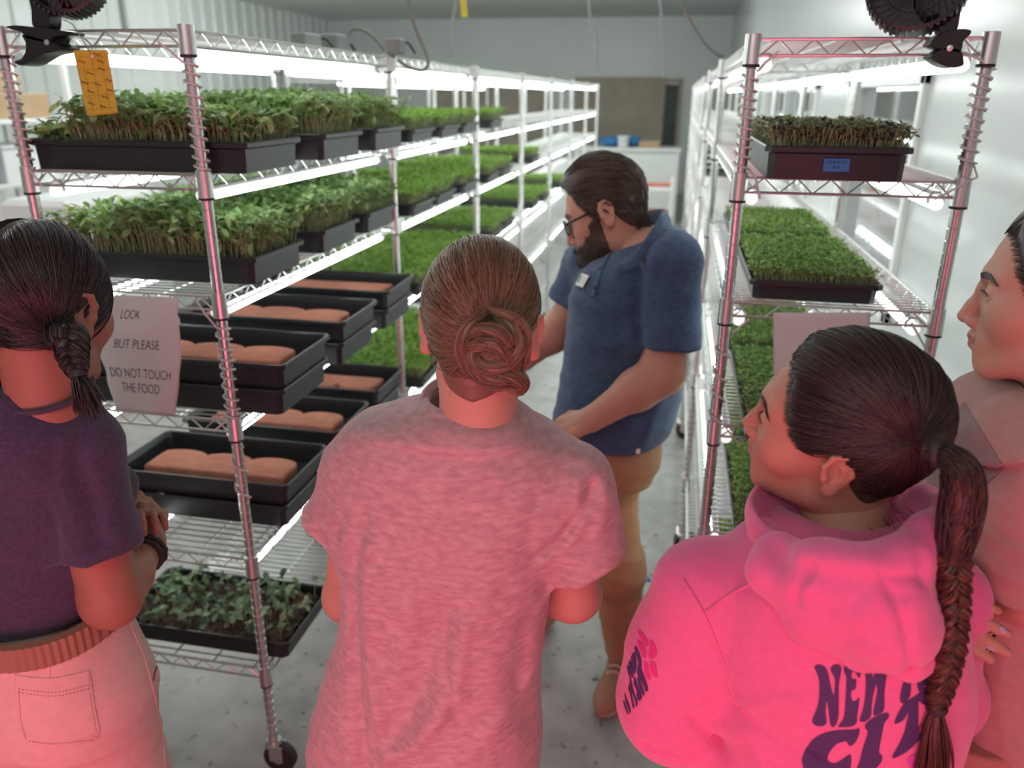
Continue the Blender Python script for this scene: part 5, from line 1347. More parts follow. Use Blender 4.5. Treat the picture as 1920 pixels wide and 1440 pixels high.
    def teef(P):
        d = LO(P)
        d = smin(d, ball(P, tuple(bust), 0.052), 0.05)
        s1 = chain(P, [Rsh+A(-0.04, 0, 0.015), Rsh, Ro2+n_*0.15], [0.050, 0.060, 0.066], 0.03); s1 = cut(s1, P, Ro2, n_)
        s2 = chain(P, [Lsh+A(0.04, 0, 0.015), Lsh, Lo2+nl*0.1], [0.050, 0.060, 0.064], 0.03); s2 = cut(s2, P, Lo2, nl)
        d = smin(d, s1, 0.018); d = smin(d, s2, 0.018)
        P2 = P.copy(); P2[:, 1] = 0.84; bk = np.clip((Yc-P[:, 1])*20, 0, 1)
        for pts, w, amp in cre:
            m_ = None
            for i in range(len(pts)-1):
                q = cap(P2, pts[i], pts[i+1], 0); m_ = q if m_ is None else np.minimum(m_, q)
            d = d-amp*np.exp(-(m_/w)**2)*bk
        d = d-folds(P, 1.0, [(22, 10, 20, 0.0022), (8, 9, 50, 0.0014)], 7)
        nb_ = c+A(0.0, -0.028, -0.145)
        d = smax(d, -cap(P, (nb_[0], nb_[1]+0.01, secs[0][0]-0.01), (nb_[0], nb_[1]+0.02, secs[0][0]+0.12), 0.050, 0.060), 0.006)
        zh = 0.978+0.10*np.clip((P[:, 0]-(c[0]-0.05))*1.0, -0.2, 0.2)
        return smax(d, zh-P[:, 2], 0.004)
    global ZHEM
    lo = A(secs[4][1]-0.36, 0.76, 0.90); hi = A(secs[4][1]+0.36, 1.24, secs[0][0]+0.03)
    tee = solid('t_shirt', teef, lo, hi, 0.0048, M_teeL, person, org)
    # shoulder seam band at the neck
    b = MB(); nb_ = c+A(0.0, -0.028, -0.145); pts = []
    for k in range(40):
        a = 2*PI*k/40; pts.append(Vector((nb_[0]+0.064*math.cos(a), nb_[1]+0.060*math.sin(a), secs[0][0]-0.012+0.010*math.sin(a))) - Vector(org))
    b.tube(pts, 0.007, 8, closed=True, flat=0.6); b.build('collar', M_teeL, tee, True)
    # necklace
    b = MB(); pts = []
    for k in range(60):
        a = 2*PI*k/60; x, y = 0.0575*math.cos(a), 0.056*math.sin(a); pts.append(Vector((nb_[0]+x, nb_[1]+y+0.004, secs[0][0]+0.022+0.010*math.sin(a)-0.0)) - Vector(org))
    b.tube(pts, 0.0009, 6, closed=True); b.build('necklace', M_gold, person, True)
    # hair
    K = [(0.0, 0.083), (0.35, 0.080), (0.62, 0.064), (0.86, 0.030), (1.15, 0.014), (1.42, 0.026), (1.75, 0.012), (2.05, -0.022), (2.5, -0.046), (3.15, -0.052)]
    tk = 0.0095
    hc = hair_cap(person, org, fr, H, K, tk-0.0015, HM_black[0])
    ancR, ancL = (0.064, -0.062, -0.040), (-0.064, -0.062, -0.040)
    for i, an in enumerate((ancR, ancL)):
        P = combed(H, K, an, 2600, tk, 21+i, 20, 1.4, 0.010); s = 1 if i == 0 else -1
        keep = (P[:, 0, 0]*s > -0.004)&(P[:, 8, 0]*s > -0.012); P = P[keep]
        link('hair_strands', strands_mesh('hair_strands', fr.w(P)-org, 0.0009, HM_black, i), hc)
    rg = np.random.default_rng(77); N = 1500
    for s, an in ((1, ancR), (-1, ancL)):
        ph = rg.uniform(0.62, 3.55, N); st = np.stack([s*np.abs(rg.normal(0.002, 0.003, N)), 0.10*np.cos(ph)-0.012, 0.10*np.sin(ph)+0.03], 1)
        L0 = scalp_project(st, H, 0.004); C0 = A(0, -0.012, 0.03); kl = 18; u = np.linspace(0, 1, kl)
        aa = L0-C0; aa /= np.linalg.norm(aa, axis=1, keepdims=True); bb_ = A(*an)[None]+rg.normal(0, 0.010, (N, 3))-C0; bb_ /= np.linalg.norm(bb_, axis=1, keepdims=True)
        om = np.arccos(np.clip((aa*bb_).sum(1), -0.99, 0.99)); PP = (np.sin((1-u)[None]*om[:, None])/np.sin(om)[:, None])[..., None]*aa[:, None]+(np.sin(u[None]*om[:, None])/np.sin(om)[:, None])[..., None]*bb_[:, None]
        LL = scalp_project((C0+PP*0.1).reshape(-1, 3), H, np.tile(np.clip(0.5+u*4, 0, 1), N)*tk+np.repeat(rg.normal(0.0005, 0.001, N), kl)).reshape(N, kl, 3)
        link('hair_strands', strands_mesh('hair_strands', fr.w(LL)-org, 0.0009, HM_black, 9), hc)
    for s, an in ((1, ancR), (-1, ancL)):
        p0 = fr.w(A(an[0]+s*0.004, an[1]-0.008, an[2]+0.006))
        if s > 0: pts = [p0, lp(130, 632, 0.815), lp(136, 668, 0.80), lp(147, 700, 0.79)]; tl = [lp(147, 700, 0.79), lp(153, 722, 0.785), lp(163, 748, 0.785), lp(172, 768, 0.79)]
        else:
            q = p0; pts = [q, q+A(-0.012, 0.0, -0.045), q+A(-0.012, 0.03, -0.09), q+A(-0.01, 0.05, -0.13)]; tl = [pts[-1], pts[-1]+A(0, 0.012, -0.03), pts[-1]+A(0, 0.014, -0.07)]
        br = braid(person, org, pts, [0.018, 0.021, 0.020, 0.017, 0.012], HM_black, turns=2.6, K=60, seed=40, side=(1, 0.3, 0), nst=22)
        b = MB(); a, bq = tl[0], tl[1]; dd = Vector((bq-a)).normalized(); b.tube([Vector(a-org)-dd*0.004, Vector(a-org), Vector(a-org)+dd*0.006], [0.0115, 0.0125, 0.0115], 14); b.build('hair_tie', M_rubber, br, True)
        tail(br, org, tl, 0.006, 0.016, HM_black, 110, 5)
    # wrist bands
    ax = Rwr-Rel; ax /= np.linalg.norm(ax); Q = np.array(Vector((0, 0, 1)).rotation_difference(Vector(ax)).to_matrix()); wc = Rel+(Rwr-Rel)*0.86
    for j, (off, r) in enumerate(((0.0, 0.0062), (0.013, 0.0050))):
        b = MB(); pts = []
        for k in range(48):
            a = 2*PI*k/48; q = wc+ax*off*-1+Q @ A(0.0345*math.cos(a), 0.0335*math.sin(a), 0.004*math.sin(a+1)); pts.append(Vector(q-org))
        rr = [r*(1+0.16*math.sin(k*PI*0.5+j)) for k in range(48)]
        b.tube(pts, rr, 8, closed=True); b.build('wrist_band', M_rubber, person, True)
    # trousers with belt, pockets and stitching
    hx = lp(68, 1250, 0.86)[0]; zw = 0.965
    pz = lambda px, py: lp(px, py, 0.735)
    o, pf = lower_body(person, org, (hx, Yc), math.radians(-10), zw, 0.196, 0.140, [(hx-0.10, 0.95, -0.1), (hx+0.115, 0.98, -0.1)], M_pantL, M_shoeb, M_sole, rth=0.112, rcalf=0.080, rank=0.075, fseed=9, h=0.0055)
    bvh = BVHTree.FromPolygons([v.co.copy() for v in o.data.vertices], [tuple(p.vertices) for p in o.data.polygons])
    def hit(px, py, off):
        d = ray(px, py).normalized(); h_, nn, _, _ = bvh.ray_cast(CAMP-Vector(org), d)
        return None if h_ is None else h_+nn*off
    def line(name, pts, r, m, par, off=0.0006, n=14, dash=0):
        P = smooth_path([(x, y, 0) for x, y in pts], n); q = [hit(p[0], p[1], off) for p in P]; q = [x for x in q if x is not None]
        if len(q) > 2:
            b = MB()
            if dash:
                for k in range(len(q)-1):
                    if k % 2 == 0: b.tube([q[k], q[k+1]], r, 5)
            else: b.tube(q, r, 6)
            return b.build(name, m, par, True)
    # back pocket patch lying on the cloth
    poly = [(27, 1263), (60, 1268), (95, 1270), (130, 1264), (168, 1255), (174, 1290), (180, 1330), (188, 1368), (186, 1382), (174, 1392), (130, 1398), (80, 1396), (52, 1390), (38, 1370), (32, 1330), (28, 1295)]
    cx_, cy_ = 108, 1328; rings = []
    for f_ in (1.0, 0.97, 0.75, 0.5, 0.25): rings.append([hit(cx_+(x-cx_)*f_, cy_+(y-cy_)*f_, 0.0004 if f_ == 1.0 else 0.0024) for x, y in poly])
    if all(p is not None for r_ in rings for p in r_):
        n = len(poly); vs = [p for r_ in rings for p in r_]+[hit(cx_, cy_, 0.0024)]; fs = []
        for k in range(4):
            for j in range(n): fs.append((k*n+j, k*n+(j+1) % n, (k+1)*n+(j+1) % n, (k+1)*n+j))
        for j in range(n): fs.append((4*n+j, 4*n+(j+1) % n, 5*n))
        b = MB(); b.add(vs, fs); pk = b.build('back_pocket', M_pantL, o, True)
        M_st = mat('pink_stitching', (0.50, 0.27, 0.25), rough=0.9)
        for pts in ([(36, 1290), (100, 1297), (165, 1284)], [(37, 1297), (100, 1304), (166, 1291)], [(36, 1290), (40, 1340), (50, 1384)], [(164, 1262), (170, 1320), (180, 1372)], [(56, 1388), (100, 1393), (172, 1386)]):
            line('stitching', pts, 0.0007, M_st, pk, 0.0030, 40, 1)
        line('seam', [(92, 1208), (93, 1240), (92, 1270)], 0.0012, M_pantL, o); line('seam', [(240, 1165), (272, 1240), (292, 1320), (306, 1400), (308, 1440)], 0.0016, M_pantL, o, n=24)
        line('pocket_slit', [(270, 1125), (282, 1160), (296, 1200), (298, 1235), (290, 1260), (287, 1276)], 0.0028, mat('pocket_shadow_cloth', (0.20, 0.10, 0.09), rough=0.95), o, -0.0006, 24)
        line('seam', [(286, 1278), (302, 1273), (303, 1258)], 0.0012, M_pantL, o); line('seam', [(300, 1322), (318, 1300), (330, 1283)], 0.0012, M_pantL, o)
    # belt
    b = MB(); cyw, syw = math.cos(math.radians(-10)), math.sin(math.radians(-10)); N = 150; vs = []
    for k in range(N):
        a = 2*PI*k/N; g = 1.0+0.012*(k % 2)
        for (rad, zz) in ((0.97, zw-0.040), (1.02, zw-0.038), (1.02, zw+0.004), (0.94, zw+0.006)):
            x, y = 0.181*rad*g*np.sign(math.cos(a))*abs(math.cos(a))**0.85, 0.134*rad*g*np.sign(math.sin(a))*abs(math.sin(a))**0.85
            vs.append(Vector((hx+x*cyw-y*syw, Yc+x*syw+y*cyw, zz+0.02))-Vector(org))
    fs = []
    for k in range(N):
        for j in range(3): q = (k+1) % N; fs.append((k*4+j, q*4+j, q*4+j+1, k*4+j+1))
    b.add(vs, fs); b.build('belt', M_belt, o, False)
    return person
left_girl()
cw = thing('wooden_crate', 'dark brown wooden crate on the floor behind the girl in pink trousers', 'crate', (-1.38, 1.22, 0.0))
M_wood = mat('dark_wood', (0.10, 0.055, 0.035), rough=0.6, var=0.3, scale=14, stretch=(1, 1, 5))
b = MB()
for k in range(4): b.rbox((0, 0, 0.06+0.12*k), (0.30, 0.26, 0.10), 0.006)
b.build('crate_slats', M_wood, cw)
b = MB()
for sx in (-1, 1):
    for sy in (-1, 1): b.rbox((sx*0.145, sy*0.125, 0.24), (0.03, 0.03, 0.48), 0.004)
b.build('corner_post', M_wood, cw)
# ------------------------------------------------------------------ girl in the pink hooded sweatshirt, seen from behind, face turned left
M_skin3 = skin_mat('olive_skin', (0.47, 0.255, 0.175)); M_lip3 = mat('lips_pink', (0.42, 0.15, 0.14), rough=0.35)
HM_dark = hair_mats('dark_brown_hair', [(0.032, 0.022, 0.020), (0.050, 0.034, 0.029), (0.020, 0.014, 0.013)], 0.42)
HM_tailb = hair_mats('brown_braid_hair', [(0.075, 0.034, 0.022), (0.045, 0.022, 0.016), (0.12, 0.052, 0.030)], 0.36)
M_hood = mat('hot_pink_fleece', (0.74, 0.155, 0.34), rough=0.9, spec=0.12, var=0.04, scale=120, bump=0.3, bscale=900, sheen=0.35)
M_print2 = mat('purple_print', (0.060, 0.030, 0.120), rough=0.7); M_print3 = mat('magenta_print', (0.66, 0.035, 0.22), rough=0.7); M_print4 = mat('violet_pink_print', (0.62, 0.08, 0.50), rough=0.7)
def fill_polys(polys, step, sm=4):
    # triangulated flat shapes in pixels, cut fine enough to follow a curved cloth
    import bmesh
    from mathutils.geometry import tessellate_polygon
    vs = []; fs = []
    for loops in polys:
        L = [[Vector((x, y, 0)) for x, y in (smooth_poly(l, sm) if sm else l)] for l in loops]
        flat = [p for l in L for p in l]; tr = tessellate_polygon(L)
        bm = bmesh.new(); bv = [bm.verts.new(p) for p in flat]
        for t in tr:
            try: bm.faces.new([bv[i] for i in t])
            except ValueError: pass
        for _ in range(6):
            e = [e for e in bm.edges if e.calc_length() > step]
            if not e: break
            bmesh.ops.subdivide_edges(bm, edges=e, cuts=1); bmesh.ops.triangulate(bm, faces=bm.faces[:])
        bm.verts.index_update(); o = len(vs); vs += [(v.co.x, v.co.y) for v in bm.verts]; fs += [tuple(o+v.index for v in f.verts) for f in bm.faces]; bm.free()
    return vs, fs
def printed(name, polys, bvh, org, m, par, off=0.0012, step=9, sm=4):
    vs, fs = fill_polys(polys, step, sm); P = []; ok = []
    for x, y in vs:
        h_, nn, _, _ = bvh.ray_cast(CAMP-Vector(org), ray(x, y).normalized()); ok.append(h_ is not None); P.append((h_+nn*off) if h_ is not None else Vector())
    fs = [f for f in fs if all(ok[i] for i in f) and max((P[f[0]]-P[f[1]]).length, (P[f[1]]-P[f[2]]).length, (P[f[2]]-P[f[0]]).length) < 0.03]
    use = sorted({i for f in fs for i in f}); mp = {u: k for k, u in enumerate(use)}
    b = MB(); b.add([P[u] for u in use], [tuple(mp[i] for i in f) for f in fs]); o = b.build(name, m, par, True); return o
def hoodie_girl():
    H = dict(jaw=0.88, nose=0.98, neck=0.050, nb=(0, -0.045, -0.20), lips=1.0, earbig=1.0, eart=0.5)
    yaw = math.radians(68); fr = Frame((0, 0, 0), yaw, math.radians(8), math.radians(-14), 0.97)
    e = pxpt(1556, 886, 0.86); fr.c = e-fr.w(A(-0.078, -0.014, -0.004)); c = fr.c
    Yc = 0.90; org = np.array([pxpt(1620, 1200, Yc)[0], Yc, 0.0])
    ty = math.radians(22)
    rows = [(985, 1500, 1690, 0.075, 0.0), (1010, 1430, 1740, 0.098), (1040, 1380, 1775, 0.112), (1080, 1345, 1798, 0.122), (1130, 1325, 1812, 0.130), (1200, 1312, 1824, 0.134), (1265, 1318, 1824, 0.136), (1340, 1320, 1804, 0.136), (1400, 1300, 1784, 0.138), (1450, 1282, 1775, 0.142), (1540, 1270, 1780, 0.145), (1640, 1275, 1785, 0.145)]
    LO, secs = rows_loft(rows, Yc)
    # the outline already holds the turn of the body, so widths are along the picture; depth follows the turned chest
    Lsh = pxpt(1335, 1118, 0.90); Lel = pxpt(1268, 1308, 0.90); Lwr = pxpt(1420, 1350, 1.06)
    Rsh = pxpt(1752, 1125, 0.98); Rel = pxpt(1750, 1300, 1.05); Rwr = pxpt(1600, 1330, 1.12)
    cre = []
    def cr(pts, w, amp, Y=0.79): cre.append(([np.array(tuple(atY(x, y, Y))) for x, y in pts], w, amp))
    cr([(1392, 1330), (1450, 1300), (1480, 1292)], 0.010, 0.006); cr([(1380, 1345), (1440, 1360), (1520, 1400)], 0.010, -0.008); cr([(1350, 1400), (1400, 1380), (1440, 1440)], 0.012, 0.006)
    cr([(1215, 1388), (1280, 1395), (1350, 1380)], 0.008, -0.010, 0.84); cr([(1300, 1380), (1330, 1420), (1350, 1440)], 0.010, -0.007)
    def blend(P):
        d = LO(P)
        s1 = chain(P, [Lsh+A(0.05, 0, 0.012), Lsh, (Lsh+Lel)/2+A(-0.004, 0, 0), Lel], [0.062, 0.070, 0.076, 0.080], 0.03); s1 = smin(s1, chain(P, [Lel+A(0.006, 0, -0.012), Lwr], [0.072, 0.048], 0.02), 0.03)
        s2 = chain(P, [Rsh+A(-0.04, 0, 0.012), Rsh, Rel], [0.056, 0.060, 0.060], 0.03); s2 = smin(s2, chain(P, [Rel, Rwr], [0.066, 0.045], 0.02), 0.03)
        return d, s1, s2
    def bodyf(P):
        d, s1, s2 = blend(P)
        d = smin(d, s1, 0.020); d = smin(d, s2, 0.022)
        bk = np.clip((0.93-P[:, 1])*20, 0, 1)
        for pts, w, amp in cre:
            m_ = None
            for i in range(len(pts)-1):
                P2 = P.copy(); P2[:, 1] = pts[0][1]
                q = cap(P2, pts[i], pts[i+1], 0); m_ = q if m_ is None else np.minimum(m_, q)
            d = d-amp*np.exp(-(m_/w)**2)*bk
        d = d-folds(P, 1.0, [(14, 8, 16, 0.0022), (7, 9, 34, 0.0016)], 12)
        n_ = fr.w(A(0, -0.03, -0.12)); d = smax(d, -cap(P, (n_[0], n_[1]+0.01, secs[0][0]-0.07), (n_[0], n_[1], secs[0][0]+0.14), 0.062, 0.075), 0.01)
        return smax(d, 0.80-P[:, 2], 0.006)
    # skin: head, neck, hands
    n0 = fr.w(A(0, -0.03, -0.10))
    def skinf(P):
        d = cap(P, tuple(n0), (n0[0]+0.01, Yc, secs[0][0]-0.11), 0.051, 0.056)
        d = smin(d, chain(P, [Lsh+A(0.03, 0.0, -0.01), (secs[3][1], Yc, Lsh[2]), Rsh+A(-0.03, 0, -0.01)], [0.04, 0.06, 0.04], 0.03), 0.03)
        for (w0, q, sgn) in ((Lwr, Rel, 1), (Rwr, Lel, -1)):
            dd = q-w0; e_ = hand_sdf(P, w0+dd*0.06, dd, (0.0, -0.95, -0.2), sgn, 0.2, 0.9); e_ = smin(e_, cap(P, w0-dd*0.2, w0+dd*0.08, 0.027), 0.01); d = np.minimum(d, e_)
        d = smin(d, chain(P, [Lsh, Lel, Lwr], [0.045, 0.04, 0.028], 0.02), 0.01); d = smin(d, chain(P, [Rsh, Rel, Rwr], [0.045, 0.04, 0.028], 0.02), 0.01)
        return d
    lo, hi = bb([Lsh, Rsh, Lel, Rel, Lwr, Rwr, n0], 0.13); va, fa = surf(skinf, lo, hi, 0.0048, 1)
    V, Fq, mi = merge([head_part(fr, H), (va, fa, None)])
    person = link('person', np_mesh('body', V-org, Fq, [M_skin3, M_lip3], mi, True), None, org)
    tag(person, 'dark-haired girl in a hot pink hooded sweatshirt with purple lettering, looking left', 'person')
    face_bits(person, org, fr, HM_dark, H, HM_dark[2])
    lo = A(Lel[0]-0.14, 0.70, 0.79); hi = A(Rsh[0]+0.16, 1.22, secs[0][0]+0.03)
    sw = solid('sweatshirt', bodyf, lo, hi, 0.005, M_hood, person, org)
    # hood: thick rolled opening round the neck and a pointed bag down the back
    ring = [pxpt(*q) for q in ((1440, 985, 0.97), (1432, 1000, 0.90), (1462, 1040, 0.825), (1540, 1064, 0.775), (1622, 1072, 0.750), (1690, 1052, 0.765), (1740, 1008, 0.80), (1755, 968, 0.86), (1732, 945, 0.94), (1660, 945, 1.02), (1560, 950, 1.05), (1480, 955, 1.03))]
    rr = [0.015, 0.015, 0.016, 0.019, 0.021, 0.022, 0.022, 0.021, 0.020, 0.018, 0.016, 0.015]
    tip = pxpt(1704, 1248, 0.765)
    side = [pxpt(*q) for q in ((1440, 1075, 0.80), (1520, 1165, 0.775), (1610, 1225, 0.765))]
    side2 = [pxpt(*q) for q in ((1762, 1060, 0.82), (1762, 1130, 0.80), (1735, 1215, 0.785))]
    ncen = (ring[1]+ring[7])/2
    bag = [pxpt(*q) for q in ((1520, 1090, 0.765), (1600, 1130, 0.745), (1680, 1120, 0.745), (1660, 1180, 0.750), (1700, 1190, 0.755), (1560, 1060, 0.77), (1460, 1040, 0.82))]
    gath = [pxpt(*q) for q in ((1500, 1062, 0.782), (1535, 1072, 0.765), (1565, 1078, 0.760), (1596, 1080, 0.752), (1690, 1052, 0.755), (1715, 1028, 0.775))]
    def hoodf(P):
        d = chain(P, ring+[ring[0]], rr+[rr[0]], 0.02)
        s = None
        for q in bag: e_ = ball(P, tuple(q), 0.021); s = e_ if s is None else smin(s, e_, 0.05)
        for i in range(len(side)-1): s = smin(s, cap(P, tuple(side[i]), tuple(side[i+1]), 0.014), 0.028)
        s = smin(s, cap(P, tuple(side[-1]), tuple(tip), 0.014, 0.012), 0.022)
        for i in range(len(side2)-1): s = smin(s, cap(P, tuple(side2[i]), tuple(side2[i+1]), 0.016), 0.028)
        s = smin(s, cap(P, tuple(side2[-1]), tuple(tip), 0.016, 0.012), 0.022)
        for q in (side[0], side[1], side2[0], side2[1], bag[0], bag[2], bag[4]): s = smin(s, cap(P, tuple(q), tuple(bag[3]), 0.015), 0.035)
        for q in ring[2:7]: s = smin(s, cap(P, tuple(q), tuple(bag[3]), 0.014, 0.018), 0.03)
        d = smin(d, s, 0.016)
        # seam down the middle of the hood, gathers near the rolled edge
        seam = [ring[5]+A(0, -0.03, 0), pxpt(1662, 1095, 0.72), pxpt(1690, 1150, 0.72), pxpt(1694, 1200, 0.73), pxpt(1704, 1262, 0.74)]
        P2 = P*A(1, 0.25, 1); m_ = None
        for i in range(len(seam)-1):
            q = cap(P2, seam[i]*A(1, .25, 1), seam[i+1]*A(1, .25, 1), 0); m_ = q if m_ is None else np.minimum(m_, q)
        d = d+0.006*np.exp(-(m_/0.006)**2)
        for i, g in enumerate(gath):
            q = cap(P, tuple(g+A(0.004, -0.03, 0.016)), tuple(g+A(-0.004, -0.03, -0.020)), 0); d = d+0.007*np.exp(-(q/0.009)**2)
        fl = cap(P2, tuple(pxpt(1500, 1085, 0.74)*A(1, .25, 1)), tuple(pxpt(1650, 1100, 0.72)*A(1, .25, 1)), 0); d = d+0.006*np.exp(-(fl/0.012)**2)
        fl = cap(P2, tuple(pxpt(1460, 1050, 0.78)*A(1, .25, 1)), tuple(pxpt(1600, 1190, 0.73)*A(1, .25, 1)), 0); d = d+0.004*np.exp(-(fl/0.012)**2)
        # the opening
        o_ = smin(ell(P, (ncen[0]-0.004, ncen[1]+0.02, ncen[2]+0.030), (0.096, 0.104, 0.062)), cap(P, (n0[0], n0[1], n0[2]-0.10), (n0[0], n0[1], n0[2]+0.05), 0.05), 0.01)
        d = smax(d, -o_, 0.010)
        return d
    lo, hi = bb(ring+side+side2+[tip], 0.06)
    hd = solid('hood', hoodf, lo, hi, 0.004, M_hood, sw, org)
    # lining inside the opening
    lin = lambda P: smax(smax(ell(P, (ncen[0], ncen[1]+0.02, ncen[2]-0.010), (0.112, 0.118, 0.060)), -ell(P, (ncen[0]-0.004, ncen[1]+0.02, ncen[2]+0.010), (0.100, 0.106, 0.058)), 0.006), P[:, 2]-ncen[2]-0.012, 0.006)
    solid('hood_lining', lin, A(*ncen)-0.14, A(*ncen)+0.16, 0.0045, M_hood, hd, org)
    bv = BVHTree.FromPolygons([v.co.copy() for v in sw.data.vertices], [tuple(p.vertices) for p in sw.data.polygons])
    # seams
    def seamline(pts, r=0.0022, n=30, nm='seam'):
        P = smooth_path([(x, y, 0) for x, y in pts], n); q = []
        for p in P:
            h_, nn, _, _ = bv.ray_cast(CAMP-Vector(org), ray(p[0], p[1]).normalized())
            if h_ is not None: q.append(h_+nn*0.0006)
        if len(q) > 3:
            b = MB(); b.tube(q, r, 6); b.build(nm, M_hood, sw, True)
    seamline([(1282, 1088), (1318, 1148), (1345, 1210), (1368, 1280), (1378, 1312), (1392, 1330)]); seamline([(1322, 1148), (1370, 1115), (1430, 1085)], 0.0018)
    # lettering: N E W / Y O / C I T, and the partly hidden sleeve print
    z4 = lambda L: [(1480+x/4.139, 1210+y/4.139) for x, y in L]; z2 = lambda L: [(1660+x/3.965, 1200+y/3.965) for x, y in L]; z1 = lambda L: [(1160+x/4.76, 1170+y/4.76) for x, y in L]
    N_ = [(195, 165), (225, 148), (275, 165), (300, 215), (322, 320), (345, 385), (352, 260), (320, 190), (335, 155), (380, 148), (402, 175), (395, 230), (382, 320), (382, 520), (365, 600), (335, 630), (315, 600), (300, 480), (290, 430), (280, 500), (288, 590), (265, 620), (210, 620), (180, 595), (180, 565), (215, 480), (230, 400), (232, 280), (215, 215)]
    E_ = [(425, 165), (470, 135), (520, 115), (545, 105), (555, 160), (550, 230), (540, 248), (525, 230), (510, 205), (490, 202), (480, 235), (490, 262), (515, 258), (518, 290), (510, 335), (485, 345), (476, 390), (490, 430), (515, 428), (540, 400), (538, 450), (525, 540), (520, 595), (480, 625), (385, 630), (385, 615), (420, 560), (432, 460), (440, 300), (440, 240), (425, 205)]
    W_ = [(570, 120), (600, 125), (635, 150), (640, 220), (650, 250), (665, 185), (700, 195), (750, 225), (745, 280), (735, 380), (735, 470), (718, 515), (660, 540), (650, 520), (665, 430), (680, 350), (672, 300), (650, 380), (638, 450), (632, 540), (600, 580), (560, 588), (545, 570), (575, 470), (590, 340), (588, 220)]
    C_ = [(540, 640), (538, 690), (505, 755), (465, 775), (445, 745), (420, 742), (370, 760), (320, 810), (297, 870), (310, 900), (350, 912), (400, 890), (455, 850), (475, 850), (478, 900), (470, 960), (430, 1050), (250, 1050), (130, 980), (97, 900), (110, 840), (150, 770), (200, 715), (290, 672), (400, 655), (500, 652)]
    I_ = [(770, 530), (765, 560), (735, 600), (715, 690), (700, 770), (695, 830), (718, 860), (710, 900), (670, 950), (600, 1000), (520, 990), (520, 955), (545, 890), (570, 790), (600, 700), (605, 660), (588, 640), (590, 610), (640, 565), (700, 535), (745, 522)]
    T_ = [(1060, 335), (1065, 370), (1045, 440), (1030, 455), (1000, 430), (998, 520), (998, 650), (1018, 690), (1005, 730), (900, 825), (815, 868), (798, 855), (840, 780), (885, 680), (910, 580), (920, 510), (895, 560), (860, 590), (820, 603), (815, 580), (850, 510), (890, 445), (960, 400), (1010, 360), (1040, 325)]
    Y_ = [[z4([(880, 290), (900, 240), (935, 240), (940, 310), (935, 380), (905, 430), (870, 445), (855, 420), (862, 360)])], [z4([(985, 230), (1040, 180), (1115, 85), (1100, 170), (1075, 240), (1045, 310), (1005, 355), (988, 300)])]]
    O_ = [[z2([(380, 80), (415, 90), (410, 130), (370, 220), (335, 290), (345, 180)])], [z2([(320, 380), (340, 340), (370, 310), (360, 380), (335, 390)])], [z2([(480, 160), (520, 178), (548, 160), (548, 120), (525, 85), (490, 110)])]]
    R_ = [[z2([(480, 235), (515, 232), (522, 262), (490, 300), (460, 320), (445, 300)])], [z2([(440, 370), (438, 450), (430, 520), (405, 580), (385, 570), (380, 500), (410, 440), (425, 370)])]]
    for pl in ([[z4(N_)]], [[z4(E_)]], [[z4(W_)]], Y_, O_, R_, [[z4(C_)]], [[z4(I_)]], [[z4(T_)]]): printed('printed_letter', pl, bv, org, M_print2, sw, step=8, sm=3)
    SL = [[(150, 200), (165, 205), (190, 260), (208, 320), (210, 400), (235, 470), (265, 560), (262, 598), (245, 595), (225, 540), (185, 470), (170, 420), (180, 340), (165, 280), (148, 225)], [(115, 300), (145, 250), (160, 290), (165, 370), (158, 430), (140, 440), (130, 380)], [(145, 470), (165, 510), (180, 560), (210, 620), (212, 660), (185, 685), (165, 640), (165, 590), (140, 530)], [(170, 470), (190, 490), (220, 560), (238, 620), (228, 635), (205, 600), (180, 530)], [(105, 325), (125, 370), (140, 440), (128, 480), (110, 430), (95, 350)], [(80, 365), (98, 390), (110, 450), (118, 500), (140, 600), (175, 700), (160, 735), (150, 680), (120, 600), (125, 640), (145, 730), (140, 755), (130, 740), (105, 620), (90, 570), (100, 540), (105, 480), (85, 420)], [(60, 610), (75, 660), (100, 720), (113, 780), (105, 795), (85, 740), (65, 680)], [(45, 680), (60, 700), (90, 790), (92, 808), (78, 790), (55, 730)]]
    for g in ((0, 1, 2, 3), (4, 5), (6, 7)): printed('printed_letter', [[z1(SL[i])] for i in g], bv, org, M_print2, sw, step=5, sm=3)
    FL = [[(180, 55), (210, 75), (260, 140), (270, 190), (240, 190), (195, 110)], [(170, 150), (200, 160), (240, 220), (250, 270), (240, 310), (210, 270), (185, 200)], [(285, 145), (325, 180), (345, 250), (320, 300), (285, 310), (270, 270), (280, 210)], [(230, 340), (260, 350), (270, 420), (290, 480), (270, 495), (240, 440)], [(280, 340), (330, 350), (340, 420), (348, 470), (320, 470), (290, 420)]]
    printed('printed_flower', [[z1(f_)] for f_ in FL], bv, org, M_print3, sw, step=5, sm=3)
    for pl in ([[(1700, 1424), (1722, 1410), (1728, 1424), (1712, 1438)]], [[(1716, 1440), (1734, 1426), (1740, 1440), (1724, 1456)]]):
        printed('printed_flower', [pl], bv, org, M_print4, sw, step=6)
    # hair pulled into a ponytail and plaited
    K = [(0.0, 0.086), (0.35, 0.082), (0.62, 0.066), (0.86, 0.034), (1.15, 0.010), (1.42, 0.024), (1.75, 0.004), (2.05, -0.040), (2.5, -0.066), (3.15, -0.070)]
    tk = 0.011
    hc = hair_cap(person, org, fr, H, K, tk-0.001, HM_dark[0])
    tie = pxpt(1758, 846, 0.80); an = tuple(fr.l(tie)*0.93)
    P = combed(H, K, an, 3600, tk, 31, 22, 1.0, 0.007)
    link('hair_strands', strands_mesh('hair_strands', fr.w(P)-org, 0.00085, HM_dark, 2), hc)
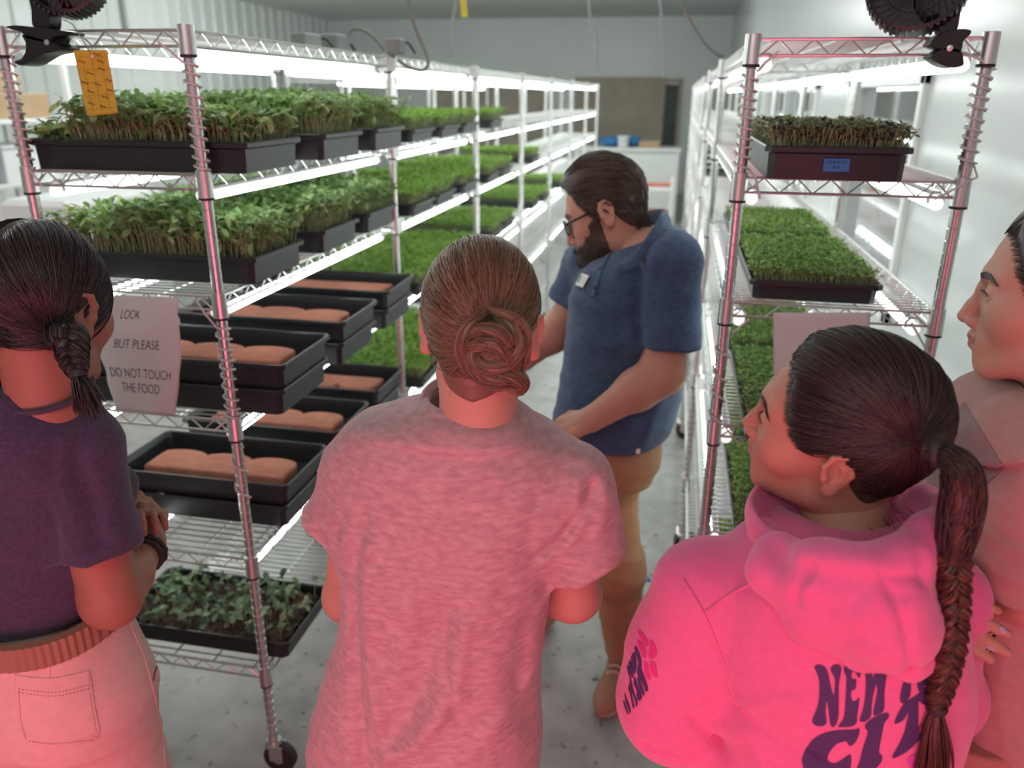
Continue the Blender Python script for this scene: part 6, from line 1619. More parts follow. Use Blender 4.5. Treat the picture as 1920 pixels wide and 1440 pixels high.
    b = MB(); t2 = pxpt(1764, 850, 0.79); ax = Vector((0.8, -0.45, 0.1)).normalized(); Q = Vector((0, 0, 1)).rotation_difference(ax).to_matrix()
    b.tube([Vector(tie-org)+Q @ Vector((0.0125*math.cos(2*PI*k/24), 0.0125*math.sin(2*PI*k/24), 0)) for k in range(24)], 0.0055, 8, closed=True); b.build('hair_tie', M_rubber, hc, True)
    pony = [tie-A(0.012, -0.006, 0), tie, pxpt(1790, 866, 0.785), pxpt(1806, 905, 0.778), pxpt(1803, 960, 0.775), pxpt(1792, 1010, 0.770), pxpt(1786, 1050, 0.768)]
    pp = smooth_path(pony, 26); t = np.linspace(0, 1, 26); rad = hermite(t, [0, 0.12, 0.35, 0.65, 1.0], [0.012, 0.012, 0.019, 0.021, 0.0155])
    b = MB(); b.tube([Vector(p-org) for p in pp], list(rad*0.9), 12); po = b.build('ponytail', HM_tailb[1], person, True)
    for k in range(3): link('hair_strands', strands_mesh('hair_strands', bundle_paths(pp, rad*(1.0-0.08*k), 70, 60+k, 1.0, 0.35, 0.4)-org, 0.0009, HM_tailb if k else HM_dark, k), po)
    bp = [pxpt(1786, 1040, 0.768), pxpt(1788, 1100, 0.765), pxpt(1787, 1160, 0.765), pxpt(1780, 1220, 0.765), pxpt(1768, 1275, 0.768), pxpt(1756, 1325, 0.772)]
    br = braid(person, org, bp, [0.0165, 0.0150, 0.0145, 0.0145, 0.0135, 0.0105], HM_tailb, turns=4.4, K=100, seed=70, side=(1, 0.25, 0), nst=18)
    b = MB(); a, bq = Vector(bp[-1]-org), Vector(bp[-2]-org); dd = (a-bq).normalized(); b.tube([a-dd*0.005, a, a+dd*0.005], [0.0105, 0.012, 0.0105], 14); b.build('hair_tie', M_rubber, br, True)
    tail(br, org, [bp[-1], pxpt(1751, 1360, 0.772), pxpt(1748, 1410, 0.772), pxpt(1740, 1462, 0.775)], 0.005, 0.017, HM_tailb, 170, 8)
    # stray wisps at the nape
    rg = np.random.default_rng(4); w = []
    for k in range(14):
        s0 = fr.w(A(0.035*rg.normal(), -0.082+0.01*rg.normal(), -0.085+0.01*rg.normal())); w.append(smooth_path([s0, s0+A(0.02+0.01*rg.normal(), -0.015, -0.018+0.006*rg.normal()), s0+A(0.045+0.02*rg.normal(), -0.02, -0.018+0.012*rg.normal())], 10))
    link('hair_strands', strands_mesh('hair_strands', np.array(w)-org, 0.0006, HM_dark, 3), hc)
    hx = secs[-1][1]
    lower_body(person, org, (hx, Yc), ty, 0.86, 0.165, 0.12, [(hx-0.12, Yc-0.02, ty+0.15), (hx+0.09, Yc+0.05, ty-0.15)], M_dkpants, M_shoeb, M_sole, rth=0.080, rcalf=0.056, rank=0.050)
    return person
hoodie_girl()
# ------------------------------------------------------------------ girl at the right edge in profile, arms crossed
M_teeR = mat('dusty_mauve_cotton', (0.43, 0.255, 0.235), rough=0.9, spec=0.12, var=0.06, scale=60, bump=0.25, bscale=700, sheen=0.2)
M_panel = mat('grey_brown_print', (0.27, 0.185, 0.18), rough=0.85, var=0.06, scale=60)
M_short = mat('rust_cotton', (0.42, 0.20, 0.16), rough=0.9, var=0.05, scale=50, bump=0.2, bscale=600)
HM_char = hair_mats('charcoal_brown_hair', [(0.040, 0.034, 0.033), (0.060, 0.050, 0.047), (0.026, 0.022, 0.022)], 0.34)
M_nail = mat('pale_lilac_nail', (0.50, 0.42, 0.55), rough=0.25)
def right_girl():
    H = dict(jaw=0.90, nose=1.0, neck=0.052, nb=(0, -0.04, -0.21))
    fr = Frame((0, 0, 0), math.radians(66), math.radians(-3), 0.0)
    fr.c = pxpt(1795, 590, 1.17)-fr.w(A(0, 0.118, -0.0345)); c = fr.c
    Yc = 1.16; org = np.array([c[0]+0.02, Yc, 0.0])
    rows = [(706, 1880, 1990, 0.070), (722, 1850, 2030, 0.090), (748, 1806, 2060, 0.112), (795, 1762, 2090, 0.122), (860, 1730, 2105, 0.130), (950, 1712, 2110, 0.136), (1050, 1715, 2105, 0.138), (1150, 1722, 2100, 0.140), (1250, 1718, 2105, 0.144), (1350, 1700, 2110, 0.148), (1450, 1690, 2115, 0.15), (1600, 1690, 2115, 0.15)]
    LO, secs = rows_loft(rows, Yc)
    Lsh = pxpt(1958, 860, 1.05); Lel = pxpt(1930, 1110, 1.02); Lwr = pxpt(1800, 1120, 1.10)
    Rsh = pxpt(1850, 800, 1.30); Rel = pxpt(1770, 1080, 1.22); Rwr = pxpt(1688, 1080, 0.95)
    fing = pxpt(1872, 1200, 0.93)
    def armf(P):
        d = chain(P, [Lsh, Lel], [0.046, 0.042], 0.02); d = smin(d, chain(P, [Lel, Lwr], [0.042, 0.027], 0.02), 0.02)
        e = chain(P, [Rsh, Rel], [0.046, 0.042], 0.02); e = smin(e, chain(P, [Rel, Rwr], [0.042, 0.026], 0.02), 0.02)
        d = np.minimum(d, e)
        d = smin(d, hand_sdf(P, Rwr, fing-Rwr, (-0.2, 0.95, 0.0), -1, 0.10, 0.92, 0.022, curls=[0.05, 0.08, 0.14, 0.22]), 0.010)
        d = np.minimum(d, hand_sdf(P, Lwr, Rel-Lwr, (0.1, 0.9, 0.1), 1, 0.3, 0.92))
        d = smin(d, chain(P, [Lsh+A(-0.02, 0.03, -0.01), (secs[4][1], Yc, Lsh[2]-0.03), Rsh+A(-0.01, -0.03, -0.01)], [0.045, 0.055, 0.045], 0.03), 0.02)
        nb_ = fr.w(A(0, -0.03, -0.16)); d = smin(d, cap(P, (nb_[0], nb_[1], Lsh[2]), tuple(nb_), 0.054, 0.053), 0.02)
        return d
    lo, hi = bb([Lsh, Rsh, Lel, Rel, Lwr, Rwr, fing, (c[0], c[1], c[2]-0.08)], 0.09); va, fa = surf(armf, lo, hi, 0.0042, 1)
    V, Fq, mi = merge([head_part(fr, H), (va, fa, None)])
    person = link('person', np_mesh('body', V-org, Fq, [M_skin1, M_lip1], mi, True), None, org)
    tag(person, 'girl in a dusty mauve T-shirt in profile against the white wall, arms crossed', 'person')
    bvp = BVHTree.FromPolygons([tuple(v) for v in (V-org)], [tuple(int(i) for i in f) for f in Fq])
    for px, py in ((1880, 1206), (1858, 1216), (1880, 1182)):
        h_, nn, _, _ = bvp.ray_cast(CAMP-Vector(org), ray(px, py).normalized())
        if h_ is not None and (h_+Vector(org)).y < 1.0:
            b = MB(); dd = Vector(fing-Rwr).normalized(); dd = (dd-nn*dd.dot(nn)).normalized(); b.sphere(h_, (0.0065, 0.0045, 0.0014), 10, Matrix((dd, nn.cross(dd), nn)).transposed()); b.build('fingernail', M_nail, person, True)
    face_bits(person, org, fr, HM_char, H, HM_char[2])
    nl = Lel-Lsh; nr_ = Rel-Rsh; Lo2 = Lsh+nl*0.98; Ro2 = Rsh+nr_*0.7
    cre = []
    def cr(pts, w, amp, Y=1.0): cre.append(([np.array(tuple(atY(x, y, Y))) for x, y in pts], w, amp))
    cr([(1925, 868), (1870, 905), (1825, 945), (1800, 970)], 0.010, -0.012); cr([(1925, 850), (1860, 890), (1815, 930)], 0.010, 0.008); cr([(1780, 800), (1830, 780), (1880, 770)], 0.006, 0.004); cr([(1770, 830), (1820, 815), (1870, 800)], 0.006, 0.004); cr([(1765, 860), (1830, 850)], 0.006, 0.004)
    cr([(1830, 985), (1880, 1000), (1920, 1000)], 0.005, -0.004); cr([(1840, 1050), (1880, 1060), (1920, 1050)], 0.010, 0.005); cr([(1810, 1250), (1800, 1340), (1780, 1420)], 0.012, 0.007); cr([(1860, 1240), (1850, 1340), (1830, 1440)], 0.012, -0.006); cr([(1900, 1230), (1890, 1330), (1900, 1440)], 0.010, 0.005)
    def teef(P):
        d = LO(P)
        s1 = chain(P, [Lsh+A(-0.03, 0.03, 0.015), Lsh, Lo2+nl*0.1], [0.056, 0.068, 0.076], 0.03); s1 = cut(s1, P, Lo2+A(0, 0, -0.01), nl+A(-0.03, 0, 0))
        s2 = chain(P, [Rsh+A(0, -0.03, 0.015), Rsh, Ro2+nr_*0.1], [0.056, 0.064, 0.068], 0.03); s2 = cut(s2, P, Ro2, nr_)
        d = smin(d, s1, 0.016); d = smin(d, s2, 0.02)
        for pts, w, amp in cre:
            P2 = P.copy(); P2[:, 1] = pts[0][1]; m_ = None
            for i in range(len(pts)-1):
                q = cap(P2, pts[i], pts[i+1], 0); m_ = q if m_ is None else np.minimum(m_, q)
            d = d-amp*np.exp(-(m_/w)**2)*np.clip((Yc-P[:, 1]+0.06)*20, 0, 1)
        d = d-folds(P, 1.0, [(18, 14, 26, 0.003), (9, 8, 50, 0.0018)], 21)
        nb_ = fr.w(A(0, -0.03, -0.15)); d = smax(d, -cap(P, (nb_[0], nb_[1], secs[1][0]-0.03), (nb_[0], nb_[1], secs[0][0]+0.15), 0.058, 0.068), 0.006)
        # keep clear of the forearms that lie on the chest
        return smax(d, 0.74-P[:, 2], 0.004)
    lo = A(secs[5][1]-0.24, 0.88, 0.72); hi = A(min(0.79, secs[5][1]+0.24), 1.45, secs[0][0]+0.04)
    tee = solid('t_shirt', teef, lo, hi, 0.005, M_teeR, person, org)
    bv = BVHTree.FromPolygons([v.co.copy() for v in tee.data.vertices], [tuple(p.vertices) for p in tee.data.polygons])
    printed('printed_panel', [[[(1740, 850), (1772, 800), (1808, 754), (1884, 878), (1850, 908), (1790, 925), (1740, 930)]]], bv, org, M_panel, tee, step=8, sm=0)
    b = MB(); nb_ = fr.w(A(0, -0.03, -0.15)); pts = []
    for k in range(40):
        a = 2*PI*k/40; pts.append(Vector((nb_[0]+0.068*math.cos(a), nb_[1]+0.068*math.sin(a), secs[0][0]-0.002+0.012*math.cos(a))) - Vector(org))
    b.tube(pts, 0.0075, 8, closed=True, flat=0.6); b.build('collar', M_teeR, tee, True)
    K = [(0.0, 0.080), (0.35, 0.078), (0.62, 0.062), (0.86, 0.032), (1.15, 0.006), (1.42, 0.022), (1.75, 0.004), (2.05, -0.046), (2.5, -0.085), (3.15, -0.090)]
    tk = 0.010; hc = hair_cap(person, org, fr, H, K, tk-0.001, HM_char[0]); an = (0, -0.11, 0.01)
    P = combed(H, K, an, 2600, tk, 41, 20, 1.0, 0.008); link('hair_strands', strands_mesh('hair_strands', fr.w(P)-org, 0.0009, HM_char, 2), hc)
    p0 = fr.w(A(0, -0.112, 0.010)); bkd = fr.w(A(0, -1, 0))-fr.w(A(0, 0, 0)); pp = smooth_path([p0, p0+bkd*0.03+A(0, 0, 0.0), p0+bkd*0.05+A(0, 0, -0.06), p0+bkd*0.045+A(0, 0, -0.16), p0+bkd*0.03+A(0, 0, -0.26)], 24)
    pp[:, 0] = np.minimum(pp[:, 0], 0.755)
    rad = hermite(np.linspace(0, 1, 24), [0, .15, .5, 1], [0.012, 0.016, 0.022, 0.010]); b = MB(); b.tube([Vector(p-org) for p in pp], list(rad*0.9), 10); po = b.build('ponytail', HM_char[0], person, True)
    link('hair_strands', strands_mesh('hair_strands', bundle_paths(pp, rad, 70, 3, 1.0, 0.3, 0.4)-org, 0.0009, HM_char, 1), po)
    lower_body(person, org, (secs[5][1], Yc), math.radians(60), 0.90, 0.165, 0.12, [(secs[5][1]-0.05, Yc-0.09, 1.0), (secs[5][1]+0.0, Yc+0.10, 0.9)], M_short, M_shoeb, M_sole, rth=0.085, rcalf=0.070, rank=0.062)
    return person
right_girl()
# ------------------------------------------------------------------ bearded man in a navy polo shirt in the aisle
M_skin5 = skin_mat('ruddy_skin', (0.56, 0.30, 0.215)); M_lip5 = mat('lips_ruddy', (0.42, 0.17, 0.14), rough=0.4)
HM_man = hair_mats('short_brown_hair', [(0.075, 0.060, 0.047), (0.13, 0.102, 0.072), (0.050, 0.040, 0.033)], 0.42)
HM_beard = hair_mats('brown_beard_hair', [(0.065, 0.048, 0.036), (0.10, 0.072, 0.050), (0.045, 0.034, 0.027)], 0.5)
M_polo = mat('navy_slub_cotton', (0.045, 0.082, 0.155), rough=0.85, spec=0.15, col2=(0.070, 0.115, 0.20), scale=90, stretch=(0.6, 0.6, 1.2), bump=0.2, bscale=600, sheen=0.2)
M_khaki = mat('khaki_twill', (0.38, 0.225, 0.125), rough=0.85, spec=0.15, var=0.08, scale=30, bump=0.2, bscale=500)
M_tanshoe = mat('tan_suede', (0.34, 0.185, 0.12), rough=0.85, var=0.08, scale=60); M_lace = mat('pale_lace', (0.62, 0.46, 0.40), rough=0.8); M_solep = mat('pale_rubber_sole', (0.62, 0.50, 0.43), rough=0.6)
M_frame = mat('black_spectacle_frame', (0.01, 0.01, 0.012), rough=0.3); M_badge = mat('white_badge', (0.78, 0.79, 0.77), rough=0.35)
M_lens = mat('spectacle_lens', (1, 1, 1), rough=0.02); M_lens.node_tree.nodes['Principled BSDF'].inputs['Transmission Weight'].default_value = 1.0; M_lens.node_tree.nodes['Principled BSDF'].inputs['IOR'].default_value = 1.05
def man():
    H = dict(jaw=1.06, nose=1.02, neck=0.060, nb=(0, -0.055, -0.20), w=1.02, chin=0.004)
    fr = Frame((0, 0, 0), math.radians(84), math.radians(-24), math.radians(4), 1.04)
    fr.c = pxpt(1131, 398, 2.02)-fr.w(A(-0.080, -0.014, 0.002)); c = fr.c
    Yc = 2.06; org = np.array([pxpt(1170, 800, Yc)[0], Yc, 0.0])
    rows = [(430, 1176, 1250, 0.070, 0.03), (450, 1164, 1272, 0.095, 0.02), (472, 1146, 1292, 0.125, 0.01), (492, 1112, 1300, 0.150), (520, 1086, 1306, 0.175), (560, 1070, 1300, 0.188), (620, 1064, 1292, 0.190), (690, 1056, 1284, 0.190), (760, 1044, 1272, 0.190), (815, 1034, 1248, 0.188), (860, 1034, 1234, 0.186), (900, 1034, 1230, 0.185)]
    LO, secs = rows_loft(rows, Yc)
    Lsh = pxpt(1262, 492, 1.92); Lcf = pxpt(1254, 652, 1.885); Lel = pxpt(1242, 700, 1.87); Lwr = pxpt(1112, 784, 1.80); Lhd = pxpt(1050, 812, 1.78)
    Rsh = pxpt(1110, 500, 2.22); Rel = pxpt(1062, 604, 2.20); Rwr = pxpt(985, 672, 2.08); Rhd = pxpt(940, 705, 2.03)
    def armf(P):
        d = chain(P, [Lsh, (Lsh+Lel)/2, Lel], [0.060, 0.058, 0.050], 0.02); d = smin(d, chain(P, [Lel, Lel*0.65+Lwr*0.35, Lwr], [0.050, 0.048, 0.031], 0.03), 0.03)
        e = chain(P, [Rsh, Rel], [0.058, 0.050], 0.02); e = smin(e, chain(P, [Rel, Rel*0.65+Rwr*0.35, Rwr], [0.050, 0.048, 0.031], 0.03), 0.03)
        d = np.minimum(d, e)
        d = smin(d, hand_sdf(P, Lwr, Lhd-Lwr, (0.25, 0.5, -0.8), -1, 0.45, 1.05), 0.012)
        d = smin(d, hand_sdf(P, Rwr, Rhd-Rwr, (0.2, 0.2, -0.9), -1, 0.4, 1.05), 0.012)
        d = smin(d, chain(P, [Lsh+A(-0.01, 0.04, 0), (secs[3][1], Yc, Lsh[2]-0.01), Rsh+A(0.03, -0.04, 0)], [0.05, 0.06, 0.05], 0.03), 0.03)
        nb_ = fr.w(A(0, -0.045, -0.16)); d = smin(d, cap(P, (secs[2][1]+0.01, Yc, Lsh[2]-0.02), tuple(nb_), 0.066, 0.062), 0.035)
        return d
    lo, hi = bb([Lsh, Rsh, Lel, Rel, Lwr, Rwr, Lhd, Rhd, (c[0], c[1], c[2]-0.05)], 0.10); va, fa = surf(armf, lo, hi, 0.0048, 1)
    V, Fq, mi = merge([head_part(fr, H, 0.0028), (va, fa, None)])
    person = link('person', np_mesh('body', V-org, Fq, [M_skin5, M_lip5], mi, True), None, org)
    tag(person, 'bearded man with glasses in a navy polo shirt and khaki trousers, looking down', 'person')
    face_bits(person, org, fr, HM_man, H, HM_man[2])
    cre = []
    def cr(pts, w, amp, Y=1.86): cre.append(([np.array(tuple(atY(x, y, Y))) for x, y in pts], w, amp))
    cr([(1205, 520), (1196, 580), (1200, 640)], 0.016, -0.014); cr([(1225, 480), (1208, 540), (1206, 600)], 0.016, 0.008); cr([(1090, 640), (1130, 655), (1180, 640)], 0.02, 0.006); cr([(1080, 700), (1140, 720), (1200, 700)], 0.02, -0.006); cr([(1070, 760), (1120, 790), (1180, 800)], 0.02, 0.005); cr([(1090, 590), (1150, 610), (1200, 590)], 0.02, -0.006); cr([(1250, 720), (1230, 780), (1210, 840)], 0.015, 0.007)
    Lo2 = Lcf; nl = Lcf-Lsh; Ro2 = Rsh+(Rel-Rsh)*0.72; nr_ = Rel-Rsh
    zhm = pxpt(1150, 851, 1.875)[2]
    hemz = lambda P: zhm+0.006*np.sin(P[:, 0]*20)
    def polof(P):
        d = LO(P)
        s1 = chain(P, [Lsh+A(-0.01, 0.06, 0.02), Lsh, Lo2+nl*0.12], [0.056, 0.064, 0.080], 0.03); s1 = cut(s1, P, Lo2, nl)
        s2 = chain(P, [Rsh+A(0.01, -0.06, 0.02), Rsh, Ro2+nr_*0.12], [0.072, 0.078, 0.080], 0.03); s2 = cut(s2, P, Ro2, nr_)
        d = smin(d, s1, 0.040); d = smin(d, s2, 0.035)
        for pts, w, amp in cre:
            P2 = P.copy(); P2[:, 1] = pts[0][1]; m_ = None
            for i in range(len(pts)-1):
                q = cap(P2, pts[i], pts[i+1], 0); m_ = q if m_ is None else np.minimum(m_, q)
            d = d-amp*np.exp(-(m_/w)**2)*np.clip((Yc-P[:, 1])*15, 0, 1)
        d = d-folds(P, 1.0, [(14, 11, 24, 0.003), (7, 8, 44, 0.002)], 33)
        nb_ = fr.w(A(0, -0.045, -0.14)); vn = pxpt(1168, 492, 1.93)
        d = smax(d, -chain(P, [(secs[2][1], Yc+0.01, secs[2][0]+0.0), tuple(nb_), tuple(nb_+A(-0.02, 0, 0.12))], [0.068, 0.078, 0.10], 0.01), 0.008)
        d = smax(d, -chain(P, [tuple(vn), tuple(pxpt(1142, 440, 1.92))], [0.014, 0.075], 0.01), 0.008)
        return smax(d, hemz(P)-P[:, 2], 0.004)
    lo = A(secs[8][1]-0.25, 1.76, zhm-0.02); hi = A(secs[5][1]+0.28, 2.38, secs[0][0]+0.05)
    polo = solid('polo_shirt', polof, lo, hi, 0.006, M_polo, person, org)
    bv = BVHTree.FromPolygons([v.co.copy() for v in polo.data.vertices], [tuple(p.vertices) for p in polo.data.polygons])
    # collar: standing at the back, folded open at the front
    cpts = [pxpt(*q) for q in ((1160, 498, 1.91), (1190, 486, 1.90), (1216, 455, 1.92), (1236, 424, 1.97), (1241, 416, 2.05), (1226, 414, 2.13), (1190, 428, 2.20), (1150, 455, 2.20), (1122, 475, 2.14), (1118, 490, 2.05))]
    P0 = smooth_path(cpts, 44); Hh = hermite(np.linspace(0, 1, 44), [0, .12, .45, .8, 1], [0.020, 0.040, 0.046, 0.040, 0.020])
    cen = P0.mean(0); vs = []; fs = []
    for k in range(44):
        o_ = P0[k]-cen; o_[2] = 0; o_ /= np.linalg.norm(o_)+1e-9; h_ = Hh[k]
        sec = [(-0.002, 0.0), (-0.003, h_*0.55), (0.004, h_*0.78), (0.013, h_*0.70), (0.024, h_*0.20), (0.028, -0.006), (0.023, -0.006), (0.010, h_*0.4), (0.003, h_*0.45), (0.003, 0.0)]
        vs += [Vector(P0[k]+o_*a+A(0, 0, b_-0.006)-org) for a, b_ in sec]
    n = 10
    for k in range(43):
        for j in range(n): fs.append((k*n+j, k*n+(j+1) % n, (k+1)*n+(j+1) % n, (k+1)*n+j))
    fs.append(tuple(range(n))); fs.append(tuple(reversed(range(43*n, 44*n))))
    b = MB(); b.add(vs, fs); b.build('collar', M_polo, polo, True)
    def on(px, py, off=0.002):
        h_, nn, _, _ = bv.ray_cast(CAMP-Vector(org), ray(px, py).normalized()); return (h_+nn*off, nn) if h_ is not None else (None, None)
    # button placket and buttons
    b = MB(); q = [on(x, y, 0.001)[0] for x, y in ((1140, 478), (1128, 500), (1118, 530), (1112, 556))]; q = [x for x in q if x is not None]
    if len(q) > 2: b.tube(q, 0.010, 8, flat=0.25); b.build('placket', M_polo, polo, True)
    for (x, y) in ((1126, 504), (1116, 540)):
        h_, nn = on(x, y, 0.004)
        if h_ is not None: b = MB(); b.lathe([(0.0005, 0), (0.005, 0), (0.005, 0.002), (0.0005, 0.0024)], h_, 12, Vector((0, 0, 1)).rotation_difference(nn).to_matrix()); b.build('button', M_polo, polo, True)
    # hem tag
    h_, nn = on(1196, 846, 0.001)
    if h_ is not None: b = MB(); b.rbox(h_, (0.012, 0.002, 0.014), 0.001, Vector((0, -1, 0)).rotation_difference(nn).to_matrix()); b.build('hem_tag', M_badge, polo)
    # badge
    h_, nn = on(1094, 527, 0.004)
    if h_ is None: h_, nn = Vector(pxpt(1094, 527, 1.92)-org), Vector((-0.5, -0.85, 0.1))
    # axes of the badge from the picture: its long edge falls to the right
    e1 = (Vector(pxpt(1112, 522, 2.0))-Vector(pxpt(1086, 508, 2.0))).normalized(); e1 = (e1-nn*e1.dot(nn)).normalized(); e2 = nn.cross(e1); Q = Matrix((e1, -nn, e2)).transposed()
    if e2.z < 0: e2 = -e2; Q = Matrix((e1, -nn, e2)).transposed()
    b = MB(); b.rbox(h_, (0.050, 0.003, 0.034), 0.0014, Q); bd = b.build('name_badge', M_badge, polo)
    b = MB(); b.rbox(h_+Q @ Vector((-0.015, -0.0018, 0.004)), (0.010, 0.0012, 0.014), 0.0004, Q); b.build('badge_mark', mat('green_badge_mark', (0.10, 0.42, 0.12), rough=0.5), bd)
    b = MB(); b.rbox(h_+Q @ Vector((-0.015, -0.0018, -0.006)), (0.010, 0.0012, 0.006), 0.0004, Q); b.build('badge_mark', mat('blue_badge_mark', (0.05, 0.30, 0.55), rough=0.5), bd)
    for k, (w_, z_) in enumerate(((0.022, 0.006), (0.018, 0.0), (0.020, -0.006))):
        b = MB(); b.box(h_+Q @ Vector((0.006, -0.0018, z_)), (w_, 0.0008, 0.0022), Q); b.build('badge_text_line', M_trim, bd)
    # spectacles
    sp = thing('glasses', 'black framed spectacles worn by the bearded man', 'glasses', tuple(org)); M3 = fr
    def FP(x, y, z): return Vector(fr.w(A(x, y, z))-org)
    for s in (-1, 1):
        b = MB(); b.tube([FP(s*(0.033+0.023*np.sign(math.cos(a))*abs(math.cos(a))**0.7), 0.104-0.010*abs(0.033+0.023*math.cos(a))/0.06, 0.000+0.018*np.sign(math.sin(a))*abs(math.sin(a))**0.7) for a in np.linspace(0, 2*PI, 36, endpoint=False)], 0.0024, 6, closed=True); b.build('rim', M_frame, sp, True)
        b = MB(); q = [(s*(0.033+0.021*np.sign(math.cos(a))*abs(math.cos(a))**0.7), 0.104-0.010*abs(0.033+0.023*math.cos(a))/0.06, 0.016*np.sign(math.sin(a))*abs(math.sin(a))**0.7) for a in np.linspace(0, 2*PI, 28, endpoint=False)]
        b.add([FP(*v) for v in q]+[FP(v[0], v[1]-0.0015, v[2]) for v in q], [tuple(range(28)), tuple(reversed(range(28, 56)))]+[(k, (k+1) % 28, 28+(k+1) % 28, 28+k) for k in range(28)]); b.build('lens', M_lens, sp, True)
        b = MB(); b.tube([FP(s*0.057, 0.094, 0.008), FP(s*0.068, 0.082, 0.009), FP(s*0.080, 0.040, 0.011), FP(s*0.083, 0.000, 0.014), FP(s*0.082, -0.018, 0.006), FP(s*0.080, -0.032, -0.012)], [0.0030, 0.0032, 0.0028, 0.0026, 0.0024, 0.002], 8); b.build('temple_arm', M_frame, sp, True)
    b = MB(); b.tube([FP(-0.011, 0.101, 0.004), FP(0, 0.1035, 0.007), FP(0.011, 0.101, 0.004)], 0.0022, 6); b.build('bridge', M_frame, sp, True)
    # hair: short at the sides, longer and swept back on top
    K = [(0.0, 0.086), (0.30, 0.082), (0.55, 0.074), (0.80, 0.052), (1.00, 0.020), (1.22, -0.008), (1.45, 0.022), (1.75, 0.012), (2.05, -0.030), (2.5, -0.060), (3.15, -0.066)]
    tk = lambda P: 0.011+0.016*np.clip((P[:, 2]-0.05)/0.06, 0, 1)*np.clip((P[:, 1]+0.10)/0.10, 0.25, 1)
    hc = hair_cap(person, org, fr, H, K, lambda P: tk(P)-0.002, HM_man[0])
    rg = np.random.default_rng(12); N = 4200; KL = 9
    # short strands: each starts somewhere on the scalp and lies back and down
    d = rg.normal(0, 1, (N*3, 3)); d /= np.linalg.norm(d, axis=1, keepdims=True); d[::4, 1] = np.abs(d[::4, 1]); d[::4, 2] = np.abs(d[::4, 2]); st = scalp_project(A(0, -0.012, 0.03)+d*0.09, H, 0.004)
    th = np.arctan2(st[:, 0], st[:, 1]+0.012); st = st[st[:, 2] > hairline(th, K)+0.003][:N]; N = len(st)
    flow = np.stack([np.sign(st[:, 0])*0.25*np.clip(np.abs(st[:, 0])*14, 0, 1), -1.0*np.ones(N), -0.55*np.clip((0.10-st[:, 2])*9, 0, 1)-0.6*(st[:, 1] < -0.06)], 1); flow /= np.linalg.norm(flow, axis=1, keepdims=True)
    flow += rg.normal(0, 0.10, (N, 3)); ln = 0.030+0.045*np.clip((st[:, 2]-0.03)/0.07, 0, 1); u = np.linspace(0, 1, KL)
    L = (st[:, None]+flow[:, None]*(ln[:, None]*u[None])[..., None]).reshape(-1, 3)
    off = tk(L)*np.tile(0.90+0.14*u, N)+np.repeat(rg.normal(0.0, 0.0012, N), KL); L = scalp_project(L, H, off)
    link('hair_strands', strands_mesh('hair_strands', fr.w(L).reshape(N, KL, 3)-org, 0.0011, HM_man, 5), hc)
    # beard: a close shell on the jaw with short bristles
    def region(P):
        x, y, z = np.abs(P[:, 0]), P[:, 1], P[:, 2]
        lo_ = -0.052+0.55*np.clip(0.070-y, 0, 0.09)          # upper border rises towards the sideburn
        lo_ = np.where(y < 0.055, np.minimum(0.012, lo_+0.02), lo_)
        r_ = np.maximum(z-lo_, 0.004-y)
        mouth = 0.030-np.sqrt((x/0.9)**2+((z+0.0655)*1.9)**2); r_ = np.maximum(r_, np.where(y > 0.06, mouth, -1))
        r_ = np.maximum(r_, (-0.118-z)); return r_
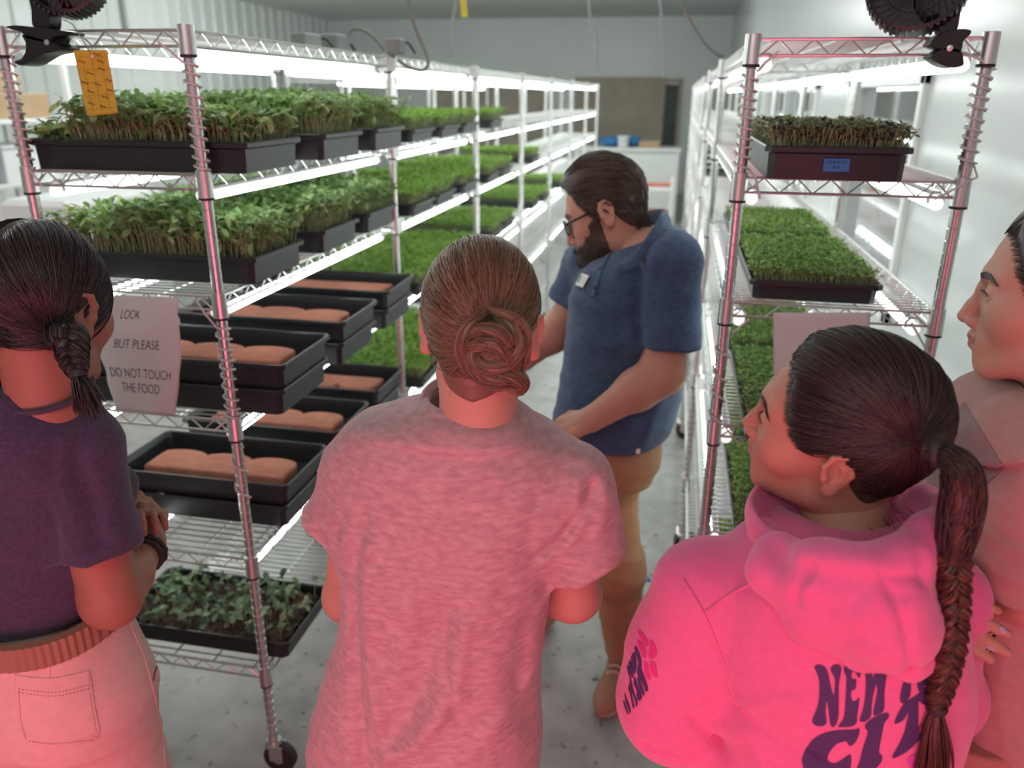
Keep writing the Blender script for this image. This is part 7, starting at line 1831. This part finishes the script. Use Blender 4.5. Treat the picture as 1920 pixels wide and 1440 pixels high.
    bf = lambda P: smax(smin(skull(P, H), smin(ell(P, (0, 0.075, -0.094), (0.024, 0.022, 0.024)), smin(cap(P, (-0.048, 0.005, -0.07), (-0.02, 0.068, -0.098), 0.014), cap(P, (0.048, 0.005, -0.07), (0.02, 0.068, -0.098), 0.014), 0.02), 0.02), 0.025)-0.0065-0.006*np.clip((P[:, 1]-0.03)*14, 0, 1), region(P)*0.6, 0.005)
    Vb, Fb = surf(bf, (-0.09, -0.02, -0.135), (0.09, 0.125, 0.03), 0.003, 1)
    be = link('beard', np_mesh('beard', fr.w(Vb)-org, Fb, HM_beard[0], None, True), person)
    N = 2600; ii = rg.integers(0, len(Vb), N); st = Vb[ii]; g = grad(bf, st, 0.001); g /= np.linalg.norm(g, axis=1, keepdims=True)+1e-9
    u = np.linspace(0, 1, 5); dr = g*0.35+A(0, 0.10, -0.9)+rg.normal(0, 0.2, (N, 3)); L = st[:, None]-g[:, None]*0.002+dr[:, None]*(u[None]*0.011)[..., None]
    link('beard_strands', strands_mesh('beard_strands', fr.w(L.reshape(-1, 3)).reshape(N, 5, 3)-org, 0.0008, HM_beard, 6), be)
    mo = []
    for s in (-1, 1):
        st = np.stack([s*rg.uniform(0.002, 0.026, 300), np.zeros(300)+0.10, -0.0535-rg.uniform(0, 0.004, 300)], 1); st[:, 1] = 0.106-0.9*np.maximum(0, np.abs(st[:, 0])-0.008); st[:, 2] -= np.abs(st[:, 0])*0.25
        L = st[:, None]+(A(s*0.6, 0.1, -0.8)[None]+rg.normal(0, 0.2, (300, 3)))[:, None]*(u[None]*0.009)[..., None]; mo.append(L)
    link('moustache', strands_mesh('moustache', fr.w(np.concatenate(mo).reshape(-1, 3)).reshape(-1, 5, 3)-org, 0.0008, HM_beard, 6), person)
    # trousers and shoes
    hx = pxpt(1140, 860, Yc)[0]; zw = zhm+0.10
    t1 = atZ(1135, 1255, 0.06); t2 = atZ(1010, 1165, 0.06)
    lower_body(person, org, (hx+0.004, Yc), math.radians(115), zw, 0.142, 0.126, [(t2.x-0.02, t2.y+0.03, math.radians(125)), (t1.x+0.055, t1.y+0.06, math.radians(166))], M_khaki, M_tanshoe, M_solep, knees=[(hx-0.09, 2.20, 0.50), (hx+0.045, 2.02, 0.50)], rth=0.088, rcalf=0.066, rank=0.058, fseed=15, sneaker_laces=M_lace)
    return person
man()
